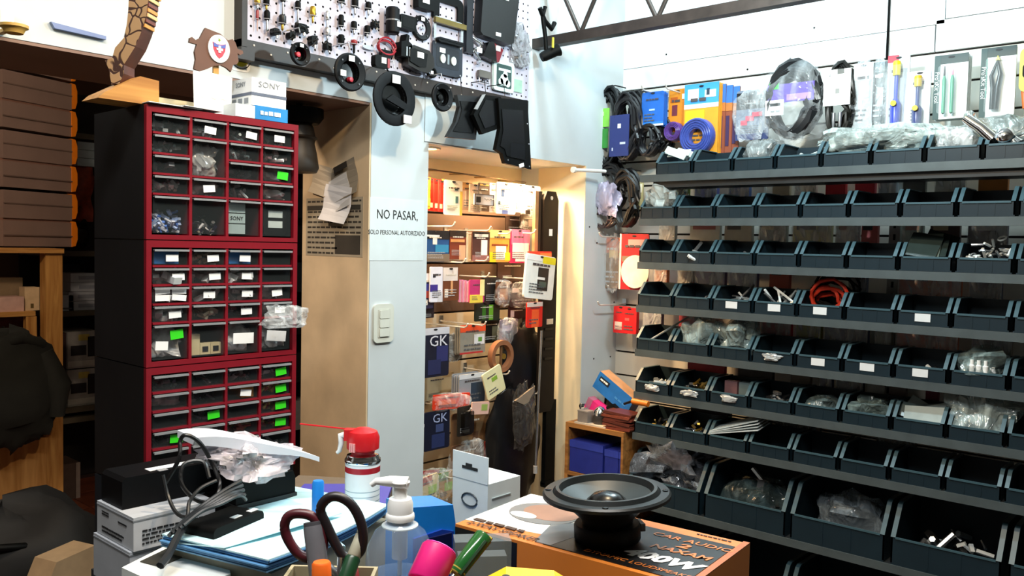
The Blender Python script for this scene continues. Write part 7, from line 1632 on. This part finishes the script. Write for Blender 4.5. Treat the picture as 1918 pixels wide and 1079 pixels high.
# black box right with a bag
k0 = at_z(442, 905, 1.05)
t = thing('black_battery_box', 'black battery-like box under the bag of metal parts', 'box', (k0.x, k0.y, CZ))
wx = at_y(553, 900, k0.y).x - k0.x
MB().prism([(0, 0), (wx, 0), (wx, 0.14), (wx - 0.004, 0.15), (0.004, 0.15), (0, 0.14)], 0, 0.10).build('case', mat('#090a0b', 0.5, spec=0.15), t); MB().box(-0.002, wx + 0.002, -0.003, 0.102, 0.105, 0.112).build('lid_seam', mat('#1a1b1e', 0.4), t)
tag(MB().blob(wx*1.2, 0.12, 0.058, 95, rough=0.3, nu=30, nv=18).build('parts_bag', crinkle('#f0e8f0', 0.6, 0.1), loc=(k0.x + wx*0.36, k0.y + 0.025, 1.0505), rot=(0, 0, 0.1), smooth=50), 'clear bag of metal parts on the black box', 'bag')
ms = [STEEL, mat('#8a7a4a', 0.4, 0.5), DARKM, mat('#c9b8bc', 0.5)]
tag(_pile(96, wx*0.85, 0.08, 0.035, 40, ms, 0.005, 0.012, 'bcr').build('metal_parts', ms, loc=(k0.x + wx*0.4, k0.y + 0.04, 1.055)), 'small metal parts inside the clear bag on the black box', 'parts', kind='stuff')
# white foam strip across
a = at_d(348, 822, 1.40); b_ = at_d(580, 856, 1.47)
n = 12; mb = MB(); vs = []; fs = []
for i in range(n + 1):
    s = i/n; c = a.lerp(b_, s); c.z += 0.012*math.sin(s*math.pi)*0.6 + 0.002*math.sin(s*9)
    hh = 0.008 + 0.010*math.sin(math.pi*min(1, s*1.0 + 0.15)); ww_ = 0.028
    for (dy_, dz_) in ((-ww_, -hh*.5), (-ww_, hh*.5), (ww_, hh*.8), (ww_, -hh*.2)): vs.append((c.x, c.y + dy_, c.z + dz_))
for i in range(n):
    for j in range(4): fs.append((i*4 + j, i*4 + (j + 1) % 4, (i + 1)*4 + (j + 1) % 4, (i + 1)*4 + j))
fs += [(0, 3, 2, 1), (n*4, n*4 + 1, n*4 + 2, n*4 + 3)]
tag(mb.add(vs, fs).build('foam_strip', mat('#dfe4ee', 0.6, var=0.03), smooth=40), 'long white foam strip lying across the bag and cables', 'strip')
# cables
def cable(pix, r, label, col='#0d0d0f', name='cable'):
    P_ = [at_d(x, y, d) for x, y, d in pix]; c = P_[0].copy()
    # smooth by Catmull-Rom
    out = []
    for i in range(len(P_) - 1):
        p0, p1, p2, p3 = P_[max(0, i-1)], P_[i], P_[i+1], P_[min(len(P_)-1, i+2)]
        for k in range(6):
            s = k/6; out.append(0.5*((2*p1) + (p2 - p0)*s + (2*p0 - 5*p1 + 4*p2 - p3)*s*s + (3*p1 - p0 - 3*p2 + p3)*s**3))
    out.append(P_[-1])
    o = MB().tube([tuple(v - c) for v in out], r, 7).build(name, mat(col, 0.4, var=0.2), loc=c, smooth=50)
    return tag(o, label, 'cable', 'tangled black cables')
cable([(310, 905, 1.36), (335, 860, 1.36), (338, 825, 1.37), (350, 815, 1.37), (375, 830, 1.38), (398, 870, 1.39), (412, 910, 1.38), (395, 940, 1.36), (365, 935, 1.35), (340, 905, 1.35), (345, 870, 1.36), (380, 865, 1.37), (392, 895, 1.36)], 0.0034, 'tall black cable loop in front of the red drawers')
cable([(305, 890, 1.34), (315, 930, 1.33), (330, 960, 1.31), (350, 968, 1.30), (355, 940, 1.32), (375, 915, 1.34), (405, 900, 1.36)], 0.003, 'black cable dropping from the power supply')
for k in range(5):
    cable([(316 + 7*k, 1004 - 5*k, 1.26), (342 + 9*k, 978 - 5*k, 1.28), (378 + 9*k, 948 - 1*k, 1.29), (412 + 9*k, 924 + 1*k, 1.31), (452 + 2*k, 900 + 9*k, 1.34)], 0.0032, 'bundled grey-black cable strand, %s from the left' % ORD[k], '#23272b')
cable([(300, 1060, 1.2), (315, 1040, 1.22), (330, 1010, 1.25), (345, 985, 1.27)], 0.006, 'thick dark cable tie end hanging over the envelope', '#14161a')
a = at_z(405, 985, 1.025)
t = thing('small_adapter', 'small flat black adapter behind the blue paper', 'adapter', (a.x, a.y, 0.9805), 0.3)
MB().prism(rrect(0.11, 0.04, 0.008, cx=0.05, cz=0.02), 0, 0.06).build('case', BLACK, t, smooth=30)
for x in (0.055, 0.092): MB().box(x - 0.008, x + 0.01, 0.008, 0.018, 0.0401, 0.041).build('white_tag', PAPER, t)
# --- pen cup with scissors, markers, screwdriver
cc = at_d(615, 1075, 0.95); 
cup_t = thing('pen_cup', 'beige open pen cup at the bottom edge', 'cup', (cc.x, cc.y, CZ), AZ - math.pi/2)
hcup = cc.z - CZ - 0.004
cm = mat('#a79c7e', 0.5)
MB().box(-0.05, 0.05, -0.035, 0.035, 0, 0.004).box(-0.05, 0.05, -0.035, -0.031, 0.004, hcup).box(-0.05, 0.05, 0.031, 0.035, 0.004, hcup).box(-0.05, -0.046, -0.031, 0.031, 0.004, hcup).box(0.046, 0.05, -0.031, 0.031, 0.004, hcup).build('cup', cm, cup_t)
MB().box(-0.001, 0.001, -0.031, 0.031, 0.004, hcup*0.9).build('divider', cm, cup_t)
fl2 = [0]
def stick(pix, label, name, cat, parts, group=None):
    """long thing along a pixel segment: pix ((x,y,d) bottom, (x,y,d) top); parts = (name, s0, s1, r0, r1, material)"""
    a = at_d(*pix[0]); b_ = at_d(*pix[1]); t = thing(name, label, cat, a, group=group)
    d = b_ - a
    for (nm, s0, s1, r0, r1, m) in parts:
        MB().tube([tuple(d*s0), tuple(d*(s0 + (s1 - s0)*.05)), tuple(d*(s1 - (s1 - s0)*.05)), tuple(d*s1)], [r0*.9, r0, r1, r1*.85], 14).build(nm, m, t, smooth=50)
    return t
stick(((612, 1190, .93), (586, 978, .95)), 'silver-grey metallic marker standing in the pen cup', 'marker', 'marker', [('barrel', 0, 1.0, .0112, .0112, mat('#77787e', 0.35, 0.3)), ('cap_rim', .97, 1.005, .0105, .0105, mat('#4a4b50', 0.4))])
stick(((594, 1010, 1.38), (596, 900, 1.38)), 'bright blue marker cap standing behind the scissors', 'marker', 'marker', [('cap', .35, 1.0, .0095, .0095, mat('#1f7fd8', 0.35)), ('barrel', -0.4, .35, .009, .009, mat('#d8e2ea', 0.4))])
stick(((604, 1200, .90), (602, 1052, .90)), 'orange-capped pen at the bottom edge', 'pen', 'pen', [('cap', .5, 1.0, .0105, .0100, mat('#ee6a1c', 0.45)), ('barrel', 0, .5, .009, .010, mat('#2a4a8a', 0.4))])
stick(((628, 1140, .92), (682, 985, .96)), 'dark green brush pencil with a pale ferrule tip', 'brush', 'brush', [('handle', 0, .62, .0088, .0088, mat('#0f3a20', 0.35)), ('ferrule', .62, .9, .0075, .0060, mat('#a9a894', 0.5)), ('tip', .9, 1.0, .0062, .004, mat('#8a9a8a', 0.6))])
stick(((665, 1130, .95), (655, 1060, .97)), 'dark red marker low in the pen cup', 'marker', 'marker', [('barrel', 0, 1, .009, .009, mat('#8a1a24', 0.4))])
stick(((640, 1030, 1.0), (618, 1010, 1.02)), 'tiny pale blue bottle top between the scissor handles', 'cap', 'cap', [('cap', 0, 1.0, .006, .005, mat('#9fd0e6', 0.3))])
stick(((775, 1140, .86), (824, 1028, .90)), 'bright pink highlighter leaning at the bottom edge', 'highlighter', 'highlighter', [('cap', .4, 1.0, .0195, .0195, mat('#dc1c78', 0.4)), ('barrel', -.3, .4, .0185, .0185, mat('#c81870', 0.4)), ('end_face', .99, 1.004, .0185, .0180, mat('#f050c0', 0.4))])
t = stick(((830, 1105, .92), (908, 1003, .96)), 'screwdriver with a clear green and yellow handle', 'screwdriver', 'screwdriver', [('handle', .30, 1.0, .0095, .0108, mat('#1f5a28', 0.15, alpha=0.9)), ('collar', .28, .36, .008, .010, mat('#b9a04a', 0.3)), ('shaft', -.4, .3, .003, .003, STEEL)])
for k in range(4):
    d = at_d(908, 1003, .96) - at_d(830, 1105, .92); a_ = math.pi/2*k + 0.4
    side = (RIGHT*math.cos(a_) + FWD*math.sin(a_))*0.0096
    MB().tube([tuple(d*.32 + side), tuple(d*.94 + side*1.08)], 0.0026, 6).build('handle_rib', [mat('#cdb048', 0.3), mat('#10301a', 0.3)][k % 2], t)
# scissors
sO = at_d(640, 1075, .95)
sc2 = thing('scissors', 'large scissors with dark red and black handles in the pen cup', 'scissors', sO)
def loop(pix, r, m, name):
    pp_ = [at_d(x, y, .95) - sO for x, y in pix]; out = []
    k = len(pp_)
    for i in range(k):
        p0, p1, p2, p3 = pp_[i-1], pp_[i], pp_[(i+1) % k], pp_[(i+2) % k]
        for q in range(4):
            s = q/4; out.append(tuple(0.5*((2*p1) + (p2 - p0)*s + (2*p0 - 5*p1 + 4*p2 - p3)*s*s + (3*p1 - p0 - 3*p2 + p3)*s**3)))
    return MB().tube(out, r, 10, closed=True).build(name, m, sc2, smooth=60)
dr_m = mat('#4a121c', 0.4, var=0.25, scale=15); db_m = mat('#1a1418', 0.4, var=0.2)
loop([(600, 955), (612, 935), (632, 930), (655, 942), (672, 968), (680, 1000), (676, 1030), (660, 1046), (642, 1040), (628, 1018), (612, 985)], .0056, db_m, 'handle')
loop([(533, 990), (538, 970), (555, 962), (582, 966), (600, 985), (606, 1015), (600, 1040), (582, 1046), (560, 1038), (542, 1015)], .0056, dr_m, 'handle')
MB().tube([tuple(at_d(642, 1040, .95) - sO), tuple(at_d(640, 1078, .955) - sO), tuple(at_d(625, 1200, .96) - sO)], [.006, .006, .003], 8).build('blade', STEEL, sc2, smooth=50)
MB().tube([tuple(at_d(590, 1044, .955) - sO), tuple(at_d(628, 1075, .955) - sO), tuple(at_d(655, 1200, .96) - sO)], [.006, .006, .003], 8).build('blade', STEEL, sc2, smooth=50)
# clear tag box and yellow tool at the bottom edge
a = at_d(905, 1045, 1.05)
t = thing('clear_box', 'small clear plastic box beside the screwdriver', 'box', (a.x, a.y, CZ), -0.7)
MB().box(-0.035, 0.035, 0, 0.03, 0, a.z - CZ + 0.02).build('shell', mat('#8a969c', 0.12, alpha=0.4), t); MB().box(-0.03, 0.03, 0.004, 0.026, 0.004, a.z - CZ).build('grey_insert', mat('#6a7478', 0.5), t)
tag(MB().box(-0.04, 0.04, -0.03, 0.03, 0, 0.13).build('dark_block', mat('#14181c', 0.4), loc=tuple(at_d(845, 1072, .99).xy) + (CZ,), rot=(0, 0, 0.3)), 'dark block of oddments under the screwdriver', 'block')
y0 = at_d(985, 1072, .86)
t = thing('yellow_tool', 'yellow plastic tool body at the bottom edge', 'tool', (y0.x, y0.y, CZ), AZ - math.pi/2)
hz = y0.z - CZ - 0.006
MB().prism([(-0.045, 0), (0.045, 0), (0.045, hz - 0.012), (0.03, hz - 0.003), (-0.02, hz), (-0.045, hz - 0.014)], -0.02, 0.03).build('body', mat('#e6b414', 0.4, var=0.04), t)
MB().lathe([(0, 0), (0.004, 0), (0.004, 0.003), (0, 0.003)], 10).build('screw', INK, t, loc=(-0.02, 0.0, hz - 0.001))
MB().prism([(-0.03, 0.02), (0.03, 0.02), (0.03, hz - 0.03), (-0.03, hz - 0.03)], -0.022, -0.02).build('dark_panel', BLACK, t)
